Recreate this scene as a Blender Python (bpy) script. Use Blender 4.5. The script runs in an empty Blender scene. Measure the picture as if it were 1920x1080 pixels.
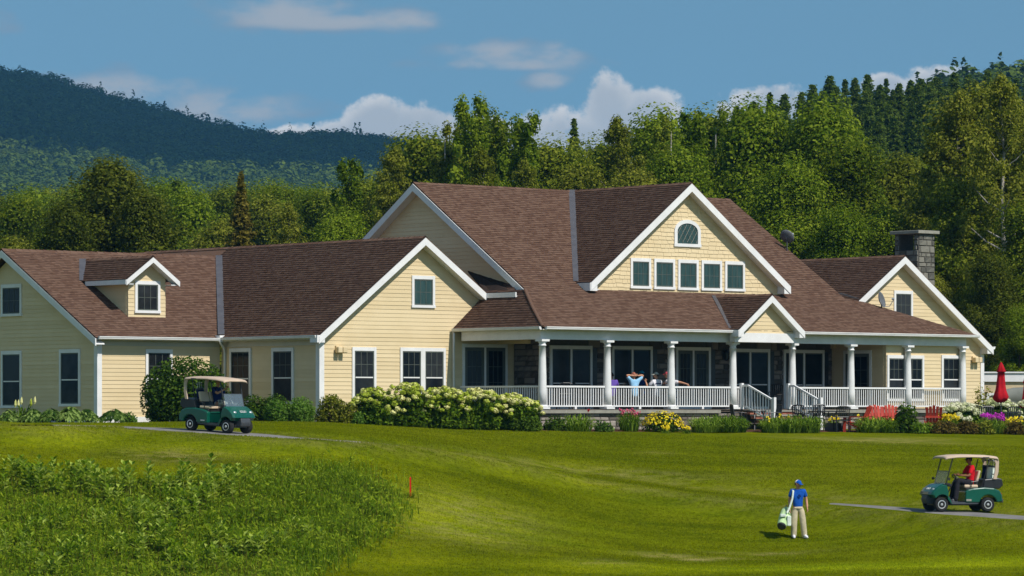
import bpy, bmesh, math, random
import numpy as np
from mathutils import Vector, Matrix

random.seed(7)
rng = np.random.default_rng(7)
R = math.radians
scn = bpy.context.scene
COL = scn.collection

# ---------------------------------------------------------------- camera, sky, sun, exposure
F = 6736.0                      # focal length in pixels of a 1920 wide frame
HY = 766.0                      # picture row of the horizon
cam_d = bpy.data.cameras.new('camera')
cam_d.sensor_width = 36.0
cam_d.lens = F / 1920 * 36.0
cam_d.shift_y = (HY - 540) / 1920
cam_d.clip_start = 1.0
cam_d.clip_end = 30000
cam = bpy.data.objects.new('camera', cam_d)
cam.rotation_euler = (R(90), 0, 0)
COL.objects.link(cam)
scn.camera = cam

SUN_EL = 47.0
SUN_H = Vector((0.715, -0.699, 0)).normalized()          # horizontal direction towards the sun
sun_vec = Vector((SUN_H.x * math.cos(R(SUN_EL)), SUN_H.y * math.cos(R(SUN_EL)), math.sin(R(SUN_EL))))
sd = bpy.data.lights.new('sun', 'SUN')
sd.energy = 4.6
sd.angle = R(0.55)
sd.color = (1.0, 0.965, 0.90)
so = bpy.data.objects.new('sun', sd)
so.rotation_euler = sun_vec.to_track_quat('Z', 'Y').to_euler()
so.location = (60, -60, 90)
COL.objects.link(so)

world = bpy.data.worlds.new('World')
scn.world = world
world.use_nodes = True
wn = world.node_tree.nodes
wl = world.node_tree.links
wn.clear()


def nd(tree, typ, **kw):
    n = tree.nodes.new(typ)
    for k, v in kw.items():
        if k.startswith('i_'):
            n.inputs[k[2:].replace('_', ' ')].default_value = v
        else:
            setattr(n, k, v)
    return n


def wmath(op, a, b=None, c=None, clamp=False):
    n = wn.new('ShaderNodeMath')
    n.operation = op
    n.use_clamp = clamp
    for i, v in enumerate((a, b, c)):
        if v is None:
            continue
        if isinstance(v, (int, float)):
            n.inputs[i].default_value = v
        else:
            wl.new(v, n.inputs[i])
    return n.outputs[0]


tc = wn.new('ShaderNodeTexCoord')
sky = wn.new('ShaderNodeTexSky')
sky.sky_type = 'NISHITA'
sky.sun_disc = False
sky.sun_elevation = R(SUN_EL)
sky.sun_rotation = math.atan2(SUN_H.x, SUN_H.y)
sky.altitude = 400
sky.air_density = 1.0
sky.dust_density = 0.0
sky.ozone_density = 4.0
# the clear mountain air: the horizon keeps the blue of some 25 degrees higher, all the way round
sxyz = wn.new('ShaderNodeSeparateXYZ')
wl.new(tc.outputs['Generated'], sxyz.inputs[0])
zup = wmath('ADD', wmath('MULTIPLY', wmath('ABSOLUTE', sxyz.outputs[2]), 0.75), 0.30)
cxyz = wn.new('ShaderNodeCombineXYZ')
wl.new(sxyz.outputs[0], cxyz.inputs[0])
wl.new(sxyz.outputs[1], cxyz.inputs[1])
wl.new(zup, cxyz.inputs[2])
nrm = wn.new('ShaderNodeVectorMath')
nrm.operation = 'NORMALIZE'
wl.new(cxyz.outputs[0], nrm.inputs[0])
wl.new(nrm.outputs[0], sky.inputs[0])

# clouds: fair weather cumulus, as direction masks broken up by noise
ysafe = wmath('MAXIMUM', sxyz.outputs[1], 0.05)
ca = wmath('DIVIDE', sxyz.outputs[0], ysafe)
cb = wmath('DIVIDE', sxyz.outputs[2], ysafe)
cv = wn.new('ShaderNodeCombineXYZ')
wl.new(ca, cv.inputs[0])
wl.new(cb, cv.inputs[1])


def wnoise(vec, scale, detail, rough, stretch=(1, 1, 1)):
    mp = wn.new('ShaderNodeMapping')
    mp.inputs['Scale'].default_value = stretch
    wl.new(vec, mp.inputs[0])
    n = wn.new('ShaderNodeTexNoise')
    n.inputs['Scale'].default_value = scale
    n.inputs['Detail'].default_value = detail
    n.inputs['Roughness'].default_value = rough
    wl.new(mp.outputs[0], n.inputs['Vector'])
    return n.outputs[0]


n_puff = wnoise(cv.outputs[0], 85, 9, 0.60)
n_soft = wnoise(cv.outputs[0], 48, 8, 0.55, (1, 2.2, 1))
n_wide = wnoise(tc.outputs['Generated'], 5, 8, 0.6, (1, 1, 3))


def blob(px, py, rx, ry, power=1.0):
    """an elliptical bump 1 at its middle, 0 at its rim; pixel figures of the 1920 frame"""
    dx = wmath('DIVIDE', wmath('SUBTRACT', ca, (px - 960) / F), rx / F)
    dy = wmath('DIVIDE', wmath('SUBTRACT', cb, (HY - py) / F), ry / F)
    d = wmath('ADD', wmath('MULTIPLY', dx, dx), wmath('MULTIPLY', dy, dy))
    return wmath('SUBTRACT', 1.0, d)


def union(bl):
    o = bl[0]
    for b in bl[1:]:
        o = wmath('SMOOTH_MAX', o, b, 0.3)
    return o


def ramp(val, lo, hi):
    n = wn.new('ShaderNodeMapRange')
    n.interpolation_type = 'SMOOTHSTEP'
    n.inputs[1].default_value = lo
    n.inputs[2].default_value = hi
    wl.new(val, n.inputs[0])
    return n.outputs[0]


ahead = ramp(sxyz.outputs[1], 0.1, 0.3)
cum = union([blob(1138, 205, 70, 74), blob(1070, 262, 120, 70), blob(1215, 225, 80, 62), blob(1000, 300, 150, 80),
             blob(705, 240, 80, 62), blob(800, 250, 110, 65), blob(650, 262, 90, 45), blob(560, 275, 110, 42),
             blob(1440, 205, 110, 48), blob(1660, 170, 60, 36), blob(1770, 160, 90, 40), blob(1930, 190, 140, 60), blob(880, 290, 130, 70), blob(1330, 280, 180, 70),
             blob(-250, 320, 300, 90), blob(2300, 260, 300, 110)])
cum_m = ramp(wmath('ADD', cum, wmath('MULTIPLY', wmath('SUBTRACT', n_puff, 0.5), 3.2)), -0.02, 0.62)
wisp = union([blob(540, 22, 190, 46), blob(740, 38, 150, 30), blob(620, 40, 270, 24), blob(920, 100, 140, 34), blob(1045, 108, 70, 44), blob(960, 120, 200, 18),
              blob(250, 165, 220, 42), blob(430, 200, 200, 50), blob(1030, 150, 60, 25), blob(-200, 40, 260, 40), blob(2150, 30, 220, 40)])
wisp_m = wmath('MULTIPLY', ramp(wmath('ADD', wisp, wmath('MULTIPLY', wmath('SUBTRACT', n_soft, 0.5), 4.2)), 0.0, 1.4), 0.68)
wide_m = wmath('MULTIPLY', ramp(n_wide, 0.52, 0.68), wmath('SUBTRACT', 1.0, ahead))  # unseen clouds behind and overhead, thickened to add neutral fill light
cum_m = wmath('MAXIMUM', wmath('MULTIPLY', cum_m, ahead), wide_m)
wisp_m = wmath('MULTIPLY', wisp_m, ahead)
# cloud brightness: lit heads, greyer undersides
n_lit = wnoise(cv.outputs[0], 45, 5, 0.55)
headm = ramp(wmath('ADD', wmath('MULTIPLY', cum, 0.55), wmath('MULTIPLY', n_lit, 1.0)), 0.45, 1.05)
ccol = wn.new('ShaderNodeMix')
ccol.data_type = 'RGBA'
ccol.inputs[6].default_value = (5.3, 5.25, 5.2, 1)
ccol.inputs[7].default_value = (3.0, 3.35, 3.75, 1)
wl.new(headm, ccol.inputs[0])
sgain = wn.new('ShaderNodeMix')
sgain.data_type = 'RGBA'
sgain.blend_type = 'MULTIPLY'
sgain.inputs[0].default_value = 1.0
sgain.inputs[7].default_value = (0.90, 1.04, 0.83, 1)
wl.new(sky.outputs[0], sgain.inputs[6])
m1 = wn.new('ShaderNodeMix')
m1.data_type = 'RGBA'
wcol = wn.new('ShaderNodeMix')
wcol.data_type = 'RGBA'
wcol.inputs[6].default_value = (1.75, 2.1, 2.6, 1)
wcol.inputs[7].default_value = (3.2, 3.2, 3.3, 1)
wl.new(ramp(wisp, 0.2, 0.95), wcol.inputs[0])
wl.new(wisp_m, m1.inputs[0])
wl.new(sgain.outputs[2], m1.inputs[6])
wl.new(wcol.outputs[2], m1.inputs[7])
m2 = wn.new('ShaderNodeMix')
m2.data_type = 'RGBA'
wl.new(wmath('MULTIPLY', cum_m, 0.93), m2.inputs[0])
wl.new(m1.outputs[2], m2.inputs[6])
wl.new(ccol.outputs[2], m2.inputs[7])
bg = wn.new('ShaderNodeBackground')
bg.inputs[1].default_value = 0.15
wl.new(m2.outputs[2], bg.inputs[0])
wo = wn.new('ShaderNodeOutputWorld')
wl.new(bg.outputs[0], wo.inputs[0])

scn.view_settings.view_transform = 'Standard'
scn.view_settings.look = 'None'
scn.view_settings.exposure = 0.0
scn.view_settings.gamma = 1.0
scn.view_settings.use_curve_mapping = False
scn.cycles.max_bounces = 6
scn.cycles.diffuse_bounces = 3
scn.cycles.transparent_max_bounces = 8
scn.cycles.volume_bounces = 0
scn.cycles.use_denoising = True

# ---------------------------------------------------------------- materials


def pm(name, c1, c2=None, scale=6.0, rough=0.7, bump=0.0, bscale=None, island=None, metallic=0.0, spec=0.10,
       stretch=(1, 1, 1), detail=5.0, objvar=0.0, trans=0.0, c3=None, coat=0.0):
    """procedural surface: two or three colours mixed by noise, optionally varied piece by piece"""
    m = bpy.data.materials.new(name)
    m.use_nodes = True
    t = m.node_tree
    n, l = t.nodes, t.links
    n.clear()
    out = n.new('ShaderNodeOutputMaterial')
    co = n.new('ShaderNodeTexCoord')
    mp = n.new('ShaderNodeMapping')
    mp.inputs['Scale'].default_value = stretch
    l.new(co.outputs['Object'], mp.inputs[0])
    nz = n.new('ShaderNodeTexNoise')
    nz.inputs['Scale'].default_value = scale
    nz.inputs['Detail'].default_value = detail
    nz.inputs['Roughness'].default_value = 0.6
    l.new(mp.outputs[0], nz.inputs['Vector'])
    cr = n.new('ShaderNodeValToRGB')
    c2 = c2 or c1
    e = cr.color_ramp.elements
    e[0].position, e[0].color = 0.32, (*c1, 1)
    e[1].position, e[1].color = 0.68, (*c2, 1)
    if c3:
        q = cr.color_ramp.elements.new(0.5)
        q.color = (*c3, 1)
    fac = nz.outputs[0]
    if island:
        g = n.new('ShaderNodeNewGeometry')
        mx = n.new('ShaderNodeMath')
        mx.operation = 'MULTIPLY_ADD'
        mx.inputs[1].default_value = island
        sb = n.new('ShaderNodeMath')
        sb.operation = 'MULTIPLY_ADD'
        sb.inputs[1].default_value = 1 - island
        sb.inputs[2].default_value = 0.0
        l.new(nz.outputs[0], sb.inputs[0])
        l.new(g.outputs['Random Per Island'], mx.inputs[0])
        l.new(sb.outputs[0], mx.inputs[2])
        fac = mx.outputs[0]
    if objvar:
        oi = n.new('ShaderNodeObjectInfo')
        mo = n.new('ShaderNodeMath')
        mo.operation = 'MULTIPLY_ADD'
        mo.inputs[1].default_value = objvar
        l.new(oi.outputs['Random'], mo.inputs[0])
        ad = n.new('ShaderNodeMath')
        ad.operation = 'SUBTRACT'
        ad.inputs[1].default_value = objvar / 2
        l.new(fac, ad.inputs[0])
        l.new(ad.outputs[0], mo.inputs[2])
        fac = mo.outputs[0]
    l.new(fac, cr.inputs[0])
    b = n.new('ShaderNodeBsdfPrincipled')
    b.inputs['Roughness'].default_value = rough
    b.inputs['Metallic'].default_value = metallic
    b.inputs['Specular IOR Level'].default_value = spec
    b.inputs['Coat Weight'].default_value = coat
    l.new(cr.outputs[0], b.inputs['Base Color'])
    if bump:
        nb = n.new('ShaderNodeTexNoise')
        nb.inputs['Scale'].default_value = bscale or scale * 4
        nb.inputs['Detail'].default_value = 6
        l.new(mp.outputs[0], nb.inputs['Vector'])
        bp = n.new('ShaderNodeBump')
        bp.inputs['Strength'].default_value = bump
        bp.inputs['Distance'].default_value = 0.03
        l.new(nb.outputs[0], bp.inputs['Height'])
        l.new(bp.outputs[0], b.inputs['Normal'])
    surf = b.outputs[0]
    if trans:
        tr = n.new('ShaderNodeBsdfTranslucent')
        hs = n.new('ShaderNodeHueSaturation')
        hs.inputs['Value'].default_value = 1.25
        l.new(cr.outputs[0], hs.inputs['Color'])
        l.new(hs.outputs[0], tr.inputs[0])
        ms = n.new('ShaderNodeMixShader')
        ms.inputs[0].default_value = trans
        l.new(b.outputs[0], ms.inputs[1])
        l.new(tr.outputs[0], ms.inputs[2])
        surf = ms.outputs[0]
    l.new(surf, out.inputs[0])
    return m


def leafmat(name, c1, c2, c3, scale=0.5, spec=0.04):
    return pm(name, c1, c3, scale=scale, island=0.55, rough=0.55, spec=spec, objvar=0.22, trans=0.42, c3=c2, detail=3)


M = {}
M['siding'] = pm('cream_siding', (0.66, 0.515, 0.305), (0.715, 0.565, 0.345), scale=1.3, rough=0.65, objvar=0.5, bump=0.05, bscale=30)
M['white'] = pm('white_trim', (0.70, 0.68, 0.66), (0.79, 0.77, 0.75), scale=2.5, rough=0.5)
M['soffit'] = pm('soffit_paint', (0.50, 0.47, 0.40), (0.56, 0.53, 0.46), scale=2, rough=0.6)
M['shingle'] = pm('brown_shingle', (0.112, 0.063, 0.044), (0.152, 0.091, 0.064), scale=0.9, island=0.80, rough=0.9, spec=0.02, c3=(0.132, 0.077, 0.054), bump=0.25, bscale=60)
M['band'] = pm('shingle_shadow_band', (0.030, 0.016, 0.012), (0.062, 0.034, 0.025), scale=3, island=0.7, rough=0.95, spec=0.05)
M['deck_edge'] = pm('roof_edge', (0.030, 0.020, 0.016), (0.045, 0.03, 0.024), scale=4, rough=0.9)
M['flash'] = pm('valley_metal', (0.13, 0.12, 0.13), (0.18, 0.165, 0.17), scale=3, rough=0.45, metallic=0.5)
M['glass'] = pm('dark_glass', (0.008, 0.010, 0.012), (0.034, 0.036, 0.037), objvar=0.8, scale=1.1, rough=0.12, spec=0.10)
M['glass_teal'] = pm('teal_glass', (0.022, 0.048, 0.046), (0.045, 0.085, 0.080), scale=2.5, rough=0.12, spec=0.15, stretch=(3, 3, 0.4))
M['sash'] = pm('sash_paint', (0.085, 0.10, 0.085), (0.12, 0.13, 0.11), scale=5, rough=0.5)
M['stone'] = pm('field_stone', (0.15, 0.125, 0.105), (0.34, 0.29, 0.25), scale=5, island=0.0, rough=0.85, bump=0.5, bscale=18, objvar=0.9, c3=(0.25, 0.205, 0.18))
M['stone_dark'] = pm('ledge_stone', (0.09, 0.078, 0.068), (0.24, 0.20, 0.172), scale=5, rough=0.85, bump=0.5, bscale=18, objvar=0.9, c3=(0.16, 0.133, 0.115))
M['chim'] = pm('chimney_stone', (0.10, 0.095, 0.08), (0.21, 0.195, 0.16), scale=5, rough=0.85, bump=0.5, bscale=18, objvar=0.9, c3=(0.185, 0.175, 0.145))
M['mortar'] = pm('mortar', (0.09, 0.08, 0.07), (0.13, 0.115, 0.1), scale=12, rough=0.95)
M['cap'] = pm('stone_cap', (0.24, 0.225, 0.185), (0.32, 0.30, 0.25), scale=4, rough=0.8, bump=0.2)
M['brick'] = pm('brick', (0.24, 0.075, 0.05), (0.36, 0.14, 0.09), scale=4, rough=0.85, objvar=0.8, bump=0.3)
M['deckwood'] = pm('porch_boards', (0.085, 0.065, 0.052), (0.13, 0.10, 0.08), scale=3, rough=0.75, objvar=0.5)
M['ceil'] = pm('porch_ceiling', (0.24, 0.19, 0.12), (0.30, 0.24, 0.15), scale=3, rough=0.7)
M['black'] = pm('black_metal', (0.012, 0.012, 0.013), (0.022, 0.022, 0.024), scale=9, rough=0.4, spec=0.5)
M['darkgrey'] = pm('grey_plastic', (0.045, 0.048, 0.055), (0.065, 0.068, 0.075), scale=6, rough=0.5, spec=0.4)
M['rubber'] = pm('tyre_rubber', (0.018, 0.018, 0.019), (0.034, 0.032, 0.030), scale=8, rough=0.85)
M['rim'] = pm('wheel_cover', (0.52, 0.52, 0.52), (0.66, 0.66, 0.65), scale=6, rough=0.3, metallic=0.5)
M['green'] = pm('green_paint', (0.003, 0.072, 0.046), (0.004, 0.088, 0.056), scale=2, rough=0.22, spec=0.5, coat=0.25)
M['tan'] = pm('tan_plastic', (0.50, 0.375, 0.275), (0.57, 0.43, 0.32), scale=3, rough=0.5)
M['vinyl'] = pm('tan_vinyl', (0.56, 0.42, 0.29), (0.64, 0.49, 0.35), scale=4, rough=0.5)
M['clear'] = None
M['red'] = pm('red_canvas', (0.36, 0.006, 0.012), (0.50, 0.012, 0.020), scale=4, rough=0.75)
M['redwood'] = pm('red_wood_paint', (0.34, 0.035, 0.022), (0.48, 0.06, 0.038), scale=3, rough=0.55, objvar=0.4)
M['stake'] = pm('red_stake_paint', (0.55, 0.012, 0.010), (0.70, 0.02, 0.016), scale=6, rough=0.5)
M['dish'] = pm('dish_grey', (0.10, 0.105, 0.115), (0.15, 0.155, 0.165), scale=4, rough=0.5)
M['asphalt'] = pm('path_asphalt', (0.155, 0.145, 0.135), (0.25, 0.23, 0.215), scale=1.4, rough=0.9, bump=0.3, bscale=40)
M['mulch'] = pm('bark_mulch', (0.035, 0.016, 0.009), (0.11, 0.05, 0.028), scale=9, rough=0.95, bump=0.8, bscale=30)
M['stucco'] = pm('pale_stucco', (0.52, 0.40, 0.24), (0.60, 0.47, 0.29), scale=2, rough=0.8)
M['awning'] = pm('grey_cover', (0.15, 0.155, 0.135), (0.22, 0.225, 0.20), scale=1.5, rough=0.7)
M['olive'] = pm('olive_panel', (0.16, 0.13, 0.05), (0.21, 0.17, 0.07), scale=2, rough=0.8)
M['skin'] = pm('skin', (0.50, 0.245, 0.15), (0.58, 0.30, 0.19), scale=9, rough=0.55)
M['skin_dark'] = pm('tanned_skin', (0.25, 0.105, 0.055), (0.31, 0.135, 0.072), scale=9, rough=0.55)
M['hair'] = pm('dark_hair', (0.020, 0.013, 0.009), (0.035, 0.022, 0.014), scale=20, rough=0.6)
M['hair_red'] = pm('grey_red_hair', (0.30, 0.10, 0.07), (0.38, 0.15, 0.10), scale=20, rough=0.6)


def cloth(name, c):
    return pm(name, tuple(x * 0.85 for x in c), tuple(min(1, x * 1.12) for x in c), scale=7, rough=0.85, bump=0.7, bscale=9)


M['blue_shirt'] = cloth('royal_blue_cloth', (0.010, 0.085, 0.40))
M['navy'] = cloth('navy_cloth', (0.012, 0.022, 0.09))
M['red_shirt'] = cloth('red_cloth', (0.62, 0.012, 0.022))
M['khaki'] = cloth('khaki_cloth', (0.52, 0.44, 0.29))
M['charcoal'] = cloth('charcoal_cloth', (0.022, 0.021, 0.026))
M['light_blue'] = cloth('light_blue_cloth', (0.30, 0.55, 0.78))
M['white_cloth'] = cloth('white_cloth', (0.72, 0.69, 0.72))
M['teal'] = cloth('teal_cloth', (0.01, 0.25, 0.38))
M['deep_blue'] = cloth('deep_blue_cloth', (0.01, 0.045, 0.19))
M['purple'] = cloth('purple_cloth', (0.14, 0.08, 0.38))
M['grey_cloth'] = cloth('grey_cloth', (0.42, 0.42, 0.36))
M['pink_red'] = cloth('pink_red_cloth', (0.55, 0.09, 0.11))
M['bag_green'] = cloth('pale_green_fabric', (0.48, 0.64, 0.32))
M['bag_white'] = cloth('white_fabric', (0.72, 0.78, 0.68))
M['bark'] = pm('bark', (0.045, 0.032, 0.022), (0.12, 0.095, 0.07), scale=3, rough=0.9, bump=0.6, stretch=(4, 4, 0.6))
M['bark_pale'] = pm('pale_bark', (0.24, 0.21, 0.18), (0.46, 0.42, 0.36), scale=2, rough=0.85, bump=0.3)
M['leaf_mid'] = leafmat('leaf_mid', (0.064, 0.102, 0.003), (0.122, 0.160, 0.007), (0.24, 0.265, 0.022))
M['leaf_bright'] = leafmat('leaf_bright', (0.072, 0.122, 0.003), (0.132, 0.190, 0.006), (0.25, 0.31, 0.022))
M['leaf_olive'] = leafmat('leaf_olive', (0.088, 0.108, 0.005), (0.155, 0.175, 0.011), (0.28, 0.28, 0.035))
M['leaf_dark'] = leafmat('leaf_dark', (0.045, 0.062, 0.004), (0.082, 0.100, 0.007), (0.16, 0.175, 0.02))
M['needle'] = leafmat('needles', (0.042, 0.080, 0.008), (0.080, 0.125, 0.012), (0.15, 0.20, 0.025))
M['needle_brown'] = leafmat('rusty_needles', (0.12, 0.105, 0.012), (0.20, 0.165, 0.025), (0.29, 0.23, 0.04))
M['shrub'] = leafmat('shrub_leaf', (0.022, 0.055, 0.004), (0.050, 0.100, 0.008), (0.12, 0.19, 0.02), scale=2)
M['shrub_bright'] = leafmat('bright_shrub_leaf', (0.05, 0.12, 0.01), (0.10, 0.20, 0.02), (0.18, 0.29, 0.045), scale=2)
M['hosta'] = leafmat('hosta_leaf', (0.030, 0.070, 0.010), (0.085, 0.150, 0.020), (0.30, 0.40, 0.10), scale=3)
M['hyd'] = leafmat('hydrangea_leaf', (0.034, 0.080, 0.003), (0.075, 0.140, 0.006), (0.16, 0.24, 0.015), scale=2)
M['bloom'] = pm('hydrangea_bloom', (0.31, 0.37, 0.03), (0.70, 0.66, 0.27), scale=9, island=0.2, rough=0.7, objvar=1.0, trans=0.1, c3=(0.50, 0.53, 0.09))
M['bloom_white'] = pm('white_bloom', (0.52, 0.56, 0.26), (0.76, 0.74, 0.52), scale=9, island=0.35, rough=0.7, objvar=0.7, trans=0.15)
M['yellow'] = pm('yellow_petal', (0.70, 0.50, 0.01), (0.85, 0.68, 0.03), scale=9, island=0.6, rough=0.6, trans=0.2)
M['pink'] = pm('pink_petal', (0.45, 0.05, 0.10), (0.62, 0.12, 0.20), scale=9, island=0.6, rough=0.6, trans=0.2)
M['magenta'] = pm('magenta_petal', (0.42, 0.02, 0.36), (0.60, 0.05, 0.50), scale=9, island=0.6, rough=0.6, trans=0.2)
M['redpetal'] = pm('red_petal', (0.40, 0.012, 0.02), (0.55, 0.03, 0.03), scale=9, island=0.6, rough=0.6, trans=0.2)
M['blade'] = leafmat('grass_blade', (0.062, 0.098, 0.003), (0.095, 0.130, 0.005), (0.15, 0.175, 0.012), scale=0.35)
M['lily'] = leafmat('lily_blade', (0.055, 0.115, 0.004), (0.14, 0.23, 0.012), (0.30, 0.40, 0.05), scale=2)
M['meadow'] = leafmat('meadow_blade', (0.075, 0.135, 0.003), (0.145, 0.220, 0.006), (0.27, 0.33, 0.018), scale=0.6)
M['milkweed'] = leafmat('milkweed_leaf', (0.13, 0.21, 0.007), (0.25, 0.34, 0.02), (0.42, 0.50, 0.085), scale=2)
M['rust'] = leafmat('bronze_leaf', (0.06, 0.045, 0.012), (0.13, 0.09, 0.02), (0.21, 0.155, 0.03), scale=2)
M['forest'] = pm('forest_canopy', (0.036, 0.070, 0.006), (0.115, 0.158, 0.013), scale=0.13, island=0.10, rough=0.9, spec=0.05, trans=0.2, c3=(0.060, 0.092, 0.013))
M['forest_ground'] = pm('forest_floor', (0.018, 0.03, 0.008), (0.035, 0.055, 0.012), scale=0.05, rough=0.95)
M['cloud'] = pm('cloud_white', (0.8, 0.8, 0.8), (0.85, 0.85, 0.85), scale=0.01, rough=1.0)

gm = bpy.data.materials.new('cart_windscreen')
gm.use_nodes = True
_t = gm.node_tree
_t.nodes.clear()
_o = _t.nodes.new('ShaderNodeOutputMaterial')
_g = _t.nodes.new('ShaderNodeBsdfGlossy')
_g.inputs['Roughness'].default_value = 0.12
_g.inputs[0].default_value = (0.8, 0.85, 0.9, 1)
_d = _t.nodes.new('ShaderNodeBsdfTransparent')
_d.inputs[0].default_value = (0.72, 0.78, 0.80, 1)
_x = _t.nodes.new('ShaderNodeMixShader')
_f = _t.nodes.new('ShaderNodeBsdfDiffuse')
_f.inputs[0].default_value = (0.40, 0.47, 0.52, 1)
_y = _t.nodes.new('ShaderNodeMixShader')
_y.inputs[0].default_value = 0.14
_x.inputs[0].default_value = 0.10
_t.links.new(_d.outputs[0], _x.inputs[1])
_t.links.new(_g.outputs[0], _x.inputs[2])
_t.links.new(_x.outputs[0], _y.inputs[1])
_t.links.new(_f.outputs[0], _y.inputs[2])
_t.links.new(_y.outputs[0], _o.inputs[0])
M['clear'] = gm

# ---------------------------------------------------------------- object helpers


def link(name, me, mat=None, parent=None, loc=None):
    o = bpy.data.objects.new(name, me)
    COL.objects.link(o)
    if mat is not None and len(me.materials) == 0:
        me.materials.append(mat)
    if parent is not None:
        o.parent = parent
    if loc is not None:
        o.location = loc
    return o


def tag(o, label=None, cat=None, group=None, kind=None):
    for k, v in (('label', label), ('category', cat), ('group', group), ('kind', kind)):
        if v:
            o[k] = v
    return o


def empty(name, loc, label=None, cat=None, group=None, rz=0.0):
    o = bpy.data.objects.new(name, None)
    COL.objects.link(o)
    o.empty_display_size = 0.3
    o.location = loc
    o.rotation_euler = (0, 0, rz)
    tag(o, label, cat, group)
    return o


def kids(o, _c={}):
    return [c for c in o.children]


def copy_tree(o, parent=None, seen=None):
    c = o.copy()
    COL.objects.link(c)
    if parent is not None:
        c.parent = parent
    for ch in o.children:
        copy_tree(ch, c)
    return c


class MB:
    """collects shapes, then links them as one mesh object"""

    def __init__(self):
        self.v = []
        self.f = []

    def add(self, vs, fs):
        b = len(self.v)
        self.v += [tuple(p) for p in vs]
        self.f += [tuple(b + i for i in q) for q in fs]
        return self

    def box(self, a, b):
        x0, y0, z0 = a
        x1, y1, z1 = b
        x0, x1 = min(x0, x1), max(x0, x1)
        y0, y1 = min(y0, y1), max(y0, y1)
        z0, z1 = min(z0, z1), max(z0, z1)
        return self.add([(x0, y0, z0), (x1, y0, z0), (x1, y1, z0), (x0, y1, z0), (x0, y0, z1), (x1, y0, z1), (x1, y1, z1), (x0, y1, z1)],
                        [(3, 2, 1, 0), (4, 5, 6, 7), (0, 1, 5, 4), (1, 2, 6, 5), (2, 3, 7, 6), (3, 0, 4, 7)])

    def prism(self, poly, d):
        """poly: 3-D points of a flat outline; d: extrusion vector"""
        n = len(poly)
        p = [Vector(q) for q in poly]
        d = Vector(d)
        nn = sum(((p[i]).cross(p[(i + 1) % n]) for i in range(n)), Vector((0, 0, 0)))
        if nn.dot(d) > 0:
            p.reverse()
        vs = p + [q + d for q in p]
        fs = [tuple(range(n)), tuple(range(2 * n - 1, n - 1, -1))]
        fs += [((i + 1) % n, i, n + i, n + (i + 1) % n) for i in range(n)]
        return self.add(vs, fs)

    def tube(self, pts, rad, n=8, caps=True, flat=None):
        pts = [Vector(p) for p in pts]
        if not isinstance(rad, (list, tuple)):
            rad = [rad] * len(pts)
        vs, fs = [], []
        up = Vector((0, 0, 1))
        prev = None
        for i, p in enumerate(pts):
            if i == 0:
                t = pts[1] - p
            elif i == len(pts) - 1:
                t = p - pts[i - 1]
            else:
                t = pts[i + 1] - pts[i - 1]
            t = t.normalized() if t.length > 1e-9 else up
            if prev is None:
                a = t.cross(up if abs(t.z) < 0.9 else Vector((1, 0, 0))).normalized()
            else:
                a = (prev - t * prev.dot(t)).normalized()
            prev = a
            b = t.cross(a)
            for k in range(n):
                th = 2 * math.pi * k / n
                vs.append(p + (a * math.cos(th) + b * math.sin(th) * (flat or 1)) * rad[i])
        for i in range(len(pts) - 1):
            for k in range(n):
                k2 = (k + 1) % n
                fs.append((i * n + k, i * n + k2, (i + 1) * n + k2, (i + 1) * n + k))
        if caps:
            fs.append(tuple(range(n - 1, -1, -1)))
            e = (len(pts) - 1) * n
            fs.append(tuple(e + k for k in range(n)))
        return self.add(vs, fs)

    def lathe(self, prof, n=16, at=(0, 0, 0), M4=None):
        vs, fs = [], []
        for r, z in prof:
            for k in range(n):
                th = 2 * math.pi * k / n
                p = Vector((r * math.cos(th), r * math.sin(th), z))
                if M4:
                    p = M4 @ p
                vs.append(p + Vector(at))
        for i in range(len(prof) - 1):
            for k in range(n):
                k2 = (k + 1) % n
                fs.append((i * n + k, i * n + k2, (i + 1) * n + k2, (i + 1) * n + k))
        fs.append(tuple(range(n - 1, -1, -1)))
        e = (len(prof) - 1) * n
        fs.append(tuple(e + k for k in range(n)))
        return self.add(vs, fs)

    def ball(self, c, r, n=10, m=6):
        c = Vector(c)
        rx, ry, rz = r if isinstance(r, (list, tuple)) else (r, r, r)
        vs = [c + Vector((0, 0, -rz))]
        for j in range(1, m):
            ph = -math.pi / 2 + math.pi * j / m
            for k in range(n):
                th = 2 * math.pi * k / n
                vs.append(c + Vector((rx * math.cos(ph) * math.cos(th), ry * math.cos(ph) * math.sin(th), rz * math.sin(ph))))
        vs.append(c + Vector((0, 0, rz)))
        fs = []
        for k in range(n):
            fs.append((0, 1 + (k + 1) % n, 1 + k))
            fs.append((len(vs) - 1, 1 + (m - 2) * n + k, 1 + (m - 2) * n + (k + 1) % n))
        for j in range(m - 2):
            for k in range(n):
                a, b = 1 + j * n + k, 1 + j * n + (k + 1) % n
                fs.append((a, b, b + n, a + n))
        return self.add(vs, fs)

    def mesh(self, name, mat=None, smooth=False):
        me = bpy.data.meshes.new(name)
        me.from_pydata(self.v, [], self.f)
        if mat is not None:
            me.materials.append(mat)
        if smooth:
            me.polygons.foreach_set('use_smooth', [True] * len(me.polygons))
        me.update()
        return me

    def build(self, name, mat, parent=None, loc=None, smooth=False):
        return link(name, self.mesh(name, mat, smooth), None, parent, loc)


def bevel(o, w=0.01, seg=2):
    bm = bmesh.new()
    bm.from_mesh(o.data)
    bmesh.ops.remove_doubles(bm, verts=bm.verts, dist=1e-5)
    ed = [e for e in bm.edges if len(e.link_faces) == 2 and e.calc_face_angle(0) > 0.5]
    bmesh.ops.bevel(bm, geom=ed, offset=w, segments=seg, affect='EDGES', profile=0.5, clamp_overlap=True)
    bm.to_mesh(o.data)
    bm.free()
    o.data.update()
    return o


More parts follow.
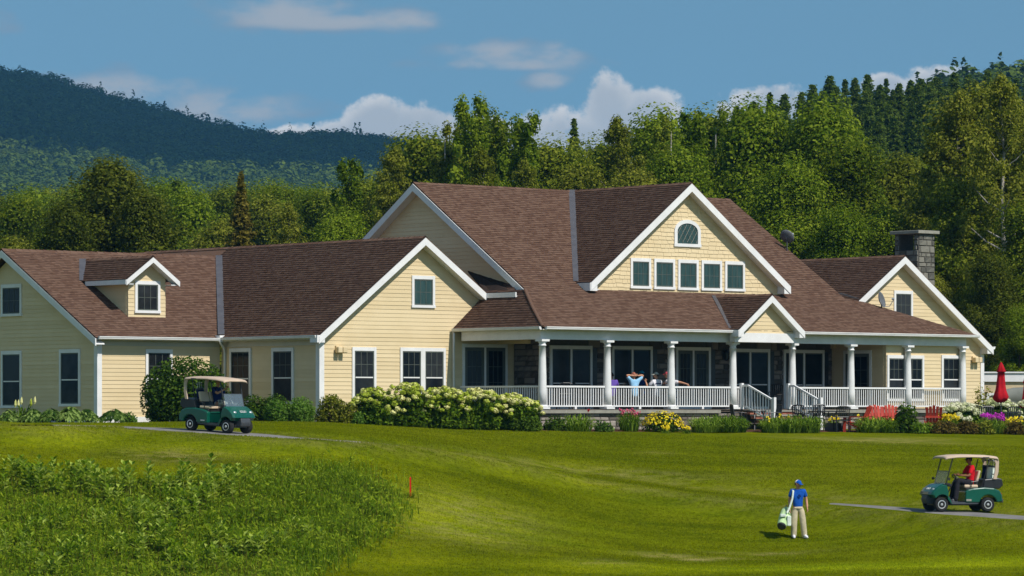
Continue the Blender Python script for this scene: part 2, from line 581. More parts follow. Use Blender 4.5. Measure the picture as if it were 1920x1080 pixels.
def np_mesh(name, verts, k, mat=None, idx=None):
    """verts (N,3); faces are consecutive runs of k vertices unless idx (Fn,k) given"""
    verts = np.asarray(verts, dtype=np.float32)
    if idx is None:
        nf = len(verts) // k
        loops = np.arange(nf * k, dtype=np.int32)
    else:
        idx = np.asarray(idx, dtype=np.int32)
        nf = len(idx)
        loops = idx.reshape(-1)
    me = bpy.data.meshes.new(name)
    me.vertices.add(len(verts))
    me.vertices.foreach_set('co', verts.reshape(-1))
    me.loops.add(len(loops))
    me.loops.foreach_set('vertex_index', loops)
    me.polygons.add(nf)
    me.polygons.foreach_set('loop_start', np.arange(0, nf * k, k, dtype=np.int32))
    me.polygons.foreach_set('loop_total', np.full(nf, k, dtype=np.int32))
    if mat is not None:
        me.materials.append(mat)
    me.update(calc_edges=True)
    return me


def rdir(n):
    d = rng.normal(size=(n, 3))
    return d / np.linalg.norm(d, axis=1, keepdims=True)


def cards(cen, size, asp=0.55, nrm=None, spread=1.0):
    """diamond leaf cards round centres; nrm pulls the faces towards a direction"""
    n = len(cen)
    size = np.broadcast_to(np.asarray(size, dtype=float), (n,))[:, None]
    nn = rdir(n)
    if nrm is not None:
        nn = nn * spread + nrm
        nn /= np.linalg.norm(nn, axis=1, keepdims=True) + 1e-9
    t = np.cross(nn, rdir(n))
    t /= np.linalg.norm(t, axis=1, keepdims=True) + 1e-9
    b = np.cross(nn, t)
    v = np.stack([cen - t * size, cen - b * size * asp, cen + t * size, cen + b * size * asp], axis=1)
    return v.reshape(-1, 3)


# ---------------------------------------------------------------- ground height
CTRL = []


def cpix(px, py, Y):
    CTRL.append(((px - 960) / F * Y, Y, (HY - py) / F * Y))


for q in [(850, 806, 125.5), (1000, 809, 126.3), (1200, 810, 128.2), (1400, 811, 130.2), (1650, 812, 132.5), (1900, 813, 135), (2200, 814, 138),
          (1850, 880, 119), (1850, 962, 107.3), (1850, 1010, 102.5), (1850, 1080, 96.5),
          (1495, 880, 118), (1495, 940, 112), (1495, 1010, 107), (1495, 1045, 102), (1495, 1080, 96.5),
          (1100, 870, 117.5), (1100, 950, 109.5), (1100, 1010, 104), (1100, 1080, 96.5),
          (760, 838, 113), (770, 930, 105), (770, 1000, 100.5), (770, 1080, 95.5),
          (600, 793, 124), (600, 812, 115), (600, 826, 111.5), (600, 870, 107.5), (600, 950, 102), (600, 1080, 94.5),
          (400, 792, 124), (400, 805, 114.2), (400, 818, 111.3), (400, 870, 107), (400, 950, 101.5), (400, 1080, 94.5),
          (150, 796, 124), (150, 797.5, 114.5), (150, 803, 112.3), (150, 840, 108.5), (150, 900, 104), (150, 1080, 94),
          (0, 797, 124), (0, 793, 114.5), (0, 789, 111.5), (0, 835, 108), (0, 900, 104), (0, 1080, 94), (-200, 792, 112), (-200, 1080, 94), (-200, 797, 124)]:
    cpix(*q)
for q in [(-40, 112, -.6), (-40, 94, -4.2), (-40, 125, -.5), (-60, 145, -.4), (-30, 140, -.5), (-10, 150, -.6), (10, 150, -.7), (35, 150, -.8), (60, 150, -.8),
          (30, 140, -.85), (12, 138, -.8), (0, 132, -.75), (-20, 130, -.5), (-60, 165, -.4), (0, 165, -.5), (60, 165, -.6),
          (40, 120, -2.2), (40, 107, -3.5), (40, 96, -4.5), (60, 110, -3.2), (-30, 80, -5), (0, 80, -5.2), (30, 80, -5.2), (0, 55, -5.2), (-30, 55, -5), (30, 55, -5),
          (0, 25, -3.6), (-30, 25, -3.6), (30, 25, -3.6), (0, 0, -1.7), (-30, 0, -1.7), (30, 0, -1.7), (60, 55, -5), (-60, 55, -5), (60, 0, -1.7), (-60, 0, -1.7), (-60, 100, -3.5)]:
    CTRL.append(q)
_C = np.array(CTRL)
_S = 40.0


def _phi(r2):
    return np.where(r2 > 1e-12, 0.5 * r2 * np.log(r2 + 1e-12), 0.0)


_p = _C[:, :2] / _S
_K = _phi(((_p[:, None] - _p[None]) ** 2).sum(-1)) + np.eye(len(_p)) * 2e-4
_Q = np.hstack([np.ones((len(_p), 1)), _p])
_A = np.block([[_K, _Q], [_Q.T, np.zeros((3, 3))]])
_w = np.linalg.solve(_A, np.concatenate([_C[:, 2], np.zeros(3)]))


def ground_np(X, Y):
    X = np.asarray(X, dtype=float)
    Y = np.asarray(Y, dtype=float)
    xc = np.clip(X, -58, 58)
    yc = np.clip(Y, 0, 165)
    P = np.stack([xc.ravel(), yc.ravel()], 1) / _S
    out = np.empty(len(P))
    for i in range(0, len(P), 20000):
        q = P[i:i + 20000]
        out[i:i + 20000] = _phi(((q[:, None] - _p[None]) ** 2).sum(-1)) @ _w[:-3] + _w[-3] + q @ _w[-2:]
    return out.reshape(X.shape)


def gz(X, Y):
    return float(ground_np(np.array([X]), np.array([Y]))[0])


def gxy(px, Y):
    """a point of the ground at distance Y in the direction of picture column px"""
    X = (px - 960) / F * Y
    return Vector((X, Y, gz(X, Y)))


def gpt(px, py, y0=93.0, y1=140.0):
    """where the sight line of a picture point meets the ground"""
    Y = np.arange(y0, y1, 0.05)
    X = (px - 960) / F * Y
    z = ground_np(X, Y)
    zr = (HY - py) / F * Y
    k = np.argmax(z >= zr)
    if z[k] < zr[k]:
        k = len(Y) - 1
    return Vector((X[k], Y[k], z[k]))


def rayp(px, py, Y):
    return Vector(((px - 960) / F * Y, Y, (HY - py) / F * Y))
# ---------------------------------------------------------------- the club house
HA = R(41.0)
HC, HS = math.cos(HA), math.sin(HA)
HO = Vector((1.096, 129.5, 0.0))
H = empty('club_house', HO, 'long cream clapboard clubhouse with brown shingle roofs and a white columned porch', 'building', rz=HA)


def hw(u, v, z=0.0):
    """house axes (u along the porch, v into the house) to world"""
    return Vector((HO.x + HC * u - HS * v, HO.y + HS * u + HC * v, z))


def onv(px, py, v):
    k = (px - 960) / F
    u = (k * (HO.y + HC * v) - HO.x + HS * v) / (HC - k * HS)
    return u, (HY - py) / F * (HO.y + HS * u + HC * v)


def onu(px, py, u):
    k = (px - 960) / F
    v = (HO.x + HC * u - k * (HO.y + HS * u)) / (HS + k * HC)
    return v, (HY - py) / F * (HO.y + HS * u + HC * v)


def fp(face, c, t, z, d=0.0):
    """a point on a wall plane; d is the distance proud of it"""
    return (t, c - d, z) if face == 'v' else (c - d, t, z)


def span(poly, z):
    ts = []
    n = len(poly)
    for i in range(n):
        (t0, z0), (t1, z1) = poly[i], poly[(i + 1) % n]
        if (z0 <= z < z1) or (z1 <= z < z0):
            ts.append(t0 + (t1 - t0) * (z - z0) / (z1 - z0))
    return (min(ts), max(ts)) if len(ts) >= 2 else None


def wall(face, c, poly, zstart, style='clap', label=None, mat='siding', thick=0.12, row=0.147):
    b = MB()
    d = (0, thick, 0) if face == 'v' else (thick, 0, 0)
    b.prism([fp(face, c, t, z) for t, z in poly], d)
    w = b.build('wall', M[mat], H)
    if label:
        w['label'] = label
    z = zstart
    ztop = max(p[1] for p in poly)
    zbot = min(p[1] for p in poly)
    while z < ztop - 0.03:
        z1 = min(z + row, ztop)
        if z1 > zbot + 0.02:
            za = max(z, zbot)
            s0, s1 = span(poly, za + 0.004), span(poly, z1 - 0.004)
            if s0 and s1:
                m = MB()
                if style == 'clap':
                    lap(m, face, c, s0, s1, za, z1, 0.019 + random.uniform(-.003, .003), 0.005)
                    m.build('clapboard', M['siding'], w)
                else:
                    t = s0[0]
                    while t < s0[1] - 0.02:
                        wd = random.uniform(0.16, 0.42)
                        t2 = min(t + wd, s0[1])
                        if s0[1] - t2 < 0.1:
                            t2 = s0[1]
                        a0, a1 = max(t, s1[0]) if t > s0[0] else s1[0], min(t2, s1[1]) if t2 < s0[1] else s1[1]
                        if a1 > a0 + 0.005:
                            lap(m, face, c, (t + .004, t2 - .004), (a0 + .004, a1 - .004), za + random.uniform(-.018, .012), z1, 0.025 + random.uniform(-.004, .003), 0.006)
                        t = t2
                    m.build('shingle_course', M['siding'], w)
        z = z1
    return w


def lap(m, face, c, s0, s1, z0, z1, d0, d1):
    P = lambda t, z, d: fp(face, c, t, z, d)
    vs = [P(s0[0], z0, d0), P(s0[1], z0, d0), P(s1[1], z1, d1), P(s1[0], z1, d1), P(s0[0], z0, 0.0005), P(s0[1], z0, 0.0005), P(s1[1], z1, 0.0005), P(s1[0], z1, 0.0005)]
    m.add(vs, [(0, 1, 2, 3), (4, 5, 1, 0), (4, 0, 3, 7), (1, 5, 6, 2)])


def fbox(b, face, c, t0, t1, z0, z1, d0, d1):
    p, q = fp(face, c, t0, z0, d0), fp(face, c, t1, z1, d1)
    b.box(p, q)


def window(face, c, t0, t1, z0, z1, style, glass='glass', tw=0.105, name='window', leaves=1):
    """casing, then sash, panes and glazing bars as its pieces; t0..z1 is the outside of the casing"""
    b = MB()
    fbox(b, face, c, t0, t0 + tw, z0, z1, 0.001, 0.062)
    fbox(b, face, c, t1 - tw, t1, z0, z1, 0.001, 0.062)
    fbox(b, face, c, t0 + tw + .001, t1 - tw - .001, z1 - tw * 1.25, z1, 0.001, 0.060)
    fbox(b, face, c, t0 - .02, t1 + .02, z0 - .002, z0 + tw * 0.9, 0.002, 0.078)
    w = b.build(name, M['white'], H)
    a0, a1, y0, y1 = t0 + tw, t1 - tw, z0 + tw * 0.9, z1 - tw * 1.25
    gaps = []
    mull = 0.09 if style != 'pair' else 0.21
    wid = (a1 - a0 - (leaves - 1) * mull) / leaves
    sash, mu = MB(), MB()
    for k in range(leaves):
        l0 = a0 + k * (wid + mull)
        l1 = l0 + wid
        if k:
            fb = MB()
            fbox(fb, face, c, l0 - mull, l0, y0, y1, 0.001, 0.058)
            fb.build('mullion', M['white'], w)
        sw = 0.045 if style not in ('french',) else 0.13
        bot = sw if style != 'french' else 0.34
        fbox(sash, face, c, l0, l0 + sw, y0, y1, 0.001, 0.046)
        fbox(sash, face, c, l1 - sw, l1, y0, y1, 0.001, 0.046)
        fbox(sash, face, c, l0 + sw, l1 - sw, y0, y0 + bot, 0.001, 0.045)
        fbox(sash, face, c, l0 + sw, l1 - sw, y1 - sw, y1, 0.001, 0.045)
        g0, g1, h0, h1 = l0 + sw, l1 - sw, y0 + bot, y1 - sw
        zm = h0 + (h1 - h0) * (0.47 if style in ('dh6', 'plain', 'pair') else 0.40)
        rows = [(h0, h1)]
        if style in ('dh6', 'plain', 'pair', 'patio'):
            rail = MB()
            fbox(rail, face, c, g0, g1, zm - .022, zm + .022, 0.001, 0.050)
            rail.build('meeting_rail', M['white'], w)
            rows = [(h0, zm - .022), (zm + .022, h1)]
        for r0, r1 in rows:
            pb = MB()
            fbox(pb, face, c, g0, g1, r0, r1, 0.001, 0.030)
            pb.build('pane', M[glass], w)
        top = rows[-1]
        if style in ('dh6', 'pair', 'six'):
            nx, nz = 3, 2
            br = top
        elif style == 'french':
            nx, nz, br = 3, 3, top
        else:
            nx = 0
        if nx:
            for i in range(1, nx):
                tt = g0 + (g1 - g0) * i / nx
                fbox(mu, face, c, tt - .009, tt + .009, br[0], br[1], 0.029, 0.040)
            for i in range(1, nz):
                zz = br[0] + (br[1] - br[0]) * i / nz
                fbox(mu, face, c, g0, g1, zz - .009, zz + .009, 0.029, 0.0385)
    sash.build('sash', M['sash'] if style != 'french' else M['sash'], w)
    if mu.v:
        mu.build('glazing_bars', M['sash'], w)
    return w


def win_v(v, x0, y0, x1, y1, style, **k):
    ta, za = onv(x0, y0, v)
    tb, zb = onv(x1, y1, v)
    z0, z1 = (HY - y1) / F * (HO.y + HS * (ta + tb) / 2 + HC * v), (HY - y0) / F * (HO.y + HS * (ta + tb) / 2 + HC * v)
    return window('v', v, ta, tb, z0, z1, style, **k)


def win_u(u, x0, y0, x1, y1, style, **k):
    ta, za = onu(x1, y0, u)
    tb, zb = onu(x0, y1, u)
    D = HO.y + HS * u + HC * (ta + tb) / 2
    return window('u', u, ta, tb, (HY - y1) / F * D, (HY - y0) / F * D, style, **k)


# --- roofs -------------------------------------------------------
def roof(poly, eave, tabs=True, thick=0.07, label=None, expo=0.142):
    """poly: flat 3-D outline (house axes); eave: two of its points giving the course direction"""
    P = [Vector(p) for p in poly]
    e = (Vector(eave[1]) - Vector(eave[0])).normalized()
    nrm = sum((P[i].cross(P[(i + 1) % len(P)]) for i in range(len(P))), Vector((0, 0, 0))).normalized()
    if nrm.z < 0:
        nrm = -nrm
    s = nrm.cross(e)
    if s.z < 0:
        s = -s
    o = Vector(eave[0])
    b = MB()
    b.prism([p - nrm * 0.001 for p in P], -nrm * thick)
    rf = b.build('roof', M['deck_edge'], H)
    if not tabs:
        rf.data.materials.clear()
        rf.data.materials.append(M['shingle'])
        return rf
    q = [((p - o).dot(e), (p - o).dot(s)) for p in P]
    smax = max(a[1] for a in q)
    y = min(a[1] for a in q) - 0.03
    vs, bands = [], []
    w3 = lambda a, c, h: tuple(o + e * a + s * c + nrm * h)
    idx = []
    while y < smax - 0.01:
        y1 = min(y + expo, smax - 0.002)
        i0, i1 = span(q, max(y, min(a[1] for a in q) + 0.002)), span(q, y1 - 0.002)
        if i0 and i1:
            t = i0[0]
            while t < i0[1] - 1e-4:
                t2 = min(t + random.uniform(0.10, 0.27), i0[1])
                if i0[1] - t2 < 0.12:
                    t2 = i0[1]
                a0 = i1[0] if t == i0[0] else min(max(t, i1[0]), i1[1])
                a1 = i1[1] if t2 == i0[1] else max(min(t2, i1[1]), i1[0])
                h = random.choice((0.009, 0.011, 0.015, 0.019))
                lo = y + random.uniform(-0.012, 0.008)
                k = len(vs)
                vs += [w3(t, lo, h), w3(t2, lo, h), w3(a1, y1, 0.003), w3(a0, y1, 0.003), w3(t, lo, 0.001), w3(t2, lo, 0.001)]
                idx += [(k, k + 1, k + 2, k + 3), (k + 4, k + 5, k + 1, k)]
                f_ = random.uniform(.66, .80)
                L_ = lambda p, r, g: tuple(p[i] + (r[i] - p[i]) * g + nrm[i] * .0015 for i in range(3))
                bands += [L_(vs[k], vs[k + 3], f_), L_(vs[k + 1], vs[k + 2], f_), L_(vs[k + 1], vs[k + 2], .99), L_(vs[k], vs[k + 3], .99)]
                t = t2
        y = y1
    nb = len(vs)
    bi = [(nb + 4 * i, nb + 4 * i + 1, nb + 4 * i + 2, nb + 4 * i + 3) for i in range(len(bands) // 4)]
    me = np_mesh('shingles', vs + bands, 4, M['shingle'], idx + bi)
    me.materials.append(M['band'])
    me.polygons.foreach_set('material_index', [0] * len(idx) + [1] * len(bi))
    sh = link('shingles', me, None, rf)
    sh['kind'] = 'stuff'
    return rf


def rake(p0, p1, out, wid=0.26, th=0.05, mat='white', drop=0.05, name='rake_board'):
    """a sloped fascia board from p0 to p1, hanging below the roof line, extruded along out"""
    p0, p1 = Vector(p0), Vector(p1)
    dz = Vector((0, 0, 1))
    b = MB()
    b.prism([p0 - dz * drop, p1 - dz * drop, p1 - dz * (drop + wid), p0 - dz * (drop + wid)], Vector(out) * th)
    return b.build(name, M[mat], H)


def soffit(p0, p1, back, drop=0.27):
    """the sloped underside between a rake board and its wall"""
    dz = Vector((0, 0, drop))
    p0, p1, bk = Vector(p0), Vector(p1), Vector(back)
    b = MB()
    b.prism([p0 - dz, p1 - dz, p1 - dz + bk, p0 - dz + bk], (0, 0, 0.03))
    return b.build('soffit', M['white'], H)


def hbox(name, mat, a, b, parent=None):
    return MB().box(a, b).build(name, M[mat], parent or H)


def gutter(a, b, out, name='gutter', drop=0.0):
    """a half round gutter between two points at the eave"""
    a, b, out = Vector(a), Vector(b), Vector(out)
    pr = [(0.0, 0.0), (0.125, 0.0), (0.125, -0.03), (0.112, -0.032), (0.10, -0.09), (0.06, -0.115), (0.0, -0.115)]
    m = MB()
    m.prism([a + out * x + Vector((0, 0, z - drop)) for x, z in pr], b - a)
    return m.build(name, M['white'], H)


# --- left wing (gable end at the far left, dormer) ------------------
WV, WU = 10.6, -12.05
wall('u', WU, [(10.6, -0.9), (22.0, -0.9), (22.0, 2.45), (16.3, 5.62), (10.6, 2.45)], -0.30)
wall('v', WV, [(WU, -0.9), (-6.6, -0.9), (-6.6, 2.5), (WU, 2.5)], -0.30)
WZ = lambda v: 2.60 + 0.546 * (v - 10.2)
G1 = lambda u: 2.63 + 0.743 * (u + 6.87)
rW = roof([(WU - .4, 10.15, WZ(10.15)), (-6.87, 10.15, WZ(10.15)), (-2.43, 16.3, WZ(16.3)), (WU - .4, 16.3, WZ(16.3))], [(WU - .4, 10.15, WZ(10.15)), (0, 10.15, WZ(10.15))])
roof([(WU - .4, 16.3, 5.93), (-2.43, 16.3, 5.93), (-2.43, 22.5, 2.54), (WU - .4, 22.5, 2.54)], [(WU - .4, 22.5, 2.54), (0, 22.5, 2.54)], tabs=False)
rake((WU - .36, 10.15, WZ(10.15)), (WU - .36, 16.3, 5.93), (-1, 0, 0))
rake((WU - .36, 22.5, 2.54), (WU - .36, 16.3, 5.93), (-1, 0, 0))
soffit((WU - .36, 10.15, WZ(10.15)), (WU - .36, 16.3, 5.93), (.36, 0, 0))
hbox('corner_board', 'white', (WU - .045, WV - .05, -.95), (WU + .16, WV + .16, 2.45))
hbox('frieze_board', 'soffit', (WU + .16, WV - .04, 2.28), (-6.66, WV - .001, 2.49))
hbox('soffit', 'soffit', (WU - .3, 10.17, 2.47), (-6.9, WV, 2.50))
hbox('water_table', 'white', (WU + .2, WV - .06, -.75), (-6.7, WV - .002, -.30))
hbox('water_table', 'white', (WU - .06, WV + .17, -.75), (WU - .002, 22, -.30))
gutter((WU - .3, 10.15, 2.60), (-6.98, 10.15, 2.60), (0, -1, 0))
win_v(WV, 272, 655, 322, 758, 'dh6')
win_u(WU, 113, 655, 152, 762, 'plain')
win_u(WU, 4, 658, 42, 765, 'plain')
win_u(WU, 4, 533, 42, 593, 'six')
win_u(WU, -108, 662, -70, 767, 'plain')
# dormer on the left wing
DV = 11.6
du0, dzb = onv(240, 596, DV)
du1 = onv(310, 596, DV)[0]
duc = (du0 + du1) / 2
dap = 5.60
dft = dap - 0.72 * (1.0 + 0.30)
dw = (du1 - du0) / 2
wall('v', DV, [(du0, dzb - .3), (du1, dzb - .3), (du1, dap - .72 * dw - .16), (duc, dap - .16), (du0, dap - .72 * dw - .16)], dzb - .02)
wall('u', du0, [(DV + .1, dzb - .25), (DV + 2.6, dap - .72 * dw - .16), (DV + .1, dap - .72 * dw - .16)], dzb - .02)
win_v(DV, 252, 527, 299, 587, 'six')
DW = dw + 0.36
dz_e = dap - .72 * DW
dvb = lambda z: 10.2 + (z - 2.60) / 0.546
roof([(duc - DW, DV - .4, dz_e), (duc - DW, dvb(dz_e), dz_e), (duc, dvb(dap), dap), (duc, DV - .4, dap)], [(duc - DW, DV - .4, dz_e), (duc - DW, 20, dz_e)])
roof([(duc + DW, DV - .4, dz_e), (duc + DW, dvb(dz_e), dz_e), (duc, dvb(dap), dap), (duc, DV - .4, dap)], [(duc + DW, DV - .4, dz_e), (duc + DW, 20, dz_e)], tabs=False)
for sg in (-1, 1):
    rake((duc + sg * DW, DV - .38, dz_e), (duc, DV - .38, dap), (0, -1, 0), wid=.19)
    soffit((duc + sg * DW, DV - .38, dz_e), (duc, DV - .38, dap), (0, .38, 0), drop=.2)
hbox('fascia', 'white', (duc - DW - .02, DV - .40, dz_e - .20), (duc - DW + .03, dvb(dz_e) - .3, dz_e - .03))
hbox('soffit', 'white', (duc - DW + .02, DV - .37, dz_e - .20), (du0, dvb(dz_e) - .35, dz_e - .17))
hbox('soffit', 'white', (duc + DW - .02, DV - .37, dz_e - .20), (du1, dvb(dz_e) - .6, dz_e - .17))


def flashing(a, b, w, up=(0, 0, 1)):
    a, b = Vector(a), Vector(b)
    sdv = Vector((HC, -HS, 0)) * w        # as wide as it shows, lying across the valley
    m = MB()
    m.prism([a - sdv, a + sdv, b + sdv, b - sdv], Vector((0, 0, 0.012)))
    return m.build('valley_flashing', M['flash'], H)


flashing((-6.80, 10.2, 2.74), (-2.46, 16.25, 5.97), 0.14)
m = MB().box((-7.02, 10.02, 2.45), (-6.80, 10.30, 2.70))
m.build('gutter_box', M['white'], H)
flashing((duc - DW + .05, dvb(dz_e) - .1, dz_e + .02), (duc - .05, dvb(dap) - .05, dap + .03), 0.16)

# --- front gable wing ------------------------------------------------
GV, GU = 4.7, -6.5
wall('v', GV, [(GU, -0.9), (2.71, -0.9), (2.71, 3.0), (1.03, 4.08), (-1.93, 6.1), (GU, 2.7)], -0.35)
wall('u', GU, [(GV, -0.9), (WV, -0.9), (WV, 2.5), (GV, 2.5)], -0.35)
rG = roof([(-6.87, 4.28, G1(-6.87)), (-6.87, 10.2, G1(-6.87)), (-2.43, 16.3, G1(-2.43)), (-1.93, 16.3, 6.3), (-1.93, 4.28, 6.3)], [(-6.87, 4.28, G1(-6.87)), (-6.87, 9, G1(-6.87))])
roof([(-2.43, 16.3, G1(-2.43)), (-2.43, 23, G1(-2.43)), (-1.93, 23, 6.3), (-1.93, 16.3, 6.3)], [(-2.43, 16.3, G1(-2.43)), (-2.43, 20, G1(-2.43))], tabs=False)
roof([(-1.93, 4.28, 6.3), (-1.93, 23, 6.3), (1.6, 23, 3.91), (1.6, 7, 3.91), (1.03, 4.28, 4.3)][:1] + [(-1.93, 23, 6.3), (1.03, 23, 4.3), (1.03, 4.28, 4.3)], [(1.03, 4.28, 4.3), (1.03, 20, 4.3)], tabs=False)
rake((-6.87, 4.30, 2.63), (-1.93, 4.30, 6.3), (0, -1, 0), wid=.27)
rake((1.03, 4.30, 4.3), (-1.93, 4.30, 6.3), (0, -1, 0), wid=.27)
soffit((-6.87, 4.30, 2.63), (-1.93, 4.30, 6.3), (0, .40, 0))
soffit((1.03, 4.30, 4.3), (-1.93, 4.30, 6.3), (0, .40, 0))
hbox('rake_return', 'white', (-6.95, 4.27, 2.36), (-6.60, 4.69, 2.62))
hbox('corner_board', 'white', (GU - .05, GV - .05, -.95), (GU + .17, GV + .17, 2.45))
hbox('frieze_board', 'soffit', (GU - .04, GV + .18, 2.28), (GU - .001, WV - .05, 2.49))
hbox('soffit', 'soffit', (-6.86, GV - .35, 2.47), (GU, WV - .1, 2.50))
gutter((-6.87, 4.35, 2.62), (-6.87, 10.08, 2.62), (-1, 0, 0))
# little roof behind the front gable, against the main gable wall
e1, e2 = (1.03, 4.3, 4.31), (1.03, 2.65, 4.31)
w1 = (1.86, onu(963, 534.5, 1.86)[0], onu(963, 534.5, 1.86)[1])
w2 = (1.86, onu(876, 507, 1.86)[0], onu(876, 507, 1.86)[1])
roof([e2, e1, w2, w1], [e2, e1])
hbox('fascia', 'white', (.99, 2.62, 4.10), (1.05, 4.28, 4.28))
hbox('soffit', 'white', (1.05, 2.66, 4.12), (1.9, 4.6, 4.15))
win_v(GV, 771, 517, 814, 577, 'six', glass='glass_teal')
win_v(GV, 659, 651, 704, 757, 'dh6')
win_v(GV, 749, 652, 834, 757, 'pair', leaves=2)
win_u(GU, 432, 653, 472, 760, 'dh6')
win_u(GU, 511, 652, 552, 758, 'dh6')


def downpipe(pts):
    m = MB()
    m.tube(pts, 0.045, 8)
    return m.build('downpipe', M['white'], H, smooth=True)


downpipe([(-6.95, 10.05, 2.52), (-6.93, 10.1, 2.42), (-6.62, 10.3, 2.22), (-6.56, 10.34, 2.0), (-6.56, 10.34, -.7)])
downpipe([(-.30, GV - .10, 2.84), (-.30, GV - .09, 2.3), (-.30, GV - .09, -.7)])


def wall_light(face, c, t, z, mat='cap'):
    m = MB()
    fbox(m, face, c, t - .16, t + .16, z - .09, z + .13, .02, .10)
    L = m.build('wall_light', M[mat], H)
    for sg in (-1, 1):
        q = MB()
        fbox(q, face, c, t + sg * .11 - .10, t + sg * .11 + .10, z - .13, z + .09, .101, .30)
        bevel(q.build('lamp_head', M[mat], L), .02, 1)
    return L


wall_light('v', GV, onv(634, 655, GV)[0], 2.13, 'siding')

# --- main block -------------------------------------------------------
MU0, MU1 = 1.86, 18.0
MZ = lambda v: 4.40 + 0.652 * (v - 2.6)
wall('u', MU0, [(2.9, 2.4), (15.4, 2.4), (15.4, 4.2), (9.1, 8.35), (2.9, 4.3)], 2.4)
wall('u', MU1 + .1, [(2.9, 2.4), (15.4, 2.4), (15.4, 4.2), (9.1, 8.35), (2.9, 4.3)], 9.0)
roof([(1.45, 2.6, 4.4), (18.4, 2.6, 4.4), (18.4, 9.1, 8.64), (1.45, 9.1, 8.64)], [(1.45, 2.6, 4.4), (18.4, 2.6, 4.4)])
roof([(1.45, 15.6, 4.4), (18.4, 15.6, 4.4), (18.4, 9.1, 8.64), (1.45, 9.1, 8.64)], [(1.45, 15.6, 4.4), (18.4, 15.6, 4.4)], tabs=False)
rake((1.47, 2.55, 4.37), (1.47, 9.1, 8.64), (-1, 0, 0), wid=.28)
rake((1.47, 15.6, 4.4), (1.47, 9.1, 8.64), (-1, 0, 0), wid=.28)
soffit((1.47, 2.6, 4.4), (1.47, 9.1, 8.64), (.4, 0, 0), drop=.29)
soffit((1.47, 15.6, 4.4), (1.47, 9.1, 8.64), (.4, 0, 0), drop=.29)
rake((18.38, 2.6, 4.4), (18.38, 9.1, 8.64), (1, 0, 0), wid=.28)
wall('v', 15.5, [(2, -.9), (18, -.9), (18, 4.3), (2, 4.3)], 9)

# big front gable
GA, GZ = 9.66, 8.66
L0, R0 = GA - 5.22, GA + 5.38
GL = lambda u: GZ - (GZ - 4.74) / 5.22 * (GA - u)
GR = lambda u: GZ - (GZ - 4.84) / 5.38 * (u - GA)
G2V = 2.7
wall('v', G2V, [(4.87, 4.1), (14.88, 4.1), (14.88, GR(14.88) - .12), (GA, GZ - .2), (4.87, GL(4.87) - .12)], 4.43, style='wood', row=0.155)
mv = lambda z: 2.6 + (z - 4.4) / 0.652
roof([(L0, 2.3, 4.74), (L0, mv(4.74), 4.74), (GA, mv(GZ) + .03, GZ), (GA, 2.3, GZ)], [(L0, 2.3, 4.74), (L0, 9, 4.74)])
roof([(R0, 2.3, 4.84), (R0, mv(4.84), 4.84), (GA, mv(GZ) + .03, GZ), (GA, 2.3, GZ)], [(R0, 2.3, 4.84), (R0, 9, 4.84)], tabs=False)
for a, za in ((L0, 4.74), (R0, 4.84)):
    rake((a, 2.32, za), (GA, 2.32, GZ), (0, -1, 0), wid=.30)
    soffit((a, 2.32, za), (GA, 2.32, GZ), (0, .40, 0), drop=.30)
hbox('rake_return', 'white', (L0 - .03, 2.30, 4.40), (L0 + .34, 2.69, 4.70))
hbox('rake_return', 'white', (R0 - .34, 2.30, 4.50), (R0 + .03, 2.69, 4.80))
hbox('fascia', 'white', (L0 - .02, 2.31, 4.46), (L0 + .03, 3.1, 4.70))
hbox('soffit', 'white', (L0, 2.32, 4.44), (4.9, 3.0, 4.47))
flashing((L0 + .02, mv(4.74) - .05, 4.78), (GA - .05, mv(GZ) - .06, GZ + .02), 0.15)
for (xa, ya, xb, yb) in ((1181, 484, 1219, 541), (1225, 485.5, 1264, 542.5), (1270, 487, 1308, 544), (1314, 488.5, 1352, 545), (1358, 490, 1395, 546)):
    win_v(G2V, xa, ya, xb, yb, 'six', glass='glass_teal')
# arched window
a0, _ = onv(1263, 440, G2V)
a1, _ = onv(1312, 440, G2V)
zb, zt = (HY - 461) / F * 137.7, (HY - 411.5) / F * 137.7
ac, aw = (a0 + a1) / 2, (a1 - a0) / 2
zs = zt - 0.46


def arch_pts(w, zt_, zs_, n=14):
    return [(ac + w * math.cos(math.pi * k / n), zs_ + (zt_ - zs_) * math.sin(math.pi * k / n)) for k in range(n + 1)]


def arch_ring(w_out, zt_out, w_in, zt_in, zlow_in, d, name, mat, parent):
    o = [(ac + w_out, zb)] + arch_pts(w_out, zt_out, zs) + [(ac - w_out, zb)]
    i = [(ac + w_in, zlow_in)] + arch_pts(w_in, zt_in, zs) + [(ac - w_in, zlow_in)]
    m = MB()
    for k in range(len(o) - 1):
        m.prism([fp('v', G2V, *o[k], d), fp('v', G2V, *o[k + 1], d), fp('v', G2V, *i[k + 1], d), fp('v', G2V, *i[k], d)], (0, d - .002, 0))
    m.prism([fp('v', G2V, ac - w_out - .02, zb - .03, d + .01), fp('v', G2V, ac + w_out + .02, zb - .03, d + .01), fp('v', G2V, ac + w_out + .02, zlow_in, d + .01), fp('v', G2V, ac - w_out - .02, zlow_in, d + .01)], (0, d, 0))
    return m.build(name, M[mat], parent)


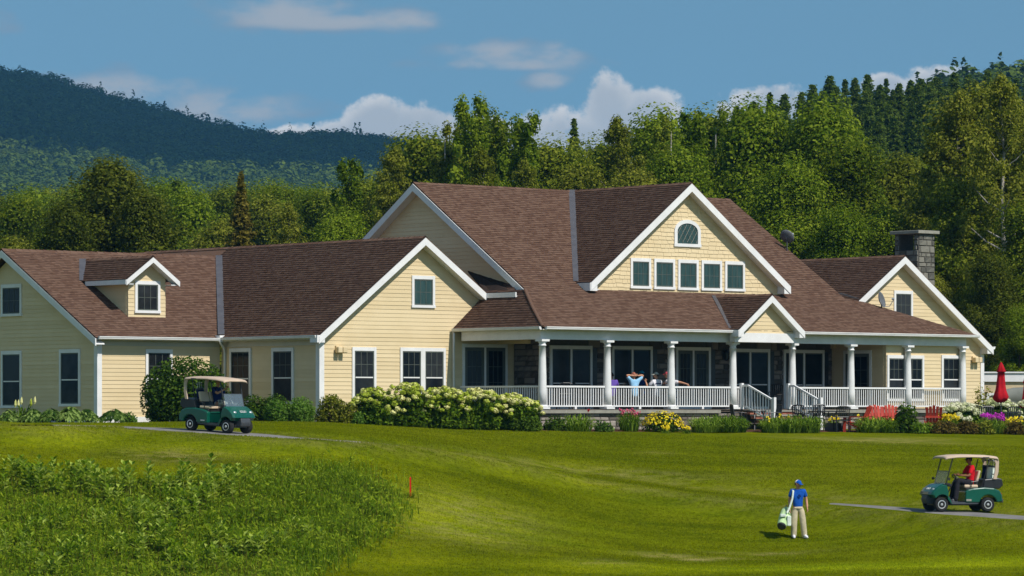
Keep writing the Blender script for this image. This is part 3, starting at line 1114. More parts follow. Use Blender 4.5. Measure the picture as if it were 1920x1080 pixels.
aw_ = arch_ring(aw, zt, aw - .15, zt - .14, zb + .09, .065, 'window', 'white', H)
aw_['label'] = 'arched window with diamond glazing bars'
m = MB()
gp = [(ac + aw - .15, zb + .09)] + arch_pts(aw - .15, zt - .14, zs) + [(ac - aw + .15, zb + .09)]
m.prism([fp('v', G2V, t, z, .034) for t, z in gp], (0, .03, 0))
m.build('pane', M['glass_teal'], aw_)
m = MB()
hw_, hh = aw - .16, (zt - zb) - .25
for k in range(-4, 5):
    for sg in (-1, 1):
        seg = []
        for j in range(41):
            f_ = j / 40
            t = -hw_ + 2 * hw_ * f_
            z = sg * t * 1.5 + k * 0.36 + 0.42
            lim = (zs - zb - .1) + (zt - .14 - zs) * math.sqrt(max(0, 1 - (t / (aw - .15)) ** 2))
            if 0.02 < z < lim:
                seg.append((t, z))
        if len(seg) > 2:
            pa, pb = seg[0], seg[-1]
            m.tube([fp('v', G2V, ac + pa[0], zb + .09 + pa[1], .04), fp('v', G2V, ac + pb[0], zb + .09 + pb[1], .04)], .008, 4)
m.build('glazing_bars', M['cap'], aw_)

# --- porch roof, ceiling and beam --------------------------------------
EV = -.36
PZ = lambda v: 2.95 + 1.45 / (2.6 - EV) * (v - EV)
EU0, EU1 = -0.30, 22.99
roof([(EU0, EV, 2.95), (EU1, EV, 2.95), (19.2, 2.34, PZ(2.34)), (18.4, 2.6, 4.4), (1.45, 2.6, 4.4)], [(EU0, EV, 2.95), (EU1, EV, 2.95)])
roof([(EU0, 4.66, 2.95), (EU0, EV, 2.95), (1.45, 2.6, 4.4), (1.45, 4.66, 4.4)], [(EU0, -.3, 2.95), (EU0, 4, 2.95)])
roof([(EU1, EV, 2.95), (EU1, 2.78, 2.95), (19.2, 2.78, PZ(2.34)), (19.2, 2.34, PZ(2.34))], [(EU1, -.3, 2.95), (EU1, 2, 2.95)], tabs=False)
m = MB()
m.tube([(EU0, EV, 2.975), (.55, 1.15, 3.70), (1.42, 2.58, 4.42)], .06, 6, flat=.5)
m.build('hip_cap', M['shingle'], H)
gutter((-.2, EV, 2.95), (9.24, EV, 2.95), (0, -1, 0))
gutter((12.72, EV, 2.95), (23.05, EV, 2.95), (0, -1, 0))
gutter((-.3, -.3, 2.95), (-.3, 4.6, 2.95), (-1, 0, 0))
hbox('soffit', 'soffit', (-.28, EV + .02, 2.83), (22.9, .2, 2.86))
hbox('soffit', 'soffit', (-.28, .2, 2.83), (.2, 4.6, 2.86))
hbox('porch_beam', 'white', (-.10, -.02, 2.50), (22.72, .16, 2.83))
hbox('porch_beam', 'white', (-.10, .161, 2.50), (.10, 4.4, 2.829))
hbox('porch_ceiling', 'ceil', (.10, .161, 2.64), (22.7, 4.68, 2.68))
# small gable over the steps
PA, PZ0 = 10.98, 4.33
PL, PR = 9.20, 12.74
roof([(PL, -.72, 2.99), (PL, -.22, 2.99), (PA, 2.46, PZ0), (PA, -.72, PZ0)], [(PL, -.72, 2.99), (PL, 2, 2.99)])
roof([(PR, -.72, 2.99), (PR, -.22, 2.99), (PA, 2.46, PZ0), (PA, -.72, PZ0)], [(PR, -.72, 2.99), (PR, 2, 2.99)], tabs=False)
flashing((PL + .05, -.26, 3.03), (PA - .05, 2.40, PZ0 + .02), 0.07)
for a in (PL, PR):
    rake((a, -.70, 2.99), (PA, -.70, PZ0), (0, -1, 0), wid=.26)
    soffit((a, -.70, 2.99), (PA, -.70, PZ0), (0, .32, 0), drop=.26)
hbox('rake_return', 'white', (PL - .02, -.73, 2.70), (PL + .28, -.36, 2.96))
hbox('rake_return', 'white', (PR - .28, -.73, 2.70), (PR + .02, -.36, 2.96))
wall('v', -.38, [(PL + .2, 2.86), (PR - .2, 2.86), (PR - .2, 2.92), (PA, PZ0 - .18), (PL + .2, 2.92)], 2.86, thick=.08)
hbox('gable_beam', 'white', (PL + .10, -.44, 2.51), (PR - .10, -.15, 2.86))

# --- ridge caps -----------------------------------------------------
for a, b in (((1.45, 9.1, 8.65), (18.4, 9.1, 8.65)), ((GA, 2.3, GZ), (GA, 9.1, GZ)), ((-1.93, 4.28, 6.31), (-1.93, 22, 6.31)), ((WU - .4, 16.3, 5.94), (-2.4, 16.3, 5.94)), ((duc, DV - .4, dap + .01), (duc, dvb(dap), dap + .01)), ((PA, -.72, PZ0 + .01), (PA, 2.4, PZ0 + .01)), ((21.74, 2.4, 6.21), (21.74, 11, 6.21))):
    m = MB()
    a, b = Vector(a), Vector(b)
    L = (b - a).length
    n = int(L / 0.3)
    sd_ = (b - a).normalized().cross(Vector((0, 0, 1))) * .13
    for k in range(n):
        p, q = a + (b - a) * k / n, a + (b - a) * (k + 1) / n
        h = random.uniform(.018, .03)
        up = Vector((0, 0, h))
        m.add([p - sd_ - Vector((0, 0, .075)), p + up, q + up * .3, q - sd_ - Vector((0, 0, .075)), p + sd_ - Vector((0, 0, .075)), q + sd_ - Vector((0, 0, .075))], [(0, 1, 2, 3), (1, 4, 5, 2)])
    m.build('ridge_cap', M['shingle'], H)

# --- right wing -------------------------------------------------------
RA, RZ, RV = 21.74, 6.20, 2.8
RS = 0.68
wall('v', RV, [(18.4, -.9), (26.88, -.9), (26.88, 2.45), (RA, 6.0), (18.4, 3.72)], -.35)
RG = lambda u: RZ - RS * abs(u - RA)
roof([(16.6, 2.4, RG(16.6)), (16.6, 11, RG(16.6)), (RA, 11, RZ), (RA, 2.4, RZ)], [(16.6, 2.4, RG(16.6)), (16.6, 9, RG(16.6))])
roof([(27.09, 2.4, RG(27.09)), (27.09, 11, RG(27.09)), (RA, 11, RZ), (RA, 2.4, RZ)], [(27.09, 2.4, RG(27.09)), (27.09, 9, RG(27.09))], tabs=False)
rake((18.9, 2.42, RG(18.9)), (RA, 2.42, RZ), (0, -1, 0), wid=.28)
rake((27.09, 2.42, RG(27.09)), (RA, 2.42, RZ), (0, -1, 0), wid=.28)
soffit((18.9, 2.42, RG(18.9)), (RA, 2.42, RZ), (0, .38, 0), drop=.28)
soffit((27.09, 2.42, RG(27.09)), (RA, 2.42, RZ), (0, .38, 0), drop=.28)
hbox('rake_return', 'white', (26.74, 2.40, 2.27), (27.12, 2.79, 2.55))
gutter((27.09, 2.38, 2.57), (27.09, 10.9, 2.57), (1, 0, 0))
hbox('corner_board', 'white', (26.72, RV - .05, -.95), (26.93, RV + .16, 2.45))
hbox('wall', 'siding', (26.78, RV + .13, -.9), (26.88, 11, 2.5))
win_v(RV, 1675, 545, 1710, 597, 'six')
rg = [(1555, 533), (1608, 566)]
pA = onv(1560, 537, 2.64)
flashing((19.0, 2.50, 4.40), (18.42, 2.9, 4.62), 0.10)
wall_light('v', RV, onv(1826, 670, RV)[0], 2.03, 'siding')
# made-up room under the porch end, wall set forward so sunlight reaches it
AV, AU0, AU1 = 0.165, 18.22, 22.76
wall('v', AV, [(AU0, -.02), (AU1, -.02), (AU1, 2.60), (AU0, 2.60)], 0.0)
wall('u', AU0, [(AV + .13, -.02), (3.1, -.02), (3.1, 2.60), (AV + .13, 2.60)], 0.0)
hbox('wall', 'siding', (AU1 - .1, AV + .13, -.9), (AU1 + .002, 2.79, 2.6))
win_v(AV, 1662, 666, 1731, 752, 'pair', leaves=2)
win_v(AV, 1764, 666, 1800, 752, 'dh6')
win_u(AU0, 1583, 657, 1635, 764, 'french', name='french_door', leaves=1)

# --- ledge stone wall behind the porch --------------------------------
SV, SU0, SU1 = 3.1, 2.75, 18.2
hbox('wall', 'mortar', (SU0, SV, -.15), (SU1, SV + .2, 2.66))
swall = [o for o in H.children if o.name.startswith('wall')][-1]
swall['label'] = 'dark ledge stone wall in the shade of the porch'
doors = []
for (xa, ya, xb, st) in ((1028, 648, 1107, 'patio'), (1144, 649, 1220, 'patio'), (1264, 651, 1329, 'french'), (1366, 654, 1440, 'patio'), (1466, 656, 1542, 'patio')):
    ta, tb = onv(xa, ya, SV)[0], onv(xb, ya, SV)[0]
    D = HO.y + HS * (ta + tb) / 2 + HC * SV
    zt_ = (HY - ya) / F * D
    doors.append((ta, tb))
    w = window('v', SV - .06, ta, tb, -.02, zt_, st, name='french_door' if st == 'french' else 'patio_door', leaves=2)
    fb = MB().box((ta + .02, SV - .06, -.02), (tb - .02, SV, zt_ - .02))
    fb.build('jamb', M['white'], w)
    for tt in ((tb + .03, tb + .27),):
        sb = MB()
        for q in range(14):
            sb.box((tt[0], SV - .075, .1 + q * .15), (tt[1], SV - .05, .1 + q * .15 + .13))
        sb.box((tt[0] - .012, SV - .06, .06), (tt[1] + .012, SV - .02, 2.25))
        sb.build('shutter', M['black'], w)
z = 0.0
cnt = 0
stone_meshes = []


def stone_mesh(w, h, d):
    b = MB()
    j = lambda s: random.uniform(-s, s)
    i = 0.014
    b.add([(-w / 2 + i + j(.008), 0, -h / 2 + i + j(.008)), (w / 2 - i + j(.008), 0, -h / 2 + i + j(.008)), (w / 2 - i + j(.008), 0, h / 2 - i + j(.008)), (-w / 2 + i + j(.008), 0, h / 2 - i + j(.008)),
           (-w / 2 + .02 + i, -d + j(.012), -h / 2 + .018 + i), (w / 2 - .02 - i, -d + j(.012), -h / 2 + .018 + i), (w / 2 - .02 - i, -d + j(.012), h / 2 - .018 - i), (-w / 2 + .02 + i, -d + j(.012), h / 2 - .018 - i)],
          [(4, 5, 6, 7), (0, 1, 5, 4), (1, 2, 6, 5), (2, 3, 7, 6), (3, 0, 4, 7)])
    return b


def lay_stones(parent, face, c, t0, t1, z0, z1, mat, hs, ws, skip=(), seed=3):
    rs = random.Random(seed)
    z = z0
    cache = {}
    while z < z1 - 0.05:
        h = rs.choice(hs)
        if z1 - z - h < min(hs) * .7:
            h = z1 - z
        t = t0 - rs.uniform(0, .2)
        while t < t1 - .04:
            w = rs.choice(ws)
            a, b_ = max(t, t0), min(t + w, t1)
            if t1 - b_ < .15:
                b_ = t1
            if b_ - a > .07:
                ok = True
                for (s0, s1) in skip:
                    if a > s0 - .1 and b_ < s1 + .1:
                        ok = False
                if ok:
                    key = (round(b_ - a, 1), round(h, 2), rs.randint(0, 1))
                    key = (round(b_ - a, 2), round(h, 2), key[2])
                    if key not in cache:
                        cache[key] = stone_mesh(key[0], key[1], .035).mesh('stone', mat)
                    o = link('stone', cache[key], None, parent, fp(face, c, (a + b_) / 2, z + h / 2, 0.0))
                    if face == 'u':
                        o.rotation_euler = (0, 0, -math.pi / 2)
            t += w
        z += h


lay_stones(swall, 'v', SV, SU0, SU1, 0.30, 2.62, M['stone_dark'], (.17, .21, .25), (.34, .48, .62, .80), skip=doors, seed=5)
hbox('wall', 'mortar', (SU0, SV + .2, -.1), (SU0 + .2, GV, 2.66))
sret = [o for o in H.children if o.name.startswith('wall')][-1]
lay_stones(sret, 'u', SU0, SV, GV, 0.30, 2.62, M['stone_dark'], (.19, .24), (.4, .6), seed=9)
# french doors of the front gable wing under the porch
win_v(GV, 866, 645, 950, 768, 'french', name='french_door', leaves=2)
# dark carriage lantern on the stone wall
m = MB()
lt = onv(1356, 660, SV)[0]
m.lathe([(.03, 0), (.09, .06), (.11, .30), (.13, .31), (.05, .42), (.01, .46)], 8, at=(lt, SV - .17, 1.85))
m.box((lt - .03, SV - .12, 2.0), (lt + .03, SV - .001, 2.06))
m.build('wall_lantern', M['black'], H)

# --- deck, foundation, columns ----------------------------------------
dk = hbox('porch_floor', 'deckwood', (-.2, -.12, -.12), (22.8, 4.69, -.055))
q = -.2
for k in range(42):
    u0 = -.22 + k * .548
    MB().box((u0, -.16, -.054), (u0 + .540, 3.09 if u0 + .54 > 2.76 else 4.66, -.02)).build('floor_board', M['deckwood'], dk)
fd = hbox('foundation_wall', 'mortar', (-.15, -.05, -1.3), (22.8, .15, -.171))
hbox('foundation_wall', 'mortar', (-.15, .16, -1.3), (.1, 4.6, -.171))
lay_stones(fd, 'v', -.05, -.15, 22.8, -1.02, -.17, M['stone'], (.13, .18, .22), (.30, .42, .55, .70), seed=11)
u = -.24
for k in range(18):
    u1 = u + 1.29
    if not (9.3 < (u + u1) / 2 < 12.9):
        MB().box((u + .004, -.20, -.17), (min(u1, 22.85) - .004, .1, -.055)).build('ledge_stone', M['cap'], fd)
    u = u1
CU = [0.0, 3.17, 6.39, 9.61, 12.80, 16.05, 19.30, 22.52]
for k, cu in enumerate(CU):
    r0, r1 = .150, .122
    m = MB()
    m.lathe([(r0, .13), (r0 * .995, .6), (r0 * .97, 1.1), (r1 * 1.05, 1.8), (r1, 2.26), (r1 + .025, 2.265), (r1 + .025, 2.29), (r1, 2.295), (r1, 2.36), (r1 + .05, 2.42)], 20, at=(cu, 0, 0))
    c_ = m.build('porch_column', M['white'], H, smooth=False)
    c_.data.polygons.foreach_set('use_smooth', [len(p.vertices) == 4 for p in c_.data.polygons])
    MB().box((cu - .185, -.185, 2.42), (cu + .185, .185, 2.499)).build('capital', M['white'], c_)
    b = MB()
    b.box((cu - .20, -.20, -.019), (cu + .20, .20, .05))
    b.lathe([(.195, .05), (.205, .075), (.195, .10), (.165, .13)], 18, at=(cu, 0, 0))
    b.build('column_base', M['white'], c_)

bal = MB().box((-.0185, -.010, .115), (.0185, .010, .765)).mesh('baluster', M['white'])


def railing(a, b, axis, post_mid=True):
    r = MB()
    if axis == 'u':
        r.box((a, -.045, .765), (b, .045, .83))
        r.box((a, -.035, .065), (b, .035, .115))
    else:
        r.box((-.045, a, .765), (.045, b, .83))
        r.box((-.035, a, .065), (.035, b, .115))
    o = r.build('porch_railing', M['white'], H)
    n = max(2, int(round((b - a) / .121)))
    for k in range(n):
        t = a + (b - a) * (k + .5) / n
        link('baluster', bal, None, o, (t, 0, 0) if axis == 'u' else (0, t, 0))
    if post_mid:
        t = (a + b) / 2
        p = (t - .05, -.045, -.019) if axis == 'u' else (-.045, t - .05, -.019)
        q = (t + .05, .045, .064) if axis == 'u' else (.045, t + .05, .064)
        MB().box(p, q).build('foot_block', M['white'], o)
    return o


for k in range(7):
    a, b = CU[k] + .155, CU[k + 1] - .155
    if k == 3:
        continue
    railing(a, b, 'u')
railing(CU[3] + .155, 9.93, 'u', False)
railing(12.52, CU[4] - .155, 'u', False)
railing(.17, 4.55, 'v')
# steps between the two middle columns
S0, S1 = 10.02, 12.44
st = hbox('porch_steps', 'mortar', (S0 + .02, -.19, -1.2), (S1 - .02, -.061, -.06))
for k in range(5):
    z1 = -.06 - k * .165
    v0 = -.20 - k * .32
    MB().box((S0, v0 - .34, z1 - .06), (S1, v0, z1)).build('tread', M['cap'], st)
    n = 11
    for j in range(n):
        for i in range(2):
            w = (S1 - S0) / n
            MB().box((S0 + j * w + .006, v0 - .30, z1 - .16 + i * .05), (S0 + (j + 1) * w - .006, v0 - .02, z1 - .115 + i * .05)).build('brick', M['brick'], st)


def stair_rail(u):
    v0, v1 = -.10, -1.80
    z0, z1 = .90, .33
    m = MB()
    m.prism([(u - .04, v0 - .35, z0), (u - .04, v1, z1), (u - .04, v1, z1 - .07), (u - .04, v0 - .35, z0 - .07)], (.08, 0, 0))
    m.prism([(u - .04, v0, z0), (u - .04, v0 - .351, z0), (u - .04, v0 - .351, z0 - .07), (u - .04, v0, z0 - .07)], (.08, 0, 0))
    m.prism([(u - .03, v0 - .2, .10), (u - .03, v1, -.48), (u - .03, v1, -.54), (u - .03, v0 - .2, .04)], (.06, 0, 0))
    o = m.build('stair_railing', M['white'], H)
    MB().box((u - .06, v0 - .06, -.02), (u + .06, v0 + .06, .96)).build('post', M['white'], o)
    p = MB().box((u - .06, v1 - .08, -1.05), (u + .06, v1 + .04, .42))
    p.build('post', M['white'], o)
    for k in range(11):
        t = (k + .7) / 11.5
        v = v0 + (v1 - v0) * t
        zt_ = z0 - .06 if v > v0 - .35 else z0 + (z1 - z0) * (v - v0 + .35) / (v1 - v0 + .35) - .06
        zb_ = max(.07, -9) if v > v0 - .2 else .07 + (-.51 - .07) * (v - v0 + .2) / (v1 - v0 + .2)
        MB().box((u - .017, v - .017, zb_), (u + .017, v + .017, zt_)).build('baluster', M['white'], o)


stair_rail(9.98)
stair_rail(12.48)

# --- chimney ------------------------------------------------------------
cu0, cv0 = onv(1722, 470, 5.0)[0], 5.0
cu1 = onv(1752, 470, 5.0)[0]
cv1 = onu(1678, 470, cu0)[0]
ztop, zlow = 7.35, 3.0
m = MB()
m.box((cu0, cv0, zlow), (cu1, cv1, 6.62))
th = .17
m.box((cu0, cv0, 6.621), (cu0 + .88, cv0 + .24, 7.30))
m.box((cu0, cv1 - .24, 6.621), (cu0 + .88, cv1, 7.30))
m.box((cu1 - .12, cv0 + .241, 6.621), (cu1, cv1 - .55, 7.30))
ch = m.build('chimney', M['mortar'], H)
lay_stones(ch, 'v', cv0, cu0, cu1, 4.2, 7.30, M['chim'], (.17, .24, .30), (.30, .42, .56), seed=21)
lay_stones(ch, 'u', cu0, cv0, cv1, 4.2, 6.62, M['chim'], (.20, .28), (.40, .55), seed=22)
lay_stones(ch, 'u', cu0, cv0, cv0 + .24, 6.63, 7.30, M['chim'], (.2,), (.24,), seed=23)
lay_stones(ch, 'u', cu0, cv1 - .24, cv1, 6.63, 7.30, M['chim'], (.2,), (.24,), seed=24)
cp = MB().box((cu0 - .16, cv0 - .16, 7.301), (cu1 + .16, cv1 + .16, 7.44)).build('chimney_cap', M['cap'], ch)
bevel(cp, .015, 1)
# --- aerial dishes: things of their own ----------------------------------


def dish(name, loc, aim, label, r=.36):
    e = empty(name, loc, label, 'satellite dish')
    aim = Vector(aim).normalized()
    q = aim.to_track_quat('Z', 'Y').to_matrix().to_4x4()
    c = Vector((0, 0, .62))
    m = MB()
    m.lathe([(.02, -.09), (r * .55, -.06), (r * .85, -.02), (r, .02), (r * .985, .028), (r * .84, -.008), (r * .54, -.046), (.02, -.076)], 20, at=c, M4=q)
    m.build('reflector', M['dish'], e, smooth=True)
    m = MB().tube([(0, 0, 0), (0, 0, .45), c - aim * .1], .028, 8)
    m.build('mast', M['darkgrey'], e)
    low = (Vector((0, 0, -1)) - aim * Vector((0, 0, -1)).dot(aim)).normalized()
    tip = c + aim * .52 + low * .12
    m = MB().tube([c + low * r * .9, c + aim * .25 + low * r * 1.05, tip], .018, 6)
    m.tube([tip, tip - aim * .1 + Vector((0, 0, .03))], .045, 8)
    m.build('feed_arm', M['rim'], e)
    return e


p = onu(1474, 452, 18.2)
dish('satellite_dish', hw(18.25, p[0], MZ(p[0]) - .05), (.45, .72, .45), 'grey satellite dish on the far side of the main roof against the trees', .31)
du_ = onv(1653, 580, 1.9)[0]
dish('satellite_dish', hw(du_, 1.9, PZ(1.9) - .32), (.95, -.45, .30), 'satellite dish seen edge on in front of the right gable window', .33)
# ---------------------------------------------------------------- terrain
# the cart path runs on a level bench cut into the slope; between its two visible ends the bench is grass
BENCH_PX = [(60, 798.5), (200, 801), (300, 805), (400, 811), (480, 817), (560, 822.5), (650, 829), (745, 838), (900, 860), (1100, 893), (1300, 922), (1440, 937), (1560, 946), (1640, 951), (1750, 960), (1850, 967), (1920, 972), (2060, 983)]
BENCH = np.array([tuple(gpt(*q)) for q in BENCH_PX])
_tps = ground_np


def bench(X, Y):
    d = np.full(X.shape, 1e9)
    zc = np.zeros(X.shape)
    for a, b in zip(BENCH[:-1], BENCH[1:]):
        ab = b[:2] - a[:2]
        t = np.clip(((X - a[0]) * ab[0] + (Y - a[1]) * ab[1]) / (ab @ ab), 0, 1)
        dd = np.hypot(X - a[0] - t * ab[0], Y - a[1] - t * ab[1])
        k = dd < d
        d = np.where(k, dd, d)
        zc = np.where(k, a[2] + t * (b[2] - a[2]), zc)
    return d, zc


def ground_np(X, Y):
    X = np.asarray(X, dtype=float)
    Y = np.asarray(Y, dtype=float)
    z = _tps(X, Y)
    d, zc = bench(X, Y)
    w = np.clip((2.8 - d) / 1.3, 0, 1)
    w = w * w * (3 - 2 * w)
    und = 0.035 * np.sin(X * .9 + 1.7 * np.sin(Y * .31)) * np.sin(Y * .7 + X * .23)
    near = np.clip((d - 1.2) / 2, 0, 1) * (Y > 90) * (Y < 122)
    return z * (1 - w) + zc * w + und * near


def axis_lines(parts):
    o = []
    for a, b, s in parts:
        o += list(np.arange(a, b, s))
    return o


gxl = axis_lines([(-26, 26, .4)]) + axis_lines([(26, 62, 2.5)]) + [70, 90, 130, 200, 320, 520, 900, 1600, 2900]
gx = np.array(sorted(set([-x for x in gxl if x >= 26] + gxl)))
gy = np.array(axis_lines([(-60, 88, 3), (88, 128, .35), (128, 168, 1.5)]) + [170, 190, 220, 270, 350, 480, 700, 1100, 1800, 3000, 4200])
XX, YY = np.meshgrid(gx, gy)
ZZ = ground_np(XX, YY)
nx, ny = len(gx), len(gy)
ii = np.arange(nx * ny).reshape(ny, nx)
quads = np.stack([ii[:-1, :-1], ii[:-1, 1:], ii[1:, 1:], ii[1:, :-1]], -1).reshape(-1, 4)
gme = np_mesh('lawn', np.stack([XX, YY, ZZ], -1).reshape(-1, 3), 4, None, quads)
gme.polygons.foreach_set('use_smooth', [True] * len(gme.polygons))


def wear(px, py, w, h):
    p = gpt(px, py)
    return p.x, p.y, w, h


DRY = [(gpt(px, py), w, h, q) for (px, py, w, h, q) in ((1640, 826, 2.6, 1.0, .9), (1560, 822, 1.2, .6, .7), (1740, 824, 1.8, .8, .6), (1250, 1043, .9, .5, 1.3), (1300, 1050, .7, .3, 1.1), (1440, 1040, 1.3, .4, 1.0), (1350, 1048, .8, .3, .9), (900, 965, 1.8, 2.2, .5), (860, 1000, 2.0, 1.5, .4), (1130, 1055, .8, .5, .7), (330, 855, 1.6, .9, .6), (1150, 890, 4, .7, .45), (1230, 850, .5, .3, .6))]
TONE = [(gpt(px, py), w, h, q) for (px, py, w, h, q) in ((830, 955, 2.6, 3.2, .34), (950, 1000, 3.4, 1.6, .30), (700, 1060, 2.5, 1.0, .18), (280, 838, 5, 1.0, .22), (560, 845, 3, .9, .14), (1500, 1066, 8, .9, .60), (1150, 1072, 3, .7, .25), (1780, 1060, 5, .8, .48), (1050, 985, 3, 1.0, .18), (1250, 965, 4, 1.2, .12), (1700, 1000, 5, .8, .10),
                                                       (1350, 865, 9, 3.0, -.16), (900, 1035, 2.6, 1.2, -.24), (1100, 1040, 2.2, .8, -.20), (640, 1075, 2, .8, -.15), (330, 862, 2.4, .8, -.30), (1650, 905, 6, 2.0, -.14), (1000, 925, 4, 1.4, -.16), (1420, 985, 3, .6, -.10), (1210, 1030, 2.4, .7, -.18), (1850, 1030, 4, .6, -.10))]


def spots(X, Y, lst, mx=False):
    o = np.zeros(X.shape)
    for p, w, h, q in lst:
        g = q * np.exp(-((X - p.x) / w) ** 2 - ((Y - p.y) / h) ** 2)
        o = np.maximum(o, g) if mx else o + g
    return o


def lawn_attrs(X, Y):
    d, _ = bench(X, Y)
    dr = np.maximum(spots(X, Y, DRY, True), .3 * np.exp(-((d - 1.7) / .5) ** 2))
    px = 960 + X / np.maximum(Y, 1) * F
    tn = spots(X, Y, TONE) - .16 * np.exp(-((d - .2) / .55) ** 2) * ((px > 745) & (px < 1560)) * np.clip((1560 - px) / 300, 0, 1)  # crease shade of the grassy bench painted into the lawn tone
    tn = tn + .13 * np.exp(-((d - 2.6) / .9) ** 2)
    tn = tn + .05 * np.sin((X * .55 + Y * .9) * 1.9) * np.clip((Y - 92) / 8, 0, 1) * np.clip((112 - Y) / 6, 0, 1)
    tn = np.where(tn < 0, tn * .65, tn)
    return dr, tn


def set_attrs(me, X, Y):
    for nm, v in zip(('dry', 'tone'), lawn_attrs(X, Y)):
        at = me.attributes.new(nm, 'FLOAT', 'POINT')
        at.data.foreach_set('value', np.ascontiguousarray(v, dtype=np.float32).reshape(-1))


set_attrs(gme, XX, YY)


def lawn_material(blade=False):
    m = bpy.data.materials.new('lawn_blades' if blade else 'lawn_grass')
    m.use_nodes = True
    t = m.node_tree
    n, l = t.nodes, t.links
    n.clear()
    out = n.new('ShaderNodeOutputMaterial')
    b = n.new('ShaderNodeBsdfPrincipled')
    b.inputs['Roughness'].default_value = 0.8
    b.inputs['Specular IOR Level'].default_value = 0.0
    co = n.new('ShaderNodeTexCoord')

    def noise(scale, det, stretch=(1, 1, 1), rot=0):
        mp = n.new('ShaderNodeMapping')
        mp.inputs['Scale'].default_value = stretch
        mp.inputs['Rotation'].default_value = (0, 0, rot)
        l.new(co.outputs['Object'], mp.inputs[0])
        k = n.new('ShaderNodeTexNoise')
        k.inputs['Scale'].default_value = scale
        k.inputs['Detail'].default_value = det
        k.inputs['Roughness'].default_value = 0.65
        l.new(mp.outputs[0], k.inputs['Vector'])
        return k.outputs[0]

    def ramp_(v, stops):
        r = n.new('ShaderNodeValToRGB')
        e = r.color_ramp.elements
        e[0].position, e[0].color = stops[0][0], (*stops[0][1], 1)
        e[1].position, e[1].color = stops[-1][0], (*stops[-1][1], 1)
        for p, c in stops[1:-1]:
            x = r.color_ramp.elements.new(p)
            x.color = (*c, 1)
        l.new(v, r.inputs[0])
        return r.outputs[0]

    def mix(f, a, c, mode='MIX'):
        x = n.new('ShaderNodeMix')
        x.data_type = 'RGBA'
        x.blend_type = mode
        for s, v in ((0, f), (6, a), (7, c)):
            if isinstance(v, (int, float)):
                x.inputs[s].default_value = v
            elif isinstance(v, tuple):
                x.inputs[s].default_value = (*v, 1)
            else:
                l.new(v, x.inputs[s])
        return x.outputs[2]

    big = ramp_(noise(.10, 4, (1, .6, 1), .5), [(.3, (.082, .102, .0016)), (.5, (.108, .126, .0022)), (.72, (.140, .154, .004))])
    mid = ramp_(noise(.75, 6, (.5, 1.3, 1), .25), [(.28, (.72, .77, .7)), (.5, (1, 1, 1)), (.74, (1.30, 1.22, 1.15))])
    fine = ramp_(noise(7, 8, (1, 1, 1)), [(.28, (.52, .55, .5)), (.52, (1, 1, 1)), (.76, (1.45, 1.4, 1.3))])
    mow = ramp_(noise(.55, 3, (.12, 1.9, 1), .32), [(.36, (.86, .90, .86)), (.5, (1, 1, 1)), (.62, (1.10, 1.08, 1.06))])
    c = mix(1.0, big, mid, 'MULTIPLY')
    c = mix(.9, c, fine, 'MULTIPLY')
    c = mix(1.0, c, mow, 'MULTIPLY')
    ta = n.new('ShaderNodeAttribute')
    ta.attribute_name = 'tone'
    tv = n.new('ShaderNodeMath')
    tv.inputs[1].default_value = 1.0
    l.new(ta.outputs['Fac'], tv.inputs[0])
    if blade:
        g_ = n.new('ShaderNodeNewGeometry')
        rv = n.new('ShaderNodeMath')
        rv.operation = 'MULTIPLY_ADD'
        rv.inputs[1].default_value = .75
        rv.inputs[2].default_value = .72
        l.new(g_.outputs['Random Per Island'], rv.inputs[0])
        mv_ = n.new('ShaderNodeMath')
        mv_.operation = 'MULTIPLY'
        l.new(tv.outputs[0], mv_.inputs[0])
        l.new(rv.outputs[0], mv_.inputs[1])
        tv = mv_
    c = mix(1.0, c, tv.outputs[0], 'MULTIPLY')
    a = n.new('ShaderNodeAttribute')
    a.attribute_name = 'dry'
    f = n.new('ShaderNodeMath')
    f.operation = 'MULTIPLY'
    l.new(a.outputs['Fac'], f.inputs[0])
    mr = n.new('ShaderNodeMapRange')
    mr.inputs[1].default_value = .42
    mr.inputs[2].default_value = .62
    l.new(noise(2.2, 6, (.6, 1.8, 1)), mr.inputs[0])
    l.new(mr.outputs[0], f.inputs[1])
    f.use_clamp = True
    c = mix(f.outputs[0], c, (.30, .25, .09))
    l.new(c, b.inputs['Base Color'])
    if blade:
        tr_ = n.new('ShaderNodeBsdfTranslucent')
        l.new(c, tr_.inputs[0])
        mx_ = n.new('ShaderNodeMixShader')
        mx_.inputs[0].default_value = .25
        l.new(b.outputs[0], mx_.inputs[1])
        l.new(tr_.outputs[0], mx_.inputs[2])
        l.new(mx_.outputs[0], out.inputs[0])
        return m
    bp = n.new('ShaderNodeBump')
    bp.inputs['Strength'].default_value = .55
    bp.inputs['Distance'].default_value = .06
    l.new(noise(7, 6), bp.inputs['Height'])
    l.new(bp.outputs[0], b.inputs['Normal'])
    l.new(b.outputs[0], out.inputs[0])
    return m


gme.materials.append(lawn_material())
lawn = link('lawn', gme)
tag(lawn, kind='structure')


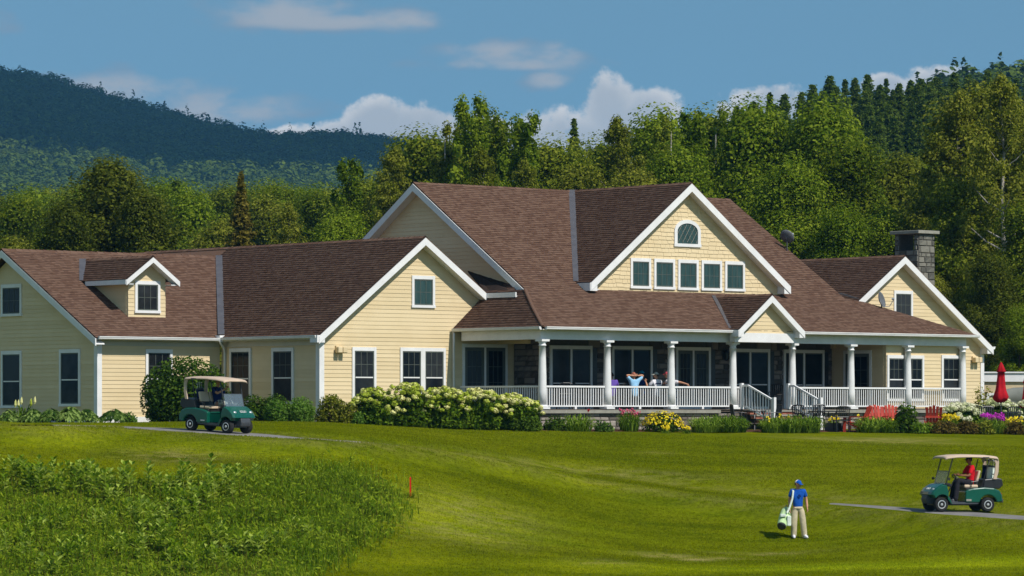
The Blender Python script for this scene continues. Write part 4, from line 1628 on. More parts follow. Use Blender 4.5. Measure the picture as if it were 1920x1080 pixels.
def ribbon(name, pts, half, mat, lift, kind='structure', res=.5, pt=None):
    """a strip following the ground along a world polyline"""
    P = [Vector((p[0], p[1], 0)) for p in pts]
    line = []
    for a, b in zip(P[:-1], P[1:]):
        n = max(1, int((b - a).length / res))
        line += [a.lerp(b, k / n) for k in range(n)]
    line.append(P[-1])
    vs, idx = [], []
    cross = (-1, -.6, -.2, .2, .6, 1)
    for k, p in enumerate(line):
        t = (line[min(k + 1, len(line) - 1)] - line[max(k - 1, 0)]).normalized()
        nn = Vector((-t.y, t.x, 0))
        jit = [1 + random.uniform(-.05, .05), 1 + random.uniform(-.05, .05)]
        h = half(k / (len(line) - 1)) if callable(half) else half
        for j, c in enumerate(cross):
            q = p + nn * c * h * (jit[0] if c < 0 else jit[1])
            vs.append((q.x, q.y, lift if 0 < j < 5 else -.08))
    V = np.array(vs)
    V[:, 2] += ground_np(V[:, 0], V[:, 1])
    w = len(cross)
    for k in range(len(line) - 1):
        for j in range(w - 1):
            idx.append((k * w + j, k * w + j + 1, (k + 1) * w + j + 1, (k + 1) * w + j))
    o = link(name, np_mesh(name, V, 4, mat, idx))
    o.data.polygons.foreach_set('use_smooth', [True] * len(o.data.polygons))
    return tag(o, kind=kind)


ribbon('cart_path', [tuple(b) for b in BENCH[:8]], lambda t: 1.45 if t < .86 else 1.45 - (t - .86) * 5.0, M['asphalt'], .035)
ribbon('cart_path', [tuple(b) for b in BENCH[12:]], lambda t: .25 + min(1, t * 2.2) * .75, M['asphalt'], .035)
bedL = [gxy(-80, 124.6), gxy(100, 124.6), gxy(250, 124.8), gxy(400, 125.3), gxy(560, 125.6)]
ribbon('planting_bed', bedL, 1.9, M['mulch'], .03)
bedR = [gxy(600, 125.6), gxy(760, 126.4), gxy(1000, 127.6), gxy(1200, 129.6), gxy(1400, 132.0), gxy(1650, 134.6), gxy(1980, 138.2)]
ribbon('planting_bed', bedR, 1.25, M['mulch'], .03)
terr = [hw(-.2, -1.2), hw(6, -2.6), hw(13, -3.4), hw(26, -3.6)]


# ---------------------------------------------------------------- grass and meadow
def inside(px, py, poly):
    n = len(poly)
    r = np.zeros(px.shape, bool)
    for i in range(n):
        x0, y0 = poly[i]
        x1, y1 = poly[(i + 1) % n]
        c = ((y0 > py) != (y1 > py)) & (px < (x1 - x0) * (py - y0) / (y1 - y0 + 1e-9) + x0)
        r ^= c
    return r


MEADOW = [(-80, 912), (0, 908), (150, 918), (300, 926), (420, 918), (520, 908), (600, 892), (680, 905), (735, 935), (742, 962), (700, 1005), (630, 1045), (570, 1068), (530, 1100), (500, 1160), (-80, 1160)]


def scatter(n, xr, yr):
    X = rng.uniform(*xr, n)
    Y = rng.uniform(*yr, n)
    z = ground_np(X, Y)
    px = 960 + X / Y * F
    py = HY - z / Y * F
    return X, Y, z, px, py


def blades(X, Y, z, h, w, lean=.35):
    n = len(X)
    th = rng.uniform(0, 2 * math.pi, n)
    dx, dy = np.cos(th) * w, np.sin(th) * w
    lt = rng.uniform(0, 2 * math.pi, n)
    ll = rng.uniform(0, lean, n) * h
    lx, ly = np.cos(lt) * ll, np.sin(lt) * ll
    b0 = np.stack([X - dx, Y - dy, z - .01], 1)
    b1 = np.stack([X + dx, Y + dy, z - .01], 1)
    m1 = np.stack([X + dx * .8 + lx * .35, Y + dy * .8 + ly * .35, z + h * .55], 1)
    tp = np.stack([X + lx, Y + ly, z + h], 1)
    m0 = np.stack([X - dx * .8 + lx * .35, Y - dy * .8 + ly * .35, z + h * .55], 1)
    return np.stack([b0, b1, m1, m0, m0, m1, tp, tp * .5 + (m0 + m1) * .25], 1)


X, Y, z, px, py = scatter(420000, (-21, 23), (93, 127))
bd_, _ = bench(X, Y)
path_ = (bd_ < 1.4) & ((px < 760) | (px > 1540))
keep = ~path_ & ~inside(px, py, MEADOW) & (py > 786) & (px > -60) & (px < 1980)
X, Y, z = X[keep], Y[keep], z[keep]
n = len(X)
h = rng.uniform(.02, .05, n)
wd = rng.uniform(.010, .022, n)
lt = math.pi / 2 + rng.normal(0, .5, n)          # mown away from the viewer
ll = h * rng.uniform(.3, 1.3, n)
tri = np.stack([np.stack([X - wd, Y, z - .004], 1), np.stack([X + wd, Y, z - .004], 1), np.stack([X + np.cos(lt) * ll, Y + np.sin(lt) * ll, z + h], 1)], 1).reshape(-1, 3)
gme2 = np_mesh('grass', tri, 3, lawn_material(True))
set_attrs(gme2, np.repeat(X, 3), np.repeat(Y, 3))
gr = link('grass', gme2)
tag(gr, kind='stuff')

X, Y, z, px, py = scatter(170000, (-17, -2), (91, 110))
cl0 = np.sin(X * 1.7 + np.sin(Y * 1.3) * 2) * np.sin(Y * 1.1 + X * .6) * .5 + .5
keep = inside(px + rng.normal(0, 24, len(px)), py + rng.normal(0, 13, len(px)), MEADOW) & (rng.random(len(px)) < .40 + .75 * cl0)
X, Y, z, px, py = X[keep], Y[keep], z[keep], px[keep], py[keep]
n = len(X)
cl = np.sin(X * 1.7 + np.sin(Y * 1.3) * 2) * np.sin(Y * 1.1 + X * .6) * .5 + .5
tall = np.clip((px - 430) / 150, 0, 1) * np.clip((720 - px) / 60, 0.15, 1)
h = rng.uniform(.10, .36, n) * (.35 + 1.1 * cl) * (1 + 1.1 * tall * rng.uniform(.3, 1, n)) + .05
B = blades(X, Y, z, h, rng.uniform(.008, .018, n), .55).reshape(-1, 4, 3)
pick = rng.random(n) < .75
c = np.stack([X, Y, z + h * rng.uniform(.2, 1.0, n)], 1)[pick]
L = cards(c + rng.normal(0, .05, c.shape), rng.uniform(.03, .095, len(c)), .33, np.array([.35, -.55, .6]), .6).reshape(-1, 4, 3)
k = rng.random(n) < .035                          # taller seeding stems
St = blades(X[k], Y[k], z[k], rng.uniform(.45, .8, int(k.sum())), np.full(int(k.sum()), .006), .4).reshape(-1, 4, 3)
sg = link('seed_stems', np_mesh('seed_stems', St.reshape(-1, 3), 4, M['rust']))
tag(sg, kind='stuff')
mw = link('meadow_grass', np_mesh('meadow_grass', np.concatenate([B, L]).reshape(-1, 3), 4, M['meadow']))
tag(mw, kind='stuff')


def leaf_quad(base, d, up, ln, wd):
    """one long leaf folded upward from base along d"""
    base, d, up = Vector(base), Vector(d).normalized(), Vector(up)
    s = d.cross(up).normalized() * wd
    a = base + d * ln * .45 + up * ln * .18
    b = base + d * ln + up * ln * .10
    return [base, a - s, b, a + s]


def milkweed(seed):
    rs = random.Random(seed)
    m = MB()
    hgt = rs.uniform(.60, .85)
    for s in range(rs.randint(5, 8)):
        bx, by = rs.uniform(-.38, .38), rs.uniform(-.38, .38)
        hh = hgt * rs.uniform(.7, 1.1)
        lx, ly = rs.uniform(-.14, .14), rs.uniform(-.14, .14)
        m.tube([(bx, by, -.05), (bx + lx, by + ly, hh)], [.010, .006], 4, False)
        k = int(hh / .095)
        for i in range(2, k + 1):
            zz = i * .095
            f = zz / hh
            th = (i % 2) * math.pi / 2 + rs.uniform(-.4, .4)
            for q in (0, math.pi):
                d = Vector((math.cos(th + q), math.sin(th + q), .15 + .8 * f * f))
                v = leaf_quad((bx + lx * f, by + ly * f, zz), d, (0, 0, 1), rs.uniform(.19, .27) * (1.08 - .3 * f), .062)
                m.add(v, [(0, 1, 2, 3)])
    return m.mesh('milkweed', M['milkweed'])


mk = [milkweed(s) for s in range(5)]
mk_spots = []
for px_, py_ in [(20, 905), (45, 910), (70, 920), (95, 918), (118, 912), (140, 915), (158, 920), (178, 922), (205, 924), (235, 928), (262, 926), (345, 922), (372, 925), (410, 922), (428, 918), (455, 922), (395, 935), (420, 945), (310, 930), (8, 930), (55, 935), (110, 938), (160, 940), (215, 950), (385, 955), (332, 968), (340, 985), (95, 1005), (190, 1000), (60, 1012), (150, 1075), (250, 985), (290, 1000), (510, 1040), (600, 1030), (395, 1075), (330, 1060), (20, 1060), (470, 1050), (130, 1045), (300, 1040), (350, 1090), (420, 1030), (560, 1015), (95, 1090), (240, 1060)]:
    mk_spots.append(gpt(px_, py_))
mk_rows = {'along the far edge of the rough meadow': [], 'across the middle of the rough meadow': [], 'at the near edge of the rough meadow': []}
for k, p in enumerate(mk_spots):
    o = link('milkweed_plant', mk[k % 5], None, None, p)
    o.rotation_euler = (0, 0, random.uniform(0, 6.28))
    s = random.uniform(.85, 1.2)
    o.scale = (s, s, s)
    tag(o, 'x', 'milkweed', 'milkweed plants in the meadow')
    py_ = HY - p.z / p.y * F
    mk_rows[list(mk_rows)[0 if py_ < 931 else 1 if py_ < 1020 else 2]].append(o)
MK_ROWS = mk_rows


# ---------------------------------------------------------------- trees
def crown_cards(clusters, per, size, asp=.6, core=.12, upbias=.5):
    out = []
    for (c, r) in clusters:
        k = max(8, int(per * (r[0] * r[1]) ** 0.5 if isinstance(r, tuple) else per * r * r))
        rr = np.array(r if isinstance(r, tuple) else (r, r, r * .85))
        d = rdir(k)
        rad = rng.uniform(.45, 1.08, (k, 1)) ** .7
        pts = np.array(c) + d * rad * rr
        sz = rng.uniform(.5, 1.5, k) * size
        nb = d * .95 + np.array([0, 0, upbias * .7])
        out.append(cards(pts, sz, asp, nb, .62))
        kc = int(k * core)
        if kc:
            pc = np.array(c) + rdir(kc) * rng.uniform(0, .6, (kc, 1)) * rr
            out.append(cards(pc, rng.uniform(2.6, 4.2, kc) * size, .8))
    return np.concatenate(out)


def limb_mesh(clusters, h, r0, lean=0.0, pick=14, seed=1, top=.8):
    rs = random.Random(seed)
    m = MB()
    pts = [Vector((0, 0, -.4))]
    for k in range(1, 7):
        f = k / 6
        pts.append(Vector((rs.uniform(-.12, .12) * f + lean * f, rs.uniform(-.12, .12) * f, h * top * f)))
    m.tube(pts, [r0 * (1 - .82 * k / 6) for k in range(7)], 7)
    for (c, r) in rs.sample(clusters, min(pick, len(clusters))):
        c = Vector(c)
        zt = max(h * .12, c.z - .45 * math.hypot(c.x, c.y) - .3)
        f = min(1, zt / (h * top))
        i = min(5, int(f * 6))
        b = pts[i].lerp(pts[i + 1], f * 6 - i)
        md = b.lerp(c, .5) + Vector((rs.uniform(-.15, .15), rs.uniform(-.15, .15), -.12))
        rr = r0 * .34 * (1 - .6 * f)
        m.tube([b, md, c], [rr, rr * .7, rr * .25], 5)
    return m


def broad_clusters(h, w, low, n, seed, shape=1.0, rr=(.09, .15)):
    rs = random.Random(seed)
    out = []
    while len(out) < n:
        f = rs.random()
        zz = low + (1 - low) * f
        env = math.sin(math.pi * min(1, (.12 + .88 * f) ** shape)) ** .6
        a = rs.uniform(0, 6.283)
        d = rs.uniform(.45, 1) * env * (1 if rs.random() < .8 else 1.22)
        r = rs.uniform(*rr) * h * (1.1 if d < env else .75)
        out.append(((math.cos(a) * d * w * .5 * .88, math.sin(a) * d * w * .5 * .88, h * (zz - .06)), r))
    return out


PROTO = {}


NAT = {'b': 4.8, 'p': 3.0, 'i': 3.6, 'c': 4.2}


def proto(kind):
    if kind in PROTO:
        return PROTO[kind]
    h = 10.0
    sd_ = sum(map(ord, kind))
    rs = random.Random(sd_)
    if kind.startswith('broad'):
        mat = {'a': 'leaf_mid', 'b': 'leaf_bright', 'c': 'leaf_olive', 'd': 'leaf_dark'}[kind[-1]]
        cl = broad_clusters(h, 4.8, .02, 95, sd_, .62, (.04, .115))
        V = crown_cards(cl, 860, .054, core=.08)
        tr = limb_mesh(cl, h, .17, pick=16, seed=sd_)
        bark = M['bark']
    elif kind.startswith('poplar'):
        mat = {'a': 'leaf_mid', 'b': 'leaf_bright', 'c': 'leaf_olive'}[kind[-1]]
        cl = []
        for k in range(15):                                  # upright leaders with ragged tops
            a, d = rs.uniform(0, 6.28), rs.uniform(.05, 1.15)
            hh = h * rs.uniform(.78, 1.0) * (1 - d * .17)
            for j in range(10):
                f = .10 + .90 * j / 9
                w_ = (1.30 - .72 * f)
                cl.append(((math.cos(a) * d * (1.1 - .2 * f) + rs.uniform(-.25, .25), math.sin(a) * d + rs.uniform(-.25, .25), hh * f - .2), (rs.uniform(.26, .52) * w_, rs.uniform(.26, .52) * w_, rs.uniform(.35, .6))))
        V = crown_cards(cl, 620, .049, core=.08)
        tr = limb_mesh(cl, h, .13, pick=18, seed=sd_, top=.9)
        bark = M['bark_pale']
    elif kind.startswith('birch'):
        mat = {'a': 'leaf_olive', 'b': 'leaf_olive'}[kind[-1]]
        cl = []
        for k in range(104):
            f = rs.random() ** .85
            a = rs.uniform(0, 6.28)
            env = (math.sin(math.pi * (.2 + .8 * f)) ** .8) * 1.7 + .12
            d = env * rs.uniform(.25, 1)
            cl.append(((math.cos(a) * d, math.sin(a) * d, h * (.03 + .95 * f) - .15), (rs.uniform(.22, .46), rs.uniform(.22, .46), rs.uniform(.22, .42))))
        V = crown_cards(cl, 560, .044, core=.03)
        tr = limb_mesh(cl, h, .12, pick=40, seed=sd_, top=.92)
        bark = M['bark_pale']
    else:
        mat = {'a': 'needle', 'b': 'needle', 'c': 'needle_brown'}[kind[-1]]
        pine = kind[-1] == 'b'
        pts = []
        zz = h * .06
        bare = MB()
        bare.tube([(0, 0, -.4), (0, 0, h * .97)], [.15, .02], 6)
        while zz < h:
            f = (zz / h)
            L = ((2.2 * (1 - f) ** .82 + .04) if pine else (1.85 * (1 - f) ** .85 + .05)) * (1.0 if not pine else rs.uniform(.75, 1.2))
            nb_ = rs.randint(6, 8) if not pine else rs.randint(5, 7)
            a0 = rs.uniform(0, 6.28)
            for k in range(nb_):
                a = a0 + 6.283 * k / nb_ + rs.uniform(-.25, .25)
                l2 = L * rs.uniform(.75, 1.1)
                droop = (-.18 if not pine else .20) * l2
                bare.tube([(0, 0, zz), (math.cos(a) * l2 * .9, math.sin(a) * l2 * .9, zz + droop)], [.03, .008], 4, False)
                q = max(8, int(44 * l2)) if not pine else max(12, int(64 * l2))
                t = np.sqrt(rng.random(q)) if not pine else rng.uniform(.25, 1, q)
                zz_ = zz + rs.uniform(-.18, .18)
                side = rng.normal(0, .17, q) * (1.25 - t) * l2 + (rng.normal(0, .13, q) if pine else 0)
                x = math.cos(a) * t * l2 - math.sin(a) * side
                y = math.sin(a) * t * l2 + math.cos(a) * side
                z_ = zz_ + droop * t * t + rng.normal(0, .06 if not pine else .11, q) + (0 if not pine else .06)
                pts.append(np.stack([x, y, z_], 1))
            zz += h * (rs.uniform(.024, .042) if not pine else rs.uniform(.03, .06))
        P = np.concatenate(pts)
        out_ = P * np.array([1, 1, 0])
        out_ = out_ / (np.linalg.norm(out_, axis=1, keepdims=True) + .05)
        P = P + rng.normal(0, .05, P.shape)
        V = cards(P, rng.uniform(.07, .15, len(P)), .5, np.array([0, 0, .5]) + out_ * .6, .8)
        V2 = cards(P[::3] * np.array([.6, .6, 1]), rng.uniform(.2, .3, len(P[::3])), .6, np.array([0, 0, .6]), .8)
        V = np.concatenate([V, V2])
        tr = bare
        bark = M['bark']
    cm = np_mesh('crown', V, 4, M[mat])
    PROTO[kind] = (cm, tr.mesh('trunk', bark))
    return PROTO[kind]


TREES = [0]


def tree(kind, px, top, Y, wpx, label, name='tree', cat='tree', group='trees behind the clubhouse', z=None, hmul=1.0):
    """a tree whose crown top shows at picture row `top`"""
    cm, tm = proto(kind)
    X_ = (px - 960) / F * Y
    zb = -.5 if z is None else z
    zt = (HY - top) / F * Y
    hgt = (zt - zb)
    s = hgt / 10.0
    nat = NAT['i' if kind.startswith('birch') else kind[0]]
    if kind[0] == 'c':
        wpx = max(wpx, 1.15 * nat / 10 * hgt / Y * F)
    else:
        wpx = max(wpx, nat / 10 * (1.02 if not kind.startswith(('birch', 'pop')) else .85) * (HY - top + 40))
    ws = (wpx / F * Y) / nat
    e = empty(name, (X_, Y, zb), label, cat, group, random.uniform(0, 6.28))
    e.scale = (ws, ws, s)
    link('crown', cm, None, e)
    link('trunk', tm, None, e)
    return e


_O = 'first second third fourth fifth sixth seventh eighth ninth tenth eleventh twelfth thirteenth fourteenth fifteenth sixteenth seventeenth eighteenth nineteenth'.split()
ORD = _O + ['twentieth'] + ['twenty-' + w for w in _O[:9]] + ['thirtieth'] + ['thirty-' + w for w in _O[:9]]


def ordinals(objs, text):
    """labels things of one row by their order from the left"""
    for k, o in enumerate(sorted(objs, key=lambda q: q.location.x / max(q.location.y, 1))):
        o['label'] = text % ORD[k]


for w_, r_ in MK_ROWS.items():
    ordinals(r_, '%s milkweed plant from the left ' + w_)

# left of the clubhouse
tree('broadd', 200, 288, 172, 300, 'big round dark green tree rising behind the left wing roof', 'broadleaf_tree')
tree('broadd', 118, 372, 168, 200, 'low dark tree in front of the big round tree at its left flank', 'broadleaf_tree')
tree('broadd', 270, 345, 170, 190, 'dark tree filling the right flank of the big round tree', 'broadleaf_tree')
tree('broada', 40, 366, 215, 120, 'mid green tree at the far left edge of the picture', 'broadleaf_tree')
tree('broadb', 345, 352, 235, 120, 'light green leafy tree right of the big round dark tree', 'broadleaf_tree')
tree('conic', 452, 330, 190, 115, 'rust tinged thin spruce with a bare pale stem behind the left wing', 'spruce_tree', z=(HY - 330) / F * 190 - 7.5)
tree('birchb', 540, 372, 186, 125, 'small pale birch behind the left wing right of the rusty spruce', 'birch_tree')
tree('broadc', 408, 398, 205, 100, 'olive leafy tree half hidden by the rusty spruce', 'broadleaf_tree')
tree('broadc', 505, 352, 250, 90, 'pale leafy tree behind the small pale birch', 'broadleaf_tree')
tree('broada', 600, 356, 240, 130, 'mid green tree between the pale birch and the tall poplar', 'broadleaf_tree')
tree('poplarb', 655, 285, 196, 84, 'slender poplar with a ragged double top left of the main gable', 'poplar_tree')
tree('birchb', 736, 268, 192, 110, 'birch with white forked stems behind the peak of the main gable', 'birch_tree')
tree('broada', 690, 330, 230, 120, 'green tree between the slender poplar and the forked birch', 'broadleaf_tree')
tree('broadb', 640, 400, 182, 120, 'low bright tree at the foot of the slender poplar', 'broadleaf_tree')
tree('broadc', 20, 430, 178, 110, 'low olive tree over the roof end at the far left', 'broadleaf_tree')
# the row behind the main roof
tree('broadb', 1236, 212, 204, 150, 'rounded bright tree between the two poplars left of the front gable peak', 'broadleaf_tree')
tree('broada', 1322, 206, 208, 150, 'rounded green tree between the poplars right of the front gable peak', 'broadleaf_tree')
tree('broada', 1128, 262, 214, 130, 'round green tree between the single spruce and the thin birch', 'broadleaf_tree')
tree('broada', 912, 215, 210, 150, 'leafy tree filling the tall poplar cluster from behind', 'broadleaf_tree')
tree('broada', 800, 246, 200, 150, 'leafy green tree just right of the main gable peak', 'broadleaf_tree')
tree('poplarc', 838, 205, 194, 92, 'poplar at the left of the tall cluster over the main ridge', 'poplar_tree')
tree('poplarb', 884, 164, 192, 110, 'tallest poplar of the cluster over the main ridge', 'poplar_tree')
tree('poplara', 935, 186, 198, 92, 'poplar right beside the tallest poplar of the cluster', 'poplar_tree')
tree('poplarb', 984, 200, 196, 86, 'poplar at the right end of the tall cluster', 'poplar_tree')
tree('birchb', 905, 270, 182, 170, 'pale stemmed willowy tree in front of the tall poplar cluster', 'birch_tree')
tree('birchb', 985, 290, 184, 150, 'willowy tree standing in front of the right side of the poplar cluster', 'birch_tree')
tree('broada', 1030, 262, 204, 120, 'rounded green tree between the poplar cluster and the single spruce', 'broadleaf_tree')
tree('conia', 1076, 226, 262, 52, 'single dark spruce against the white cloud', 'spruce_tree', z=(HY - 226) / F * 262 - 8)
tree('broadc', 1090, 296, 196, 150, 'olive tree below the single dark spruce', 'broadleaf_tree')
tree('birchb', 1158, 208, 190, 104, 'tall thin birch right of the single spruce with open twigs at its top', 'birch_tree')
tree('broadc', 1190, 300, 186, 130, 'low olive tree left of the big front gable', 'broadleaf_tree')
tree('poplara', 1252, 186, 196, 105, 'poplar standing left above the peak of the big front gable', 'poplar_tree')
tree('poplarb', 1300, 196, 200, 100, 'poplar right above the peak of the big front gable', 'poplar_tree')
tree('poplara', 1346, 178, 206, 92, 'poplar with a pointed top right of the front gable peak', 'poplar_tree')
tree('broadb', 1270, 280, 188, 170, 'bright green crown just behind the front gable peak', 'broadleaf_tree')
tree('broadb', 1410, 196, 190, 215, 'broad bright green tree behind the right end of the main ridge', 'broadleaf_tree')
tree('broadb', 1540, 192, 188, 240, 'broad bright tree over the satellite dish on the main roof', 'broadleaf_tree')
tree('broadb', 1480, 300, 180, 190, 'lower bright green crown right behind the main roof slope', 'broadleaf_tree')
tree('broada', 1600, 262, 184, 190, 'leafy tree between the dish and the stone chimney', 'broadleaf_tree')
tree('broadb', 1575, 390, 176, 150, 'low bright tree behind the ridge of the right wing', 'broadleaf_tree')
tree('broadc', 1690, 270, 200, 130, 'pale olive tree just left of the chimney top', 'broadleaf_tree')
tree('broadb', 1655, 400, 178, 120, 'low leafy tree directly behind the chimney', 'broadleaf_tree')
tree('birchb', 1880, 128, 170, 215, 'huge birch with pale forked trunk filling the right edge', 'birch_tree')
tree('birchb', 1795, 160, 176, 190, 'tall thin leaved tree left of the huge forked birch', 'birch_tree')
tree('broadc', 1945, 165, 176, 300, 'big tree cut off by the right picture edge behind the forked birch', 'broadleaf_tree')
tree('broadc', 1838, 132, 178, 330, 'huge spreading tree behind the forked birch at the right edge', 'broadleaf_tree')
tree('broada', 1790, 330, 172, 170, 'dark leafy tree right of the chimney', 'broadleaf_tree')
tree('broada', 1925, 380, 166, 170, 'shady tree over the low building at the right edge', 'broadleaf_tree')
tree('broadd', 1855, 470, 164, 150, 'dark low tree in the shade behind the right wing eave', 'broadleaf_tree')
tree('broadb', 1912, 575, 160, 90, 'bright low bush tree over the pale low building', 'broadleaf_tree')
tree('broadc', 1735, 500, 168, 110, 'small olive tree between the chimney and the shady trees', 'broadleaf_tree')
tree('poplarc', 1446, 250, 220, 80, 'olive poplar rising behind the broad bright tree', 'poplar_tree')
# wood behind the left wing, one tree like another
rs = random.Random(4)
woods = []
for k in range(46):
    px_ = rs.uniform(-60, 790)
    Y_ = rs.uniform(255, 380)
    woods.append(tree(rs.choice(['broada', 'broadb', 'broadc', 'broadd', 'broada', 'conia']), px_, rs.uniform(335, 385) + (380 - Y_) * .06 - max(0, px_ - 450) * .07, Y_, rs.uniform(70, 115),
         'tree of the green wood between the left wing and the mountain', 'woodland_tree', 'tree', 'trees of the wood below the mountain', z=2))
woods.sort(key=lambda q: q.location.y)
ordinals(woods[:23], '%s tree from the left in the nearer row of the wood below the mountain')
ordinals(woods[23:], '%s tree from the left in the farther row of the wood below the mountain')
# the hill on the right
rowA, rowB = [], []
CON = [(1385, 196, 330), (1412, 186, 335), (1440, 180, 340), (1470, 178, 345), (1500, 166, 380), (1525, 158, 390), (1552, 150, 395), (1580, 158, 385), (1606, 150, 400), (1632, 146, 395), (1662, 148, 405), (1688, 152, 395), (1705, 148, 400), (1730, 146, 405), (1758, 142, 410), (1785, 140, 405), (1812, 136, 410), (1850, 140, 405), (1890, 138, 400), (1930, 135, 400)]
for k, (px_, tp, Y_) in enumerate(CON):
    for q, (dx, dt, dY, row) in enumerate(((0, 0, 0, rowA), (14, 16, -12, rowA), (4, 46, -26, rowB), (18, 80, -48, rowB))):
        if row is rowB and (k % 3 == 2 or px_ < 1490):
            continue
        if q == 1 and k % 4 == 3:
            continue
        p_, t_, y_ = px_ + dx + rs.uniform(-5, 5), tp + dt + rs.uniform(-7, 9), Y_ + dY
        zt = (HY - t_) / F * y_
        row.append(tree(rs.choice(['conia', 'conib', 'conib']), p_, t_, y_, rs.uniform(84, 112), 'x', 'conifer_tree', 'conifer', 'conifers on the right hill', z=zt - rs.uniform(10, 13)))
ordinals(rowA, '%s dark conifer from the left along the crest of the right hill')
ordinals(rowB, '%s dark conifer from the left in the lower rows on the right hill')
woods = []
for k in range(26):
    px_ = rs.uniform(1360, 1960)
    Y_ = rs.uniform(255, 320)
    zt = (HY - rs.uniform(285, 330)) / F * Y_
    woods.append(tree(rs.choice(['broada', 'broadb', 'broadd', 'conia']), px_, HY - zt * F / Y_, Y_, rs.uniform(85, 125), 'leafy tree at the foot of the conifer stand on the right hill', 'woodland_tree', 'tree', 'leafy trees below the conifers', z=zt - 13))
woods.sort(key=lambda q: q.location.y)
ordinals(woods[:13], '%s leafy tree from the left in the nearer row below the right hill conifers')
ordinals(woods[13:], '%s leafy tree from the left in the farther row below the right hill conifers')


# ---------------------------------------------------------------- hills
def surf(name, fx, X0, X1, nx_, Y0, Y1, ny_, mat):
    xs, ys = np.linspace(X0, X1, nx_), np.linspace(Y0, Y1, ny_)
    A, B_ = np.meshgrid(xs, ys)
    Zs = fx(A, B_)
    i_ = np.arange(nx_ * ny_).reshape(ny_, nx_)
    q = np.stack([i_[:-1, :-1], i_[:-1, 1:], i_[1:, 1:], i_[1:, :-1]], -1).reshape(-1, 4)
    me = np_mesh(name, np.stack([A, B_, Zs], -1).reshape(-1, 3), 4, mat, q)
    me.polygons.foreach_set('use_smooth', [True] * len(me.polygons))
    return tag(link(name, me), kind='structure')


def ico(sub):
    bm = bmesh.new()
    bmesh.ops.create_icosphere(bm, subdivisions=sub, radius=1)
    v = np.array([p.co[:] for p in bm.verts])
    f = np.array([[q.index for q in t.verts] for t in bm.faces])
    bm.free()
    return v, f


def canopy(name, X, Y, z, size, mat, cone=None, sub=2):
    """solid lumps; used for the cloud"""
    V, Fc = ico(sub)
    n = len(X)
    N = len(V)
    P = V[None] * (1 + rng.normal(0, .10, (n, N, 1)))
    P = P * np.asarray(size)[:, None, None] + np.stack([X, Y, z], 1)[:, None]
    idx = (Fc[None] + (np.arange(n) * N)[:, None, None]).reshape(-1, 3)
    o = link(name, np_mesh(name, P.reshape(-1, 3), 3, mat, idx))
    return tag(o, kind='stuff')


def leaf_canopy(name, X, Y, z, size, mat, cone=None, per=44, fine=1.0):
    """far crowns as domes (or spires) of leaf clumps, too many and too far to tell apart"""
    n = len(X)
    d = rdir(n * per).reshape(n, per, 3)
    d[:, :, 2] = np.abs(d[:, :, 2]) * 1.15 - .15
    r = rng.uniform(.8, 1.06, (n, per, 1))
    stretch = np.ones((n, 1, 3))
    stretch[:, :, 2] = rng.uniform(.8, 1.35, (n, 1))
    P = d * r * stretch
    if cone is not None and cone.any():
        t = rng.random((int(cone.sum()), per)) ** 1.6
        a = rng.uniform(0, 6.283, t.shape)
        rr = (1 - t) * .52 + .03
        P[cone] = np.stack([np.cos(a) * rr, np.sin(a) * rr, t * 2.1], -1)
    sz = np.asarray(size)[:, None, None]
    C = (P * sz + np.stack([X, Y, z + np.asarray(size) * .45], 1)[:, None]).reshape(-1, 3)
    nn = (d + np.array([0, 0, .35])).reshape(-1, 3)
    s_ = np.repeat(np.asarray(size), per) * rng.uniform(.17, .34, n * per) * fine
    if cone is not None:
        s_ = np.where(np.repeat(cone, per), s_ * .7, s_)
    o = link(name, np_mesh(name, cards(C, s_, .75, nn, .38), 4, mat))
    return tag(o, kind='stuff')


RIDGE = [(-900, 60), (-400, 40), (-150, 78), (0, 118), (100, 134), (200, 163), (300, 195), (420, 225), (480, 240), (540, 247), (650, 244), (720, 250), (790, 258), (900, 275), (1100, 300), (1500, 330), (2200, 330)]
_rx = np.array([(p[0] - 960) / F * 2600 for p in RIDGE])
_rz = np.array([(HY - p[1]) / F * 2600 - 9 for p in RIDGE])


def mountain(X, Y):
    zr = np.interp(X * 2600 / np.maximum(Y, 1500) * (1.0) if False else X, _rx, _rz)
    t = np.clip((Y - 1150) / 1450, 0, 1)
    s = t ** .92
    rough = 9 * np.sin(X * .011 + Y * .004) * np.sin(Y * .009 + X * .006) * np.sin(math.pi * t)
    back = np.clip((Y - 2600) / 900, 0, 1)
    return (40 + (zr - 40) * s + rough) * (1 - back * .8)


surf('mountain', mountain, -800, 700, 90, 1000, 3500, 70, M['forest_ground'])
n = 7800
Y = 1330 + (2640 - 1330) * rng.random(n) ** .9
px = rng.uniform(-120, 1130, n)
X = (px - 960) / F * Y
z = mountain(X, Y)
leaf_canopy('mountain_forest', X, Y, z, 2.4 + 4.6 * rng.random(n) ** 1.5, M['forest'], rng.random(n) < .03, 56, .74)
n = 500                                     # the ridge line: smaller crowns and spires
px = np.sort(rng.uniform(-40, 860, n))
Y = rng.uniform(2540, 2625, n)
X = (px - 960) / F * Y
leaf_canopy('ridge_forest', X, Y, mountain(X, Y), rng.uniform(1.8, 3.6, n), M['forest'], rng.random(n) < .02, 90, .7)
# gentle valley floor between, and the hill on the right
RH = [(1100, 330), (1250, 270), (1385, 225), (1500, 205), (1600, 190), (1700, 185), (1800, 175), (1900, 170), (2100, 150), (2600, 140)]
_hx = np.array([(p[0] - 960) / F * 420 for p in RH])
_hz = np.array([(HY - p[1] - 40) / F * 420 - 8 for p in RH])


def hill(X, Y):
    zr = np.interp(X, _hx, _hz)
    t = np.clip((Y - 210) / 200, 0, 1)
    return -1 + (zr + 1) * t * t * (3 - 2 * t) * np.clip((1100 - Y) / 500, .2, 1)


